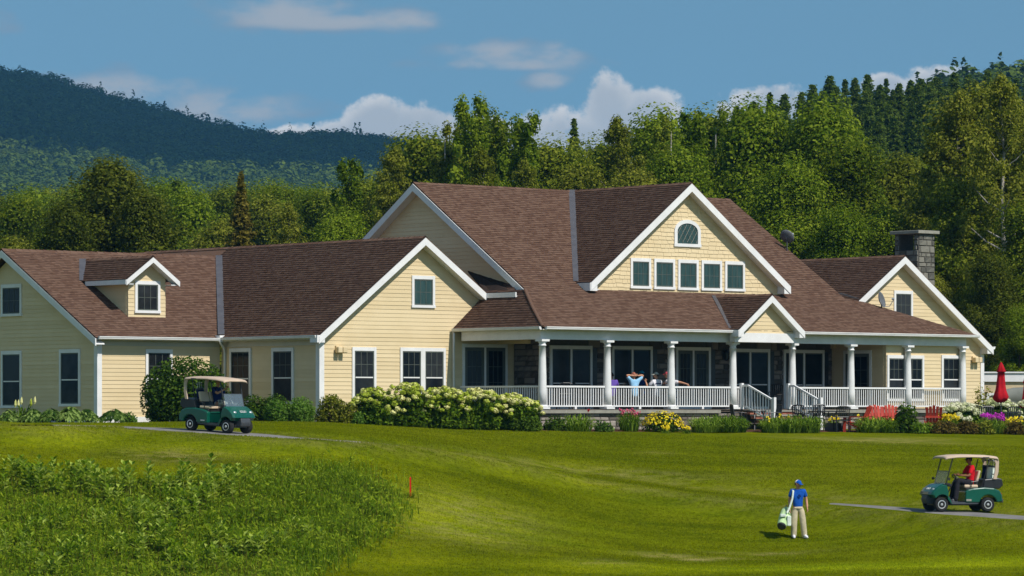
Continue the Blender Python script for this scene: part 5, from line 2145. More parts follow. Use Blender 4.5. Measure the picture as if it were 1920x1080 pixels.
surf('wooded_hill', hill, 2, 260, 60, 205, 1000, 50, M['forest_ground'])
n = 1500
Y = rng.uniform(262, 460, n)
px = rng.uniform(1330, 2060, n)
X = (px - 960) / F * Y
leaf_canopy('hill_undergrowth', X, Y, hill(X, Y), rng.uniform(1.2, 2.4, n), M['forest'], None, 20)
FH = [(1500, 240), (1640, 190), (1720, 158), (1780, 128), (1850, 116), (1900, 110), (1960, 106), (2200, 95)]
_fx = np.array([(p[0] - 960) / F * 900 for p in FH])
_fz = np.array([(HY - p[1]) / F * 900 - 6 for p in FH])


def farhill(X, Y):
    zr = np.interp(X, _fx, _fz)
    t = np.clip((Y - 620) / 280, 0, 1)
    return -20 + (zr + 20) * t


surf('far_hill', farhill, 60, 420, 50, 600, 1300, 40, M['forest_ground'])
n = 900
Y = rng.uniform(760, 915, n)
px = rng.uniform(1600, 2060, n)
X = (px - 960) / F * Y
leaf_canopy('far_hill_forest', X, Y, farhill(X, Y), rng.uniform(2.2, 3.8, n), M['forest'], rng.random(n) < .08, 60)
n = 1600
Y = rng.uniform(420, 1150, n)
px = rng.uniform(-150, 1000, n)
X = (px - 960) / F * Y
leaf_canopy('valley_forest', X, Y, (Y - 400) * .055 - 2 + rng.uniform(0, 2, n), rng.uniform(3.0, 5.2, n), M['forest'], rng.random(n) < .12, 60, .8)
# a cumulus high to the right, out of the picture, whose shadow darkens the mountain
cb_ = []
for k in range(70):
    cb_.append((rng.normal(420, 190), rng.normal(1800, 150), rng.normal(1050, 26), rng.uniform(90, 170)))
for k in range(26):
    cb_.append((rng.normal(330, 80), rng.normal(1590, 50), rng.normal(1050, 26), rng.uniform(70, 110)))
cb_ = np.array(cb_)
cl = canopy('cloud', cb_[:, 0], cb_[:, 1], cb_[:, 2], cb_[:, 3], M['cloud'], None, 3)

# the summer air: one box of thin haze round everything but the clouds
hz = MB().box((-3000, -80, -12), (3000, 4300, 300)).build('haze', None)
hm = bpy.data.materials.new('haze_air')
hm.use_nodes = True
hm.node_tree.nodes.clear()
_ho = hm.node_tree.nodes.new('ShaderNodeOutputMaterial')
_hv = hm.node_tree.nodes.new('ShaderNodeVolumePrincipled')
_hv.inputs['Color'].default_value = (0.20, 0.58, 1.0, 1)
_hv.inputs['Density'].default_value = 0.000085
_hv.inputs['Anisotropy'].default_value = 0.0
hm.node_tree.links.new(_hv.outputs[0], _ho.inputs['Volume'])
hz.data.materials.append(hm)
tag(hz, kind='stuff')
# ---------------------------------------------------------------- plants round the house
def leafy(name, c, rx, ry, h, mat, size, n, label, cat, group=None, asp=.6, lumps=9, stems=True, up=.5, seed=None, solid=False):
    """a shrub of leaf cards with stems; c is its foot"""
    rs = random.Random(seed or int(abs(c[0] * 977 + c[1] * 31)))
    e = empty(name, c, label, cat, group)
    cl = []
    for k in range(lumps):
        a = 6.283 * k / lumps + rs.uniform(-.4, .4)
        d = rs.uniform(.2, .68)
        cl.append((math.cos(a) * rx * d, math.sin(a) * ry * d, h * rs.uniform(.34, .72), rs.uniform(.34, .5)))
    cl.append((0, 0, h * .62, .55))
    for k in range(lumps):
        a = 6.283 * (k + .5) / lumps
        cl.append((math.cos(a) * rx * .62, math.sin(a) * ry * .62, h * .20, rs.uniform(.30, .42)))
    if solid:                                # clipped: a close dome with shallow bumps
        cl = [(x * .95, y * .95, z_ * .92, r * .72) for x, y, z_, r in cl] + [(0, 0, h * .50, .98)] * int(lumps * 2)
    P = []
    for (x, y, z_, r) in cl:
        k = n // len(cl)
        d = rdir(k)
        p = np.array([x, y, z_]) + d * (rng.uniform(.5, 1.05, (k, 1)) ** .6) * np.array([rx * r, ry * r, h * r * .8])
        P.append(np.concatenate([p, d], 1))
    P = np.concatenate(P)
    if solid:
        q = rdir(n // 3)
        P = np.concatenate([P, np.concatenate([np.array([0, 0, h * .5]) + q * rng.uniform(.2, .85, (len(q), 1)) * np.array([rx, ry, h * .48]), q], 1)])
    P = P[P[:, 2] > .02]
    sz_ = rng.uniform(.6, 1.25, len(P)) * size
    if solid:
        sz_[-(n // 3):] *= 2.0
    V = cards(P[:, :3], sz_, asp, P[:, 3:] * .5 + np.array([0, -.1, up]), .8)
    link('foliage', np_mesh('foliage', V, 4, M[mat]), None, e)
    if stems:
        m = MB()
        for (x, y, z_, r) in cl:
            m.tube([(x * .15, y * .15, -.15), (x * .6, y * .6, z_ * .5), (x, y, z_ + h * r * .4)], [.022, .016, .006], 5, False)
        m.build('stems', M['bark'], e)
    return e


def bloom_head(r, n, seed, mat):
    k = rdir(n)
    p = k * r * rng.uniform(.8, 1.05, (n, 1)) * np.array([1, 1, .8])
    return np_mesh('flower_head', cards(p, rng.uniform(.25, .4, n) * r, .8, k * 1.5, .6), 4, mat)


HEADS = [bloom_head(.12, 70, s, M['bloom']) for s in range(3)]
HEADW = [bloom_head(.12, 70, s, M['bloom_white']) for s in range(2)]


def hydrangea(c, rx, ry, h, nb, label, heads, seed, group='hydrangeas'):
    h *= .87
    e = leafy('hydrangea_shrub', c, rx, ry, h, 'hyd', .075, 5600, label, 'hydrangea', group, lumps=10, seed=seed)
    rs = random.Random(seed)
    for k in range(int(nb * 1.7)):
        a = rs.uniform(0, 6.283)
        if rs.random() < .62:
            a = -math.pi / 2 + rs.uniform(-1.5, 1.5)
        el = rs.uniform(.05, 1.0) ** .7 * math.pi / 2 * .95
        d = math.cos(el)
        p = (math.cos(a) * d * rx * 1.17, math.sin(a) * d * ry * 1.22, h * (.30 + .84 * math.sin(el)) + rs.uniform(-.06, .08))
        o = link('flower_head', rs.choice(heads), None, e, p)
        s = rs.uniform(.65, 1.12)
        o.scale = (s, s, s * rs.uniform(.75, .95))
        o.rotation_euler = (rs.uniform(-.4, .4), rs.uniform(-.4, .4), rs.uniform(0, 6))
    return e


def tuft(name, c, r, h, mat, n, label, cat, group=None, wid=.014, flower=None, nf=0, fsize=.05, fz=(.7, 1.05)):
    """a clump of arching strap leaves, with or without flowers over it"""
    e = empty(name, c, label, cat, group)
    th = rng.uniform(0, 6.283, n)
    rb = np.sqrt(rng.random(n)) * .85 * r
    th2 = th + rng.normal(0, 1.0, n)
    out = rng.uniform(.3, 1.0, n) * max(r, .25)
    hh = h * rng.uniform(.45, 1.08, n) * (1 - .45 * (rb / max(r, .01)) ** 2)
    bx_, by_ = np.cos(th) * rb, np.sin(th) * rb
    cx, sx = np.cos(th2), np.sin(th2)
    px_, py_ = -sx * wid, cx * wid
    pts = []
    for f, zf, wf in ((0, 0, 1), (.35, .72, 1), (.72, 1.0, .8), (1.0, .80, .1)):
        x, y, z_ = bx_ + cx * out * f, by_ + sx * out * f, hh * zf
        pts.append((np.stack([x - px_ * wf, y - py_ * wf, z_], 1), np.stack([x + px_ * wf, y + py_ * wf, z_], 1)))
    q = [np.stack([pts[i][0], pts[i][1], pts[i + 1][1], pts[i + 1][0]], 1) for i in range(3)]
    link('blades', np_mesh('blades', np.concatenate(q).reshape(-1, 3), 4, M[mat]), None, e)
    if flower:
        a = rng.uniform(0, 6.283, nf)
        d = np.sqrt(rng.random(nf)) * r * .95
        cen = np.stack([np.cos(a) * d, np.sin(a) * d, h * rng.uniform(fz[0], fz[1], nf)], 1)
        if nf <= 8:
            for p in cen:
                q = rng.normal(0, fsize * .28, (6, 3))
                link('flower', np_mesh('flower', cards(q, rng.uniform(.5, 1, 6) * fsize, .7, np.array([.2, -.6, .6]), .8), 4, M[flower]), None, e, p)
        else:
            cc = np.repeat(cen, 6, 0)
            cc = cc + rng.normal(0, fsize * .45, cc.shape)
            link('flowers', np_mesh('flowers', cards(cc, rng.uniform(.5, 1, len(cc)) * fsize, .7, np.array([.2, -.6, .6]), .8), 4, M[flower]), None, e)['kind'] = 'stuff'
        m = MB()
        for p in cen[:40]:
            m.tube([(p[0] * .5, p[1] * .5, 0), tuple(p)], [.006, .004], 3, False)
        m.build('stems', M[mat], e)
    return e


def hosta(c, r, h, n, label, mat='hosta'):
    e = empty('hosta_plant', c, label, 'hosta', 'hostas along the left wing')
    th = rng.uniform(0, 6.283, n)
    f = np.sqrt(rng.random(n))
    d = np.stack([np.cos(th), np.sin(th), np.zeros(n)], 1)
    cen = d * (f * r)[:, None]
    cen[:, 2] = h * (1 - .72 * f ** 1.8) * rng.uniform(.85, 1.05, n)
    side = np.stack([-np.sin(th), np.cos(th), np.zeros(n)], 1)
    fwd = d * .85 - np.array([0, 0, 1]) * (.25 + .55 * f)[:, None] + rng.normal(0, .18, (n, 3))
    L = rng.uniform(.09, .15, n)[:, None]
    W = rng.uniform(.055, .085, n)[:, None]
    a = cen - fwd * L * .9
    b = cen + side * W + np.array([0, 0, .02])
    c_ = cen + fwd * L
    g = cen - side * W + np.array([0, 0, .02])
    mid = cen - np.array([0, 0, .012])
    V = np.stack([a, mid, c_, b, a, g, c_, mid], 1).reshape(-1, 3)
    link('leaves', np_mesh('leaves', V, 4, M[mat]), None, e)
    m = MB()
    for k in range(8):
        m.tube([(0, 0, -.1), tuple(cen[k] * .9)], [.012, .008], 4, False)
    m.build('stalks', M['lily'], e)
    return e


for px_, Y_, r, h, lb in ((-22, 123.2, .55, .50, 'hosta clump cut by the left picture edge'), (18, 123.0, .45, .48, 'hosta clump below the leftmost ground floor window'), (62, 122.6, .55, .50, 'hosta clump by the white flower spikes'), (96, 122.4, .50, .52, 'hosta clump between the two ground floor windows of the left gable'),
                          (132, 122.2, .55, .58, 'tallest hosta clump under the second ground floor window'), (163, 122.3, .45, .50, 'hosta clump just left of the corner board'), (214, 122.6, .58, .46, 'large hosta clump on its own right of the corner board')):
    p = gxy(px_, Y_)
    hosta(p, r, h, 260, lb)
p = gxy(240, 122.6)
leafy('low_shrub', p, .33, .33, .42, 'shrub_bright', .045, 900, 'small bright green shrub at the right end of the hostas', 'shrub')
p = gxy(45, 123.6)
e = tuft('plume_flower', p, .35, .75, 'lily', 60, 'plant with pale cream flower spikes below the left gable window', 'flower', None, .02)
m = MB()
for k in range(6):
    x, y = random.uniform(-.45, .45), random.uniform(-.2, .2)
    q = random.uniform(.55, .72)
    MB().tube([(x, y, q), (x + .02, y, q + .08), (x + .02, y, q + .19), (x + .03, y, q + .27)], [.02, .05, .035, .008], 6).build('flower_spike', M['bloom'], e)
leafy('round_shrub', gxy(347, 128.0), 1.62, 1.2, 1.84, 'shrub', .065, 17000, 'tall rounded dark green shrub behind the parked golf cart', 'shrub', lumps=16, solid=True)
leafy('low_hedge', gxy(474, 128.2), .62, .5, .78, 'shrub', .05, 3000, 'dark clipped shrub under the first side window', 'shrub', 'dark shrubs under the side windows', solid=True)
leafy('low_hedge', gxy(516, 128.0), .60, .5, .80, 'shrub', .05, 3000, 'dark clipped shrub under the second side window', 'shrub', 'dark shrubs under the side windows', solid=True)
leafy('ball_shrub', gxy(517, 124.6), .45, .45, .62, 'shrub_bright', .04, 3200, 'smaller of the two bright rounded shrubs right of the cart', 'shrub', 'bright rounded shrubs', solid=True)
leafy('ball_shrub', gxy(564, 124.8), .54, .5, .70, 'shrub_bright', .04, 4000, 'larger bright rounded shrub beside the white house corner', 'shrub', 'bright rounded shrubs', solid=True)
leafy('shrub', gxy(622, 125.2), .62, .5, .98, 'leaf_olive', .055, 2600, 'bronze green shrub at the left end of the hydrangeas', 'shrub')
leafy('shrub', gxy(650, 124.9), .42, .35, .72, 'leaf_olive', .05, 1600, 'olive shrub squeezed in before the hydrangeas', 'shrub')
leafy('shrub', gxy(672, 124.7), .28, .25, .45, 'shrub_bright', .04, 900, 'small yellow green shrub at the foot of the hydrangeas', 'shrub')
for px_, Y_, rx, h, nb, lb, sd_ in ((702, 125.3, .85, 1.22, 36, 'hydrangea under the single window of the front gable', 1), (765, 125.6, .95, 1.48, 50, 'tallest hydrangea of the row under the double window', 2), (832, 126.0, .95, 1.40, 46, 'hydrangea in front of the porch downpipe', 3),
                                    (895, 126.4, .95, 1.36, 44, 'hydrangea in front of the double doors of the porch', 4), (962, 126.8, .98, 1.22, 44, 'hydrangea at the right end of the long row beside the first column', 5)):
    hydrangea(gxy(px_, Y_), rx, .75, h, nb, lb, HEADS, sd_)
leafy('low_shrub', gxy(985, 126.3), .65, .45, .62, 'shrub', .05, 2400, 'low dark shrub below the right end of the hydrangeas', 'shrub')
leafy('low_shrub', gxy(1040, 127.2), .45, .35, .55, 'shrub', .045, 1600, 'low dark shrub against the stone base below the first column', 'shrub')
tuft('daylily', gxy(1083, 127.4), .55, .62, 'lily', 260, 'daylily clump with one red bloom by the stone base', 'daylily', 'daylilies', flower='redpetal', nf=1, fsize=.07, fz=(1.15, 1.3))
leafy('low_shrub', gxy(1133, 127.8), .38, .3, .40, 'hosta', .06, 700, 'small variegated plant between the daylily and the pink flowers', 'plant')
tuft('pink_flower', gxy(1180, 128.6), .40, .72, 'lily', 240, 'tall pink flowers left of the yellow bush', 'flower', None, .012, 'pink', 22, .055, (.75, 1.10))
e = leafy('yellow_bush', gxy(1243, 128.9), .80, .5, .62, 'shrub', .045, 2400, 'clipped bush covered in yellow flowers', 'flowering bush')
q = rdir(900)
q = q[(q[:, 2] > .15)]
V = cards(q * np.array([.78, .48, .60]) + np.array([0, 0, .14]) + rng.normal(0, .02, q.shape), rng.uniform(.03, .06, len(q)), .8, q, .5)
link('flowers', np_mesh('flowers', V, 4, M['yellow']), None, e)
for px_, Y_, sz, lb in ((1248, 127.9, .13, 'small yellow flower tuft on the lawn edge before the yellow bush'), (1287, 128.2, .15, 'small yellow flower tuft right of the yellow bush')):
    tuft('yellow_flower', gxy(px_, Y_), sz, .2, 'lily', 50, lb, 'flower', 'small yellow tufts', .01, 'yellow', 14, .05, (.8, 1.2))
for px_, Y_, r, h, nf, lb in ((1322, 129.4, .55, .62, 0, 'daylily clump right of the yellow bush'), (1360, 129.8, .60, .66, 0, 'daylily clump below the right stone base'), (1384, 130.2, .34, .52, 0, 'daylily clump beside the round black table'), (1444, 130.6, .36, .55, 5, 'daylily clump with yellow buds before the steps'), (1476, 131.0, .55, .66, 4, 'daylily clump in front of the brick steps'), (1513, 131.4, .55, .64, 0, 'daylily clump right of the steps'),
                              (1628, 132.8, .50, .60, 5, 'daylily clump beside the tilted red chair'), (1655, 133.0, .50, .58, 4, 'daylily clump in front of the paired red chairs'), (1735, 133.6, .45, .42, 0, 'low daylily clump left of the single red chair')):
    tuft('daylily', gxy(px_, Y_), r, h, 'lily', 420, lb, 'daylily', 'daylilies', flower='yellow' if nf else None, nf=nf, fsize=.05)
leafy('leafy_shrub', gxy(1697, 133.2), .52, .45, 1.12, 'shrub', .075, 1500, 'upright leafy shrub between the red chairs', 'shrub')
for px_, Y_, rx, h, mt, lb in ((1722, 133.0, .4, .34, 'lily', 'low green plant at the foot of the leafy shrub'), (1770, 133.3, .62, .46, 'rust', 'bronze ground plant below the single red chair'), (1815, 133.6, .55, .50, 'rust', 'bronze plant below the white hydrangea'), (1846, 133.7, .45, .48, 'leaf_olive', 'olive plant left of the magenta flowers'), (1905, 134.0, .5, .5, 'rust', 'bronze plant at the right picture edge'), (1670, 133.0, .4, .3, 'shrub', 'small dark plant under the paired red chairs')):
    leafy('ground_plant', gxy(px_, Y_), rx, .4, h, mt, .05, 1300, lb, 'plant', 'low plants along the terrace edge')
tuft('yellow_flower', gxy(1778, 135.0), .40, .60, 'lily', 140, 'yellow flowers below the white hydrangea', 'flower', None, .012, 'yellow', 46, .06, (.75, 1.1))
tuft('yellow_flower', gxy(1898, 134.8), .42, .58, 'lily', 140, 'yellow flowers right of the magenta blooms', 'flower', None, .012, 'yellow', 34, .06, (.6, 1.05))
tuft('magenta_flower', gxy(1862, 134.3), .48, .66, 'lily', 240, 'magenta flowers below the red umbrella', 'flower', None, .012, 'magenta', 40, .06, (.8, 1.15))
hydrangea(gxy(1800, 139.5), .90, .7, 1.0, 46, 'white hydrangea against the last porch column', HEADW, 31, 'white hydrangeas')
hydrangea(gxy(1868, 146.0), 1.0, .7, 1.12, 40, 'white hydrangea behind the red umbrella pole', HEADW, 32, 'white hydrangeas')
hydrangea(gxy(1925, 146.0), .9, .7, 1.05, 30, 'white hydrangea cut by the right picture edge', HEADW, 33, 'white hydrangeas')
leafy('young_tree', gxy(1840, 147.5), .5, .45, 1.85, 'leaf_olive', .07, 500, 'thin young shrub standing up behind the white hydrangea', 'shrub')

# ---------------------------------------------------------------- terrace furniture
TZ = -.86


def chair_parts(e, mat='black'):
    mt = M[mat]
    m = MB()
    m.box((-.23, -.23, .42), (.23, .23, .46))
    m.build('seat', mt, e)
    for sx in (-1, 1):
        m = MB().tube([(sx * .235, -.24, 0), (sx * .235, -.23, .44)], .022, 6)
        m.build('leg', mt, e)
        m = MB().tube([(sx * .235, .26, 0), (sx * .235, .22, .44), (sx * .23, .30, .92)], .022, 6)
        m.build('leg', mt, e)
        m = MB().tube([(sx * .25, .24, .66), (sx * .27, .0, .67), (sx * .27, -.22, .65), (sx * .245, -.24, .44)], .014, 6)
        m.build('armrest', mt, e)
    m = MB().tube([(-.23, .30, .92), (-.1, .315, .955), (.1, .315, .955), (.23, .30, .92)], .026, 6)
    m.build('top_rail', mt, e)
    m = MB().tube([(-.23, .245, .56), (.23, .245, .56)], .02, 6)
    m.build('back_rail', mt, e)
    for k in range(5):
        x = -.15 + k * .075
        MB().tube([(x, .235, .56), (x, .305, .94)], .021, 5).build('slat', mt, e)


chair0 = empty('patio_chair', (0, 0, 0), 'x', 'chair', 'black patio chairs')
chair_parts(chair0)
_used = [False]


def patio_chair(p, rz, label, s=1.0):
    e = chair0 if not _used[0] else copy_tree(chair0)
    _used[0] = True
    e.location = p
    e.rotation_euler = (0, 0, rz)
    e['label'] = label
    return e


def patio_table(p, w, d, label, round_=False):
    e = empty('patio_table', p, label, 'table', 'black patio tables', HA)
    m = MB()
    if round_:
        m.lathe([(w, .70), (w + .01, .72), (w, .74)], 24)
    else:
        m.box((-w, -d, .70), (w, d, .74))
    m.build('table_top', M['black'], e)
    for sx in (-1, 1):
        for sy in (-1, 1):
            a = .62 * w
            b = .62 * (w if round_ else d)
            MB().tube([(sx * a, sy * b, 0), (sx * a * .8, sy * b * .8, .2), (sx * a * 1.05, sy * b * 1.05, .45), (sx * a * .75, sy * b * .75, .70)], .02, 6).build('leg', M['black'], e)
    return e


def tz(px, Y):
    return gxy(px, Y)


patio_table(tz(1415, 132.6), .42, .42, 'round black table left of the porch steps', True)
patio_chair(tz(1386, 132.2), R(100), 'black chair left of the round table in front of the stone base')
patio_chair(tz(1448, 133.2), R(-70), 'black chair between the round table and the brick steps')
patio_table(tz(1550, 134.6), .62, .40, 'long black table right of the steps')
patio_chair(tz(1503, 133.4), R(150), 'black chair in front of the right stair railing')
patio_chair(tz(1577, 132.6), R(190), 'black chair beside the dark planter tub')
patio_chair(tz(1530, 135.2), R(200), 'black chair behind the long table at the stair foot')
patio_table(tz(1882, 139.0), .55, .42, 'black table under the red umbrella')
patio_chair(tz(1832, 139.6), R(160), 'black chair against the white hydrangea')
patio_chair(tz(1856, 137.8), R(10), 'black chair left of the red umbrella pole')
patio_chair(tz(1900, 137.8), R(-15), 'black chair right of the red umbrella pole')
patio_chair(tz(1924, 139.4), R(-60), 'black chair cut by the right picture edge')
e = empty('planter_tub', tz(1564, 133.2), 'square dark planter tub holding yellow flowers', 'planter', rz=HA)
m = MB()
for k in range(4):
    a = k * math.pi / 2
    c_, s_ = math.cos(a), math.sin(a)
    pts = [(-.24, -.24, 0), (.24, -.24, 0), (.27, -.27, .32), (-.27, -.27, .32)]
    m.prism([(x * c_ - y * s_, x * s_ + y * c_, z_) for x, y, z_ in pts], (-s_ * .03, c_ * .03, 0))
m.build('tub', M['darkgrey'], e)
MB().box((-.22, -.22, .05), (.22, .22, .27)).build('soil', M['mulch'], e)
tuft('yellow_flower', tz(1564, 133.2) + Vector((0, 0, .27)), .22, .22, 'lily', 60, 'yellow flowers growing in the dark planter tub', 'flower', None, .012, 'yellow', 12, .06, (.8, 1.2))


def adirondack(p, rz, label):
    e = empty('adirondack_chair', p, label, 'chair', 'red slatted garden chairs', rz)
    mt = M['redwood']
    for k in range(5):                      # back slats, fanned, leaning away
        x = -.24 + k * .12
        top = 1.0 - abs(k - 2) * .035
        m = MB()
        m.prism([(x * .85 - .050, .22, .20), (x * .85 + .050, .22, .20), (x * 1.12 + .054, .52, top), (x * 1.12 - .054, .52, top)], (0, .02, 0))
        m.build('back_slat', mt, e)
    for k in range(6):
        y = -.36 + k * .108
        z_ = .38 - k * .025
        MB().box((-.27, y, z_), (.27, y + .09, z_ + .022)).build('seat_slat', mt, e)
    for sx in (-1, 1):
        m = MB()
        m.prism([(sx * .28, -.40, .36), (sx * .28, .46, .02), (sx * .28, .58, .0), (sx * .28, .58, .06), (sx * .28, -.36, .40)], (sx * .022, 0, 0))
        m.build('leg', mt, e)
        m = MB().box((sx * .305, -.40, 0), (sx * .33, -.30, .545))
        m.build('leg', mt, e)
        m = MB()
        m.prism([(sx * .24, -.46, .55), (sx * .40, -.46, .55), (sx * .38, .1, .55), (sx * .31, .42, .55), (sx * .25, .42, .55)], (0, 0, .022))
        m.build('armrest', mt, e)
    MB().box((-.31, .40, .53), (.31, .425, .60)).build('back_brace', mt, e)
    MB().box((-.27, .33, .22), (.27, .355, .30)).build('back_brace', mt, e)
    return e


adirondack(tz(1605, 133.0), R(248), 'red garden chair seen from its side, leaning left of the daylilies')
adirondack(tz(1648, 134.6), R(12), 'left one of the two red garden chairs standing side by side')
adirondack(tz(1672, 135.6), R(5), 'right one of the paired red garden chairs, behind the leafy shrub')
adirondack(tz(1750, 135.2), R(176), 'single red garden chair whose back faces the lawn below the porch rail')


def umbrella(p, h, label):
    e = empty('closed_umbrella', p, label, 'umbrella', 'closed red umbrellas')
    MB().tube([(0, 0, 0), (0, 0, h)], .022, 8).build('pole', M['darkgrey'], e)
    MB().lathe([(.28, 0), (.28, .06), (.05, .10), (.05, .25)], 16).build('foot', M['darkgrey'], e)
    m = MB()
    n = 20
    prof = [(.02, 0.0), (.075, -.10), (.17, -.36), (.155, -.39), (.125, -.37), (.135, -.60), (.165, -.90), (.19, -1.08), (.215, -1.15), (.29, -1.38), (.235, -1.47), (.10, -1.56)]
    vs, fs = [], []
    for r, z_ in prof:
        for k in range(n):
            th = 6.283 * k / n
            rr = r * (1 + (.17 if z_ < -.2 else .05) * math.cos(5 * th + z_ * 1.5))
            vs.append((rr * math.cos(th), rr * math.sin(th), h + z_ + (.03 * math.sin(4 * th) if z_ < -1.3 else 0)))
    for i in range(len(prof) - 1):
        for k in range(n):
            k2 = (k + 1) % n
            fs.append((i * n + k, (i + 1) * n + k, (i + 1) * n + k2, i * n + k2))
    m.add(vs, fs)
    m.build('canopy', M['red'], e, smooth=True)
    return e


up = tz(1877, 139.4)
umbrella(up, (HY - 679) / F * 139.4 - up.z, 'closed red umbrella standing before the pale low building')
up = tz(1926, 146)
umbrella(up, 2.2, 'closed red umbrella barely showing at the right picture edge')

# low building at the right edge
e = empty('outbuilding', rayp(1885, 781, 152), 'low pale outbuilding with white cornice at the right edge', 'building', None, R(4))
zt = (781 - 697) / F * 152
m = MB()
ow = 1.8
m.box((-1.0, 0, -.2), (4.5, .15, zt - .42 - .0))
b_ = m.build('wall', M['stucco'], e)
MB().box((-1.05, -.10, zt - .42), (4.6, .5, zt - .06)).build('cornice', M['white'], e)
MB().box((-1.1, -.16, zt - .059), (4.7, 4, zt)).build('roof', M['white'], e)
MB().box((-1.0, .16, -.2), (-.85, 4, zt - .06)).build('wall', M['stucco'], e)
MB().box((-.70, -.045, -.15), (4.4, -.001, zt - 1.02)).build('opening', M['olive'], e)
MB().box((-.82, -.07, -.15), (-.701, 0, zt - .90)).build('door_frame', M['white'], e)
MB().box((-.7, -.071, zt - 1.02), (.9, 0, zt - .90)).build('door_frame', M['white'], e)
e = empty('covered_grill', rayp(1915, 779, 149.5), 'bulky object under a grey cover beside the pale outbuilding', 'covered object', None, R(4))
m = MB()
m.tube([(-1.2, 0, .55), (-.9, 0, .68), (-.3, 0, .76), (.8, 0, .80), (1.6, 0, .78)], [.22, .34, .40, .40, .36], 12)
m.build('cover', M['awning'], e, smooth=True)
MB().box((-1.1, -.35, -.1), (1.5, .35, .8)).build('body', M['awning'], e)

# red marker stake
p = gpt(769.5, 932)
e = empty('marker_stake', p, 'red painted hazard stake at the edge of the rough meadow', 'stake')
m = MB().box((-.022, -.022, -.2), (.022, .022, .56))
m.lathe([(.031, .56), (.012, .585), (.001, .59)], 4, M4=Matrix.Rotation(R(45), 4, 'Z'))
m.build('post', M['stake'], e)
tuft('grass_clump', p + Vector((0, -.05, 0)), .12, .16, 'meadow', 60, 'tuft of long grass round the foot of the red stake', 'grass clump', None, .008)


# ---------------------------------------------------------------- people
def skin_mesh(name, pts, edges, rad, root, mat, sub=2):
    me = bpy.data.meshes.new(name)
    me.from_pydata(pts, edges, [])
    o = bpy.data.objects.new(name, me)
    COL.objects.link(o)
    o.modifiers.new('s', 'SKIN')
    for i, r in enumerate(rad):
        sv = me.skin_vertices[0].data[i]
        sv.radius = r if isinstance(r, tuple) else (r, r)
        sv.use_root = (i == root)
    sb = o.modifiers.new('u', 'SUBSURF')
    sb.levels = sub
    dg = bpy.context.evaluated_depsgraph_get()
    res = bpy.data.meshes.new_from_object(o.evaluated_get(dg))
    bpy.data.objects.remove(o)
    bpy.data.meshes.remove(me)
    res.materials.clear()
    res.materials.append(mat)
    res.polygons.foreach_set('use_smooth', [True] * len(res.polygons))
    res.name = name
    return res


def join_mesh(me, mb, smooth=True):
    bm = bmesh.new()
    bm.from_mesh(me)
    t = bpy.data.meshes.new('t')
    t.from_pydata(mb.v, [], mb.f)
    t.polygons.foreach_set('use_smooth', [smooth] * len(t.polygons))
    bm.from_mesh(t)
    bm.to_mesh(me)
    bm.free()
    bpy.data.meshes.remove(t)
    return me


def hand(mb, wrist, d, palm_n, curl=.5, s=1.0):
    """palm, four fingers of unequal length and a thumb; d runs from wrist to finger ends"""
    w, d, n_ = Vector(wrist), Vector(d).normalized(), Vector(palm_n).normalized()
    sd_ = d.cross(n_).normalized()
    mb.tube([w - d * .02 * s, w + d * .03 * s, w + d * .085 * s], [.026 * s, .038 * s, .036 * s], 8, flat=.55)
    for k, (off, ln) in enumerate(((-.030, .066), (-.010, .078), (.010, .074), (.029, .058))):
        b = w + d * .075 * s + sd_ * off * s
        p1 = b + (d * math.cos(curl * .5) + n_ * math.sin(curl * .5)) * ln * .5 * s
        p2 = p1 + (d * math.cos(curl * 1.6) + n_ * math.sin(curl * 1.6)) * ln * .5 * s
        mb.tube([b - d * .02 * s, b, p1, p2], [.010 * s, .0105 * s, .0095 * s, .007 * s], 5)
    b = w + d * .022 * s - sd_ * .03 * s
    p1 = b + (d * .6 - sd_ * .75 + n_ * .3).normalized() * .036 * s
    p2 = p1 + (d * .9 - sd_ * .25 + n_ * .5).normalized() * .032 * s
    mb.tube([b, p1, p2], [.013 * s, .0115 * s, .008 * s], 5)


def head_mesh(mb, c, face, up=(0, 0, 1), s=1.0):
    """skull, jaw, nose, ears, eye sockets and lips as one lump joined to the neck"""
    c, f, u = Vector(c), Vector(face).normalized(), Vector(up).normalized()
    r = f.cross(u).normalized()
    u = r.cross(f).normalized()

    def at(x, y, z_):
        return c + (r * x + f * y + u * z_) * s
    n, mm = 16, 12
    vs, fs = [], []
    for j in range(mm + 1):
        ph = -math.pi / 2 + math.pi * j / mm
        for k in range(n):
            th = 2 * math.pi * k / n
            x, y, z_ = math.cos(ph) * math.sin(th) * .074, math.cos(ph) * math.cos(th) * .094, math.sin(ph) * .112
            if z_ < -.01:
                q = min(1, (-z_ - .01) / .1)
                x *= 1 - .30 * q
                if y < 0:
                    y *= 1 - .45 * q
                else:
                    y = y * (1 - .10 * q) + .012 * q
            if y > .05 and abs(x) < .05 and .0 < z_ < .03:
                y -= .008                    # eye sockets
            vs.append(at(x, y, z_))
    for j in range(mm):
        for k in range(n):
            k2 = (k + 1) % n
            fs.append((j * n + k, j * n + k2, (j + 1) * n + k2, (j + 1) * n + k))
    mb.add(vs, fs)
    mb.tube([at(0, .084, .022), at(0, .104, -.012), at(0, .114, -.026), at(0, .092, -.036)], [.008 * s, .011 * s, .015 * s, .010 * s], 6)
    for sx in (-1, 1):
        mb.tube([at(sx * .070, -.005, .028), at(sx * .084, -.014, .022), at(sx * .086, -.014, -.005), at(sx * .072, -.002, -.028)], [.008 * s, .013 * s, .012 * s, .007 * s], 6)
    mb.tube([at(-.024, .080, -.058), at(0, .092, -.060), at(.024, .080, -.058)], [.004 * s, .009 * s, .004 * s], 6)
    return at


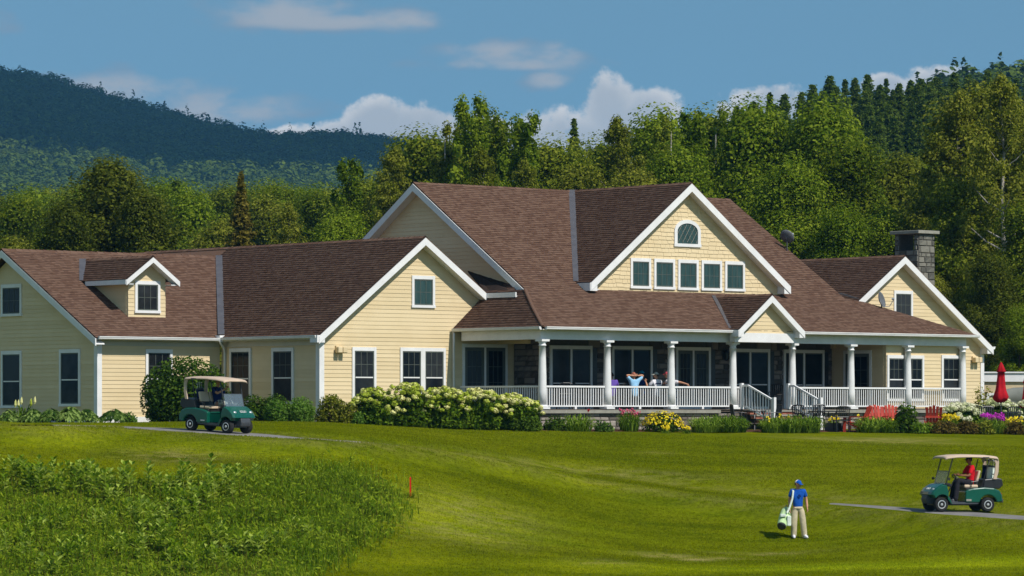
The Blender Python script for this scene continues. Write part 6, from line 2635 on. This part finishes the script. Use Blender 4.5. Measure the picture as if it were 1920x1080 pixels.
def eyes(at, e):
    m = MB()
    for sx in (-1, 1):
        m.ball(at(sx * .030, .084, .016), .0095, 8, 5)
    m.build('eyes', M['hair'], e, smooth=True)


def hair(at, e, mat, back=True):
    m = MB()
    n, mm = 16, 8
    vs, fs = [], []
    for j in range(mm + 1):
        ph = -.35 + (math.pi / 2 + .35) * j / mm
        for k in range(n):
            th = 2 * math.pi * k / n
            x, y, z_ = math.cos(ph) * math.sin(th) * .081, math.cos(ph) * math.cos(th) * .100, math.sin(ph) * .119
            if y > .03:
                z_ = max(z_, .058)
            vs.append(at(x, y - .006, z_ + .004))
    for j in range(mm):
        for k in range(n):
            k2 = (k + 1) % n
            fs.append((j * n + k, j * n + k2, (j + 1) * n + k2, (j + 1) * n + k))
    m.add(vs, fs)
    return m.build('hair', mat, e, smooth=True)


def cap(at, e, mat, brim_mat=None, front=1, half=None):
    n, mm = 18, 6

    def dome(sel):
        m = MB()
        vs, fs = [], []
        for j in range(mm + 1):
            ph = math.pi / 2 * j / mm
            for k in range(n + 1):
                th = sel[0] + (sel[1] - sel[0]) * k / n
                vs.append(at(math.cos(ph) * math.sin(th) * .088, math.cos(ph) * math.cos(th) * .106 - .004, .040 + math.sin(ph) * .092))
        for j in range(mm):
            for k in range(n):
                fs.append((j * (n + 1) + k, j * (n + 1) + k + 1, (j + 1) * (n + 1) + k + 1, (j + 1) * (n + 1) + k))
        m.add(vs, fs)
        return m
    if half is not None:
        c_ = dome((-math.pi / 2 - .2, math.pi / 2 + .2)).build('cap', mat, e, smooth=True)
        dome((math.pi / 2 + .2, 1.5 * math.pi - .2)).build('cap_back', half, c_, smooth=True)
    else:
        c_ = dome((0, 2 * math.pi)).build('cap', mat, e, smooth=True)
    m = MB()
    vs, fs = [], []
    for j in range(4):
        rr = j / 3
        for k in range(9):
            a = -1.05 + 2.1 * k / 8
            vs.append(at(math.sin(a) * (.086 + .006 * rr), (math.cos(a) * .10 + rr * .082 * math.cos(a * .85)) * front, .046 - .012 * rr - .012 * abs(a) * rr))
    o = len(vs)
    vs += [tuple(Vector(v) - Vector((0, 0, .006))) for v in vs]
    for j in range(3):
        for k in range(8):
            a = j * 9 + k
            fs += [(a, a + 1, a + 10, a + 9), (o + a, o + a + 9, o + a + 10, o + a + 1)]
    m.add(vs, fs)
    m.build('brim', brim_mat or mat, c_, smooth=True)
    return c_


def person(loc, rz, label, J, face, shirt, trousers, shoes, skin='skin', hairmat=None, capmat=None, brim=None, half=None, sleeve=.5, hands=((.5, None), (.5, None)), group=None, seat=False, headup=(0, 0, 1)):
    """J: joints in the person's own axes (facing -y). One continuous body, clothes as children."""
    e = empty('person', loc, label, 'person', group, rz)
    N = ['pelvis', 'waist', 'chest', 'neck', 'head', 'shR', 'elR', 'wrR', 'shL', 'elL', 'wrL', 'hipR', 'knR', 'anR', 'toR', 'hipL', 'knL', 'anL', 'toL']
    ed = [('pelvis', 'waist'), ('waist', 'chest'), ('chest', 'neck'), ('neck', 'head'), ('chest', 'shR'), ('shR', 'elR'), ('elR', 'wrR'), ('chest', 'shL'), ('shL', 'elL'), ('elL', 'wrL'),
          ('pelvis', 'hipR'), ('hipR', 'knR'), ('knR', 'anR'), ('anR', 'toR'), ('pelvis', 'hipL'), ('hipL', 'knL'), ('knL', 'anL'), ('anL', 'toL')]
    rad = dict(pelvis=(.105, .08), waist=(.11, .085), chest=(.115, .080), neck=.050, head=.06, shR=.062, elR=.043, wrR=.029, shL=.062, elL=.043, wrL=.029, hipR=.07, knR=.058, anR=.042, toR=.034, hipL=.07, knL=.058, anL=.042, toL=.034)
    ix = {k: i for i, k in enumerate(N)}
    body = skin_mesh('body', [J[k] for k in N], [(ix[a], ix[b]) for a, b in ed], [rad[k] for k in N], 0, M[skin])
    mb = MB()
    at = head_mesh(mb, J['head'], face, headup)
    for sd_, (curl, dr) in zip('RL', hands):
        w_, el = Vector(J['wr' + sd_]), Vector(J['el' + sd_])
        d = Vector(dr) if dr else (w_ - el)
        nn = Vector((1 if sd_ == 'R' else -1, 0, 0)) if abs(d.normalized().x) < .8 else Vector((0, -1, 0))
        hand(mb, w_, d, nn, curl)
    join_mesh(body, mb)
    link('body', body, None, e)
    eyes(at, e)
    # shirt: trunk and sleeves
    sl = {}
    pts, er, rr = [], [], []

    def V(k):
        return Vector(J[k])
    names = ['pelvis', 'waist', 'chest', 'collar', 'shR', 'slR', 'shL', 'slL']
    P = dict(pelvis=V('pelvis') - (V('waist') - V('pelvis')) * .75, waist=V('waist'), chest=V('chest'), collar=V('chest').lerp(V('neck'), .80), shR=V('shR'), slR=V('shR').lerp(V('elR'), sleeve * 1.55), shL=V('shL'), slL=V('shL').lerp(V('elL'), sleeve * 1.55))
    r2 = dict(pelvis=(.165, .125), waist=(.155, .118), chest=(.172, .128), collar=.080, shR=.082, slR=.074, shL=.082, slL=.074)
    ii_ = {k: i for i, k in enumerate(names)}
    sm = skin_mesh('shirt', [P[k] for k in names], [(ii_[a], ii_[b]) for a, b in (('pelvis', 'waist'), ('waist', 'chest'), ('chest', 'collar'), ('chest', 'shR'), ('shR', 'slR'), ('chest', 'shL'), ('shL', 'slL'))], [r2[k] for k in names], 0, M[shirt])
    so_ = link('shirt', sm, None, e)
    names = ['pelvis', 'belt', 'hipR', 'knR', 'anR', 'hipL', 'knL', 'anL']
    P = dict(pelvis=V('pelvis'), belt=V('pelvis').lerp(V('waist'), .8), **{k: V(k) for k in ('hipR', 'knR', 'hipL', 'knL')})
    for s in 'RL':
        P['an' + s] = V('an' + s) - (V('kn' + s) - V('an' + s)).normalized() * .085
    r3 = dict(pelvis=(.150, .120), belt=(.140, .108), hipR=.115, knR=.100, anR=.092, hipL=.115, knL=.100, anL=.092)
    ii_ = {k: i for i, k in enumerate(names)}
    tm_ = skin_mesh('trousers', [P[k] for k in names], [(ii_[a], ii_[b]) for a, b in (('pelvis', 'belt'), ('pelvis', 'hipR'), ('hipR', 'knR'), ('knR', 'anR'), ('pelvis', 'hipL'), ('hipL', 'knL'), ('knL', 'anL'))], [r3[k] for k in names], 0, M[trousers])
    link('trousers', tm_, None, e)
    for s in 'RL':
        a, t = V('an' + s), V('to' + s)
        d = (t - a)
        d.z = 0
        d = d.normalized() if d.length > 1e-6 else Vector((0, -1, 0))
        m = MB()
        g = Vector((0, 0, t.z))
        heel = Vector((a.x, a.y, t.z)) - d * .06
        m.tube([heel, heel + d * .05 + Vector((0, 0, .02)), heel + d * .16 + Vector((0, 0, .008)), heel + d * .26, heel + d * .30], [.036, .052, .047, .040, .02], 8, flat=.85)
        m.tube([a + Vector((0, 0, .03)), a.lerp(heel, .6) + d * .03], [.050, .052], 8)
        m.tube([a, t + Vector((0, 0, .015))], [.05, .046], 8)
        m.build('shoe', M[shoes], e, smooth=True)
    if hairmat:
        hair(at, e, M[hairmat])
    if capmat:
        cap(at, e, M[capmat], M[brim] if brim else None, half=M[half] if half else None)
    return e, at, so_


def standing(**k):
    J = dict(pelvis=(0, 0, .94), waist=(0, .01, 1.10), chest=(0, .01, 1.33), neck=(0, .01, 1.47), head=(0, -.02, 1.615), shR=(-.185, .01, 1.41), elR=(-.25, .02, 1.13), wrR=(-.255, -.05, .89), shL=(.185, .01, 1.41), elL=(.265, .04, 1.14), wrL=(.275, -.06, .90),
             hipR=(-.095, 0, .90), knR=(-.115, -.015, .50), anR=(-.12, .03, .09), toR=(-.14, -.14, .035), hipL=(.095, 0, .90), knL=(.145, -.05, .50), anL=(.19, -.04, .09), toL=(.23, -.21, .035))
    J.update(k)
    return J


def seated(**k):
    J = dict(pelvis=(0, .05, .55), waist=(0, .07, .71), chest=(0, .06, .95), neck=(0, .05, 1.10), head=(0, .02, 1.255), shR=(-.185, .06, 1.03), elR=(-.25, -.04, .77), wrR=(-.20, -.24, .72), shL=(.185, .06, 1.03), elL=(.25, -.04, .77), wrL=(.20, -.24, .72),
             hipR=(-.095, .02, .53), knR=(-.12, -.40, .54), anR=(-.12, -.42, .10), toR=(-.13, -.58, .04), hipL=(.095, .02, .53), knL=(.12, -.40, .54), anL=(.12, -.42, .10), toL=(.13, -.58, .04))
    J.update(k)
    return J


# golfer walking down the lawn with his bag
gp_ = gpt(1496, 1010)
ge, gat, gsh = person(gp_, R(6), 'golfer in blue polo shirt and khaki trousers standing on the lawn, head turned right', standing(), (.72, -.62, -.22), 'blue_shirt', 'khaki', 'white_cloth', 'skin', 'hair', 'blue_shirt', None, 'white_cloth', sleeve=.46)
m = MB().box((-.150, -.130, .985), (.150, .125, 1.012))
m = MB()
m.tube([(-.16, .02, .90), (-.11, -.10, .90), (0, -.13, .90), (.11, -.10, .90), (.16, .02, .90)], .014, 6)
m.build('belt', M['khaki'], ge)
m = MB()
for a, b in (((-.01, 1.30), (.035, 1.24)), ((.02, 1.315), (.02, 1.22)), ((.05, 1.28), (.06, 1.235))):
    m.tube([(a[0], -.128, a[1]), (b[0], -.130, b[1])], .012, 5)
m.build('chest_print', M['navy'], gsh)
# golf bag hanging from his right shoulder
rb = ge.rotation_euler.z
b_e = empty('golf_bag', gp_ + Matrix.Rotation(rb, 3, 'Z') @ Vector((-.40, .02, .62)), 'pale green and white golf bag hanging from the shoulder of the golfer', 'golf bag', None, rb)
ax = Vector((-.34, -.66, -.62)).normalized()
m = MB()
m.tube([-ax * .34, -ax * .24, ax * .05, ax * .30, ax * .36], [.13, .165, .165, .145, .135], 14)
m.build('bag_body', M['bag_green'], b_e, smooth=False)
m = MB()
m.tube([ax * .355, ax * .39, ax * .42], [.135, .138, .12], 14)
m.build('bag_rim', M['black'], b_e)
m = MB()
m.tube([ax * .421, ax * .425], [.10, .09], 14)
m.build('bag_mouth', M['darkgrey'], b_e)
bevel(MB().box((-.17, -.27, .03), (.0, -.16, .115)).build('badge_panel', M['bag_white'], b_e), .01, 1)
bevel(MB().box((.03, -.30, -.24), (.15, -.06, .06)).build('side_pocket', M['bag_white'], b_e), .02, 2)
m = MB()
m.tube([(.24, .02, .845), (.245, -.115, .80), (.21, -.13, .55), (.12, -.14, .28), (.05, -.16, .15)], .028, 6, flat=.5)
m.build('shoulder_strap', M['bag_white'], b_e)
for k in range(5):
    a = k * 1.3
    s_ = Vector((math.cos(a) * .07, 0, math.sin(a) * .07))
    m = MB().tube([s_ - ax * .40, s_ - ax * .52], .012, 5)
    m.build('club', M['darkgrey'], b_e)

# porch guests, on their chairs
DZ = -.02


def guest(u, v, rz, *a, **k):
    return person(hw(u, v, DZ), HA + rz, *a, **k)


u1 = onv(1187, 715, .75)[0]
patio_chair(hw(u1, .75, DZ), HA, 'porch chair of the guest in light blue')
guest(u1, .75, R(180), 'porch guest in light blue shirt with both hands behind the head', seated(shR=(-.19, .07, 1.06), elR=(-.43, .10, 1.26), wrR=(-.10, .16, 1.24), shL=(.19, .07, 1.06), elL=(.43, .10, 1.26), wrL=(.10, .16, 1.24)), (0, -1, .05), 'light_blue', 'charcoal', 'black', 'skin', 'hair_red', sleeve=.52, hands=((.3, (1, .1, .1)), (.3, (-1, .1, .1))))
u2 = onv(1202, 715, 1.65)[0]
patio_chair(hw(u2, 1.65, DZ), HA + R(25), 'porch chair of the guest with the teal cap')
guest(u2, 1.65, R(205), 'porch guest in dark blue with a teal cap, half hidden by a light blue shirt', seated(head=(0, .02, 1.31)), (0, -1, 0), 'deep_blue', 'charcoal', 'black', 'skin', 'hair', 'teal')
u3 = onv(1229, 715, .75)[0]
patio_chair(hw(u3, .75, DZ), HA + R(-10), 'porch chair of the guest with the grey cap')
g3, g3at, g3s = guest(u3, .75, R(180), 'porch guest with grey cap and printed white shirt seen from behind', seated(elR=(-.27, -.06, .82), elL=(.30, -.10, .80), wrL=(.26, -.25, 1.02)), (.85, -.5, 0), 'white_cloth', 'charcoal', 'black', 'skin', 'hair', 'grey_cloth')
m = MB()
for k, (x, w_, h_) in enumerate(((-.125, .018, .05), (-.10, .03, .022), (-.06, .018, .03), (-.03, .02, .022), (0, .018, .03), (.03, .03, .022), (.07, .02, .03), (.105, .018, .022), (.125, .02, .04))):
    m.box((x, .165, .955 - h_ / 2), (x + w_, .19, .955 + h_ / 2))
m.build('back_print', M['navy'], g3s)
u4 = onv(1254, 715, .62)[0]
patio_chair(hw(u4, .62, DZ), HA + R(10), 'porch chair beside the third column')
guest(u4, .62, R(190), 'porch guest behind the third column with one arm hung over the rail', seated(head=(.13, .02, 1.27), neck=(.05, .05, 1.10), elL=(.23, .26, .98), wrL=(.20, .0, .96), elR=(-.34, .30, 1.0), wrR=(-.39, .60, .92)), (0.3, -1, 0), 'white_cloth', 'charcoal', 'black', 'skin', 'hair_red', 'pink_red', hands=((.9, (0, .15, -1)), (.5, None)))
u5 = onv(1146, 715, 1.3)[0]
patio_chair(hw(u5, 1.3, DZ), HA + R(-60), 'porch chair behind the second column')
guest(u5, 1.3, R(150), 'porch guest in purple mostly hidden behind the second column', seated(), (0, -1, 0), 'purple', 'charcoal', 'black', 'skin_dark', 'hair')
for px_, v_, r_, lb in ((1058, 1.2, 150, 'empty porch chair before the first patio door'), (1090, 1.4, 30, 'empty porch chair between the first two columns'), (1630, 1.3, -20, 'empty porch chair before the side door'), (1455, 1.9, 140, 'empty dark chair at the top of the steps')):
    patio_chair(hw(onv(px_, 720, v_)[0], v_, DZ), HA + R(r_), lb)


# ---------------------------------------------------------------- golf carts
def arch_profile(base, arches, n=10):
    return base


def golf_cart(loc, rz, label, roll=0.0, screen_folded=False, plate=False):
    """x forward, y left; 2.4 m long, wheels .23 m radius"""
    e = empty('golf_cart', loc, label, 'golf cart', 'green golf carts', rz)
    e.rotation_euler = (0, roll, rz)
    e.scale = (.92, .92, .93)
    wr, wb = .235, 1.62
    xr, xf = -.60, -.60 + wb

    def arc(cx, r, a0, a1, n=9):
        return [(cx + r * math.cos(R(a0 + (a1 - a0) * k / n)), .235 + r * math.sin(R(a0 + (a1 - a0) * k / n))) for k in range(n + 1)]
    # rear body: swept side profile over the rear wheel
    prof = [(-1.10, .34), (-1.08, .56), (-.98, .70), (-.80, .765), (-.45, .79), (-.08, .76), (.10, .72), (.20, .66), (.20, .30)] + [(-.24, .30)] + arc(xr, .315, 12, 168)
    m = MB()
    m.prism([(x, -.60, z_) for x, z_ in prof], (0, 1.20, 0))
    b = m.build('body', M['green'], e)
    bevel(b, .035, 2)
    # front cowl, sloping down to the nose
    prof = [(.80, .42), (.78, .60), (.84, .86), (.90, .905), (1.02, .88), (1.20, .78), (1.34, .64), (1.38, .54), (1.33, .52)] + arc(xf, .325, 38, 168)
    m = MB()
    n = len(prof)
    stations = [(-.58, .90), (-.50, 1.0), (-.25, 1.03), (.25, 1.03), (.50, 1.0), (.58, .90)]
    vs = []
    for y, k in stations:
        for x, z_ in prof:
            sh = (x - .8) * (k - 1.0) * 1.2 if x > .9 else 0
            vs.append((x + sh * .8, y, z_ if z_ < .6 else .6 + (z_ - .6) * k))
    fs = []
    for s in range(len(stations) - 1):
        for i in range(n):
            j = (i + 1) % n
            fs.append((s * n + i, s * n + j, (s + 1) * n + j, (s + 1) * n + i))
    fs.append(tuple(range(n - 1, -1, -1)))
    fs.append(tuple((len(stations) - 1) * n + k for k in range(n)))
    m.add(vs, fs)
    c = m.build('front_cowl', M['green'], e)
    bevel(c, .022, 2)
    for s in (-1, 1):
        h_ = MB().ball((1.24, s * .40, .71), (.06, .085, .05), 10, 6)
        h_.build('headlight', M['rim'], c, smooth=True)
    t = bpy.data.curves.new('badge', 'FONT')
    t.body = 'EZGO'
    t.size = .115
    t.align_x = 'CENTER'
    t.extrude = .004
    to = bpy.data.objects.new('badge', t)
    COL.objects.link(to)
    dg = bpy.context.evaluated_depsgraph_get()
    bme = bpy.data.meshes.new_from_object(to.evaluated_get(dg))
    bpy.data.objects.remove(to)
    bme.materials.clear()
    bme.materials.append(M['white'])
    bo = link('badge', bme, None, c, (1.295, 0, .715))
    bo.rotation_euler = (R(47), 0, R(90))
    # floor, rocker, bumper
    m = MB()
    m.prism([(-.26, -.57, .26), (.24, -.57, .245), (.70, -.57, .25), (.80, -.57, .48), (.76, -.57, .50), (.66, -.57, .315), (.20, -.57, .315), (-.26, -.57, .33)], (0, 1.14, 0))
    f_ = m.build('floor_pan', M['darkgrey'], e)
    m = MB()
    m.prism([(1.06, -.24, .22), (1.40, -.24, .26), (1.44, -.24, .38), (1.40, -.24, .53), (1.02, -.24, .50)], (0, .48, 0))
    bevel(m.build('front_bumper', M['darkgrey'], e), .03, 2)
    m = MB().box((-1.10, -.50, .30), (-1.16, .50, .42))
    bevel(m.build('rear_bumper', M['darkgrey'], e), .015, 1)
    m = MB().box((-.85, -.30, .2), (1.2, .30, .33))
    m.build('chassis', M['black'], e)
    for s in (-1, 1):
        m = MB().tube([(xf, 0, .235), (xf, s * .45, .235)], .03, 6)
        m.tube([(xr, 0, .235), (xr, s * .45, .235)], .04, 6)
        m.build('axle', M['black'], e)
        MB().box((-1.115, s * .42 - .06, .50), (-1.085, s * .42 + .06, .60)).build('tail_light', M['red'], e)
    # wheels
    for x in (xr, xf):
        for s in (-1, 1):
            m = MB()
            q = Matrix.Rotation(R(-90 * s), 4, 'X')
            m.lathe([(.13, -.10), (.205, -.098), (.232, -.075), (.235, 0), (.232, .075), (.205, .098), (.13, .10)], 24, at=(x, s * .47, .235), M4=q)
            w = m.build('wheel', M['rubber'], e, smooth=False)
            m = MB()
            m.lathe([(.138, .085), (.138, .105), (.118, .108), (.10, .092), (.045, .10), (.03, .118), (.001, .12)], 20, at=(x, s * .47, .235), M4=q)
            r_ = m.build('rim', M['rim'], w)
            m = MB()
            for k in range(7):
                a = 6.283 * k / 7
                d = Vector((math.cos(a), math.sin(a), 0))
                m.lathe([(.017, .0945), (.017, .1015), (.001, .1016)], 6, at=Vector((x, s * .47, .235)) + (q @ (d * .078)), M4=q)
            m.build('rim_holes', M['black'], w)
    # seats
    m = MB().box((-.32, -.50, .66), (.16, .50, .775))
    bevel(m.build('seat_base', M['black'], e), .02, 1)
    for s in (-1, 1):
        m = MB().box((-.28, s * .26 - .23, .776), (.20, s * .26 + .23, .875))
        bevel(m.build('seat', M['vinyl'], e), .035, 2)
        m = MB()
        y0 = s * .26 - .225
        m.prism([(-.30, y0, 1.02), (-.20, y0, 1.00), (-.30, y0, 1.34), (-.38, y0, 1.33)], (0, .45, 0))
        bevel(m.build('backrest', M['vinyl'], e), .035, 2)
        m = MB().tube([(-.28, s * .30, .76), (-.33, s * .30, 1.06)], .02, 6)
        m.build('backrest_post', M['darkgrey'], e)
        m = MB().tube([(-.02, s * .52, .80), (-.02, s * .53, .96), (-.27, s * .52, 1.0)], .016, 6)
        m.build('armrest', M['black'], e)
    # canopy, its struts and broad rear supports
    zt = 1.80
    sec = [(-.95, -.045), (-.90, -.005), (-.55, .03), (0, .045), (.50, .03), (.82, -.005), (.90, -.05)]
    vs, fs = [], []
    ys = [(-.58, -.06), (-.54, -.01), (-.3, .01), (.3, .01), (.54, -.01), (.58, -.06)]
    for x, dz_ in sec:
        for y, dy in ys:
            vs.append((x, y, zt + dz_ + dy))
    k_ = len(ys)
    o_ = len(vs)
    vs += [(x, y, z_ - .045 if 0 < i % k_ < k_ - 1 else z_ - .03) for i, (x, y, z_) in enumerate(list(vs))]
    for i in range(len(sec) - 1):
        for j in range(k_ - 1):
            a = i * k_ + j
            fs += [(a, a + k_, a + k_ + 1, a + 1), (o_ + a, o_ + a + 1, o_ + a + k_ + 1, o_ + a + k_)]
    bd = [j for j in range(k_)] + [i * k_ + k_ - 1 for i in range(1, len(sec))] + [(len(sec) - 1) * k_ + j for j in range(k_ - 2, -1, -1)] + [i * k_ for i in range(len(sec) - 2, 0, -1)]
    for i in range(len(bd)):
        a, b2 = bd[i], bd[(i + 1) % len(bd)]
        fs.append((a, b2, o_ + b2, o_ + a))
    m = MB()
    m.add(vs, fs)
    cn = m.build('canopy', M['tan'], e, smooth=True)
    for s in (-1, 1):
        m = MB().box((-.62, s * .585, 1.745), (-.40, s * .592, 1.775))
        m.build('canopy_handle', M['darkgrey'], cn)
        m = MB().tube([(.86, s * .50, .86), (.72, s * .50, 1.40), (.62, s * .50, 1.74)], .022, 8)
        m.build('front_strut', M['black'], e)
        m = MB()
        m.prism([(-.80, s * .50, 1.72), (-.94, s * .50, 1.75), (-.985, s * .50, 1.62), (-.97, s * .50, 1.30), (-.90, s * .50, 1.05), (-.78, s * .50, 1.05), (-.84, s * .50, 1.32), (-.86, s * .50, 1.55)], (0, s * .05, 0))
        bevel(m.build('rear_support', M['tan'], e), .012, 1)
        m = MB().tube([(-.84, s * .48, 1.06), (-.80, s * .46, .78)], .022, 6)
        m.build('rear_strut', M['black'], e)
        m = MB().tube([(-.42, s * .45, .78), (-.56, s * .47, 1.30), (-.66, s * .47, 1.70)], .018, 6)
        m.build('rear_strut', M['black'], e)
    # windscreen: lower pane with frame
    m = MB()
    m.prism([(.885, -.46, .90), (.885, .46, .90), (.76, .46, 1.30), (.76, -.46, 1.30)], (.008, 0, .004))
    ws = m.build('windscreen', M['clear'], e)
    if not screen_folded:
        pass
    m = MB().tube([(.755, -.48, 1.305), (.755, .48, 1.305)], .014, 6)
    m.build('screen_rail', M['darkgrey'], ws)
    # dash, wheel
    m = MB()
    m.prism([(.64, -.52, .80), (.86, -.52, .86), (.84, -.52, .93), (.70, -.52, .92)], (0, 1.04, 0))
    bevel(m.build('dashboard', M['black'], e), .015, 1)
    m = MB().tube([(.74, .27, .50), (.50, .27, .98), (.42, .27, 1.08)], .022, 6)
    sc = m.build('steering_column', M['black'], e)
    q = Vector((-.62, 0, .78)).to_track_quat('Z', 'Y').to_matrix().to_4x4()
    m = MB()
    pts = [Vector((.41, .27, 1.09)) + q @ Vector((math.cos(6.283 * k / 18) * .165, math.sin(6.283 * k / 18) * .165, 0)) for k in range(19)]
    m.tube(pts, .017, 6, False)
    for k in range(3):
        m.tube([Vector((.41, .27, 1.09)), pts[k * 6]], .012, 5)
    m.build('steering_wheel', M['black'], sc)
    # bag well and sweater basket behind the seats
    m = MB()
    m.prism([(-.45, -.50, .78), (-1.02, -.50, .74), (-1.16, -.50, .86), (-1.12, -.50, 1.06), (-.98, -.50, 1.10), (-.50, -.50, 1.05)], (0, 1.0, 0))
    bevel(m.build('bag_well', M['black'], e), .03, 2)
    m = MB().tube([(-.78, -.46, 1.22), (-1.02, -.44, 1.20), (-1.10, 0, 1.20), (-1.02, .44, 1.20), (-.78, .46, 1.22)], .016, 6)
    m.build('bag_rail', M['black'], e)
    for s in (-1, 1):
        m = MB().tube([(.80, s * .50, 1.05), (.84, s * .66, 1.06), (.83, s * .70, 1.06)], [.01, .012, .05], 8)
        m.build('mirror', M['black'], e)
        if plate:
            MB().box((.0, s * .601, .345), (.18, s * .606, .41)).build('number_plate', M['cap'], e)
    MB().box((-.10, -.607, .37), (.08, -.6015, .405)).build('side_badge', M['rim'], e)
    return e


def bag_on_cart(cart, loc3, tilt, mat, label):
    """a golf bag standing in the bag well: a thing of its own"""
    mt = cart.matrix_basis.copy()
    p = mt @ Vector(loc3)
    e = empty('golf_bag', p, label, 'golf bag', 'golf bags on the carts', cart.rotation_euler.z)
    e.scale = (.9, .9, .9)
    ax = Vector((tilt, 0, 1)).normalized()
    m = MB().tube([ax * 0, ax * .10, ax * .52, ax * .60], [.12, .13, .135, .15], 12)
    m.build('bag_body', M[mat], e)
    m = MB().tube([ax * .58, ax * .64], [.155, .15], 12)
    m.build('bag_rim', M['black'], e)
    for k in range(8):
        a = 6.283 * k / 8
        s_ = Vector((math.cos(a) * .07, math.sin(a) * .08, 0))
        h_ = random.uniform(.78, .86)
        m = MB().tube([s_ + ax * .6, s_ + ax * h_], .007, 4)
        m.ball(s_ + ax * h_, (.035, .018, .022), 6, 4)
        m.build('club', M['rim'] if k % 2 else M['darkgrey'], e)
    return e


pL = gpt(410, 812)
# feet of the two carts follow the fall of the path
hdL = Vector((math.cos(R(-37)), math.sin(R(-37)), 0))


def seat_cart(c, hd):
    a, b = c + hd * -.745, c + hd * .745
    za, zb_ = gz(a.x, a.y) + .035, gz(b.x, b.y) + .035
    z_ = (za + zb_) / 2
    pitch = math.atan2(zb_ - za, 1.49)
    o = Vector((c.x, c.y, z_)) - hd * .193
    o.z = z_ - math.tan(pitch) * .193
    return o, -pitch


oL, rL = seat_cart(pL, hdL)
cartL = golf_cart(oL, R(-37), 'green golf cart facing right on the path by the round shrub', rL)
pR = gpt(1797, 961)
hdR = Vector((-math.cos(R(15)), -math.sin(R(15)), 0))
oR, rR = seat_cart(pR, hdR)
cartR = golf_cart(oR, R(195), 'green golf cart facing left on the lower path with a driver in red', rR, plate=True)
bag_on_cart(cartR, (-.80, .18, .88), -.12, 'bag_white', 'pale golf bag strapped behind the driver in red')
bag_on_cart(cartR, (-.80, -.22, .88), -.12, 'navy', 'dark golf bag on the far side of the right cart')
bag_on_cart(cartL, (-.80, .20, .80), -.12, 'navy', 'dark golf bag behind the seat of the left cart')


def in_cart(cart, y, label, J, face, *a, **k):
    mt = cart.matrix_basis.copy()
    p = mt @ Vector((-.03, y, .875 - .49))
    r = person(p, cart.rotation_euler.z + R(90), label, J, face, *a, **k)
    r[0].scale = (.95, .95, .95)
    return r


# the driver holds the wheel; in his own axes he faces -y
drive = dict(knR=(-.13, -.40, .60), anR=(-.12, -.52, .04), toR=(-.12, -.70, -.04), knL=(.12, -.42, .62), anL=(.14, -.50, .02), toL=(.14, -.68, -.06), elR=(-.24, -.10, .78), wrR=(-.14, -.36, .78), elL=(.25, -.08, .76), wrL=(.15, -.36, .78))
in_cart(cartR, .27, 'driver in a red polo shirt and dark trousers steering the right cart', seated(**drive), (0, -1, -.05), 'red_shirt', 'charcoal', 'darkgrey', 'skin_dark', 'hair', 'hair', hands=((1.2, (.3, -1, .3)), (1.2, (-.3, -1, .3))), sleeve=.55)
dl = dict(drive)
dl.update(elR=(-.30, -.20, .88), wrR=(-.12, -.38, 1.02), head=(-.04, -.02, 1.26))
in_cart(cartL, .25, 'driver in navy shirt in the shade of the left cart', seated(**dl), (-.5, -1, 0), 'navy', 'grey_cloth', 'black', 'skin', 'hair', 'navy', hands=((1.0, (.2, -.6, .6)), (1.2, (-.3, -1, .3))), sleeve=.5)
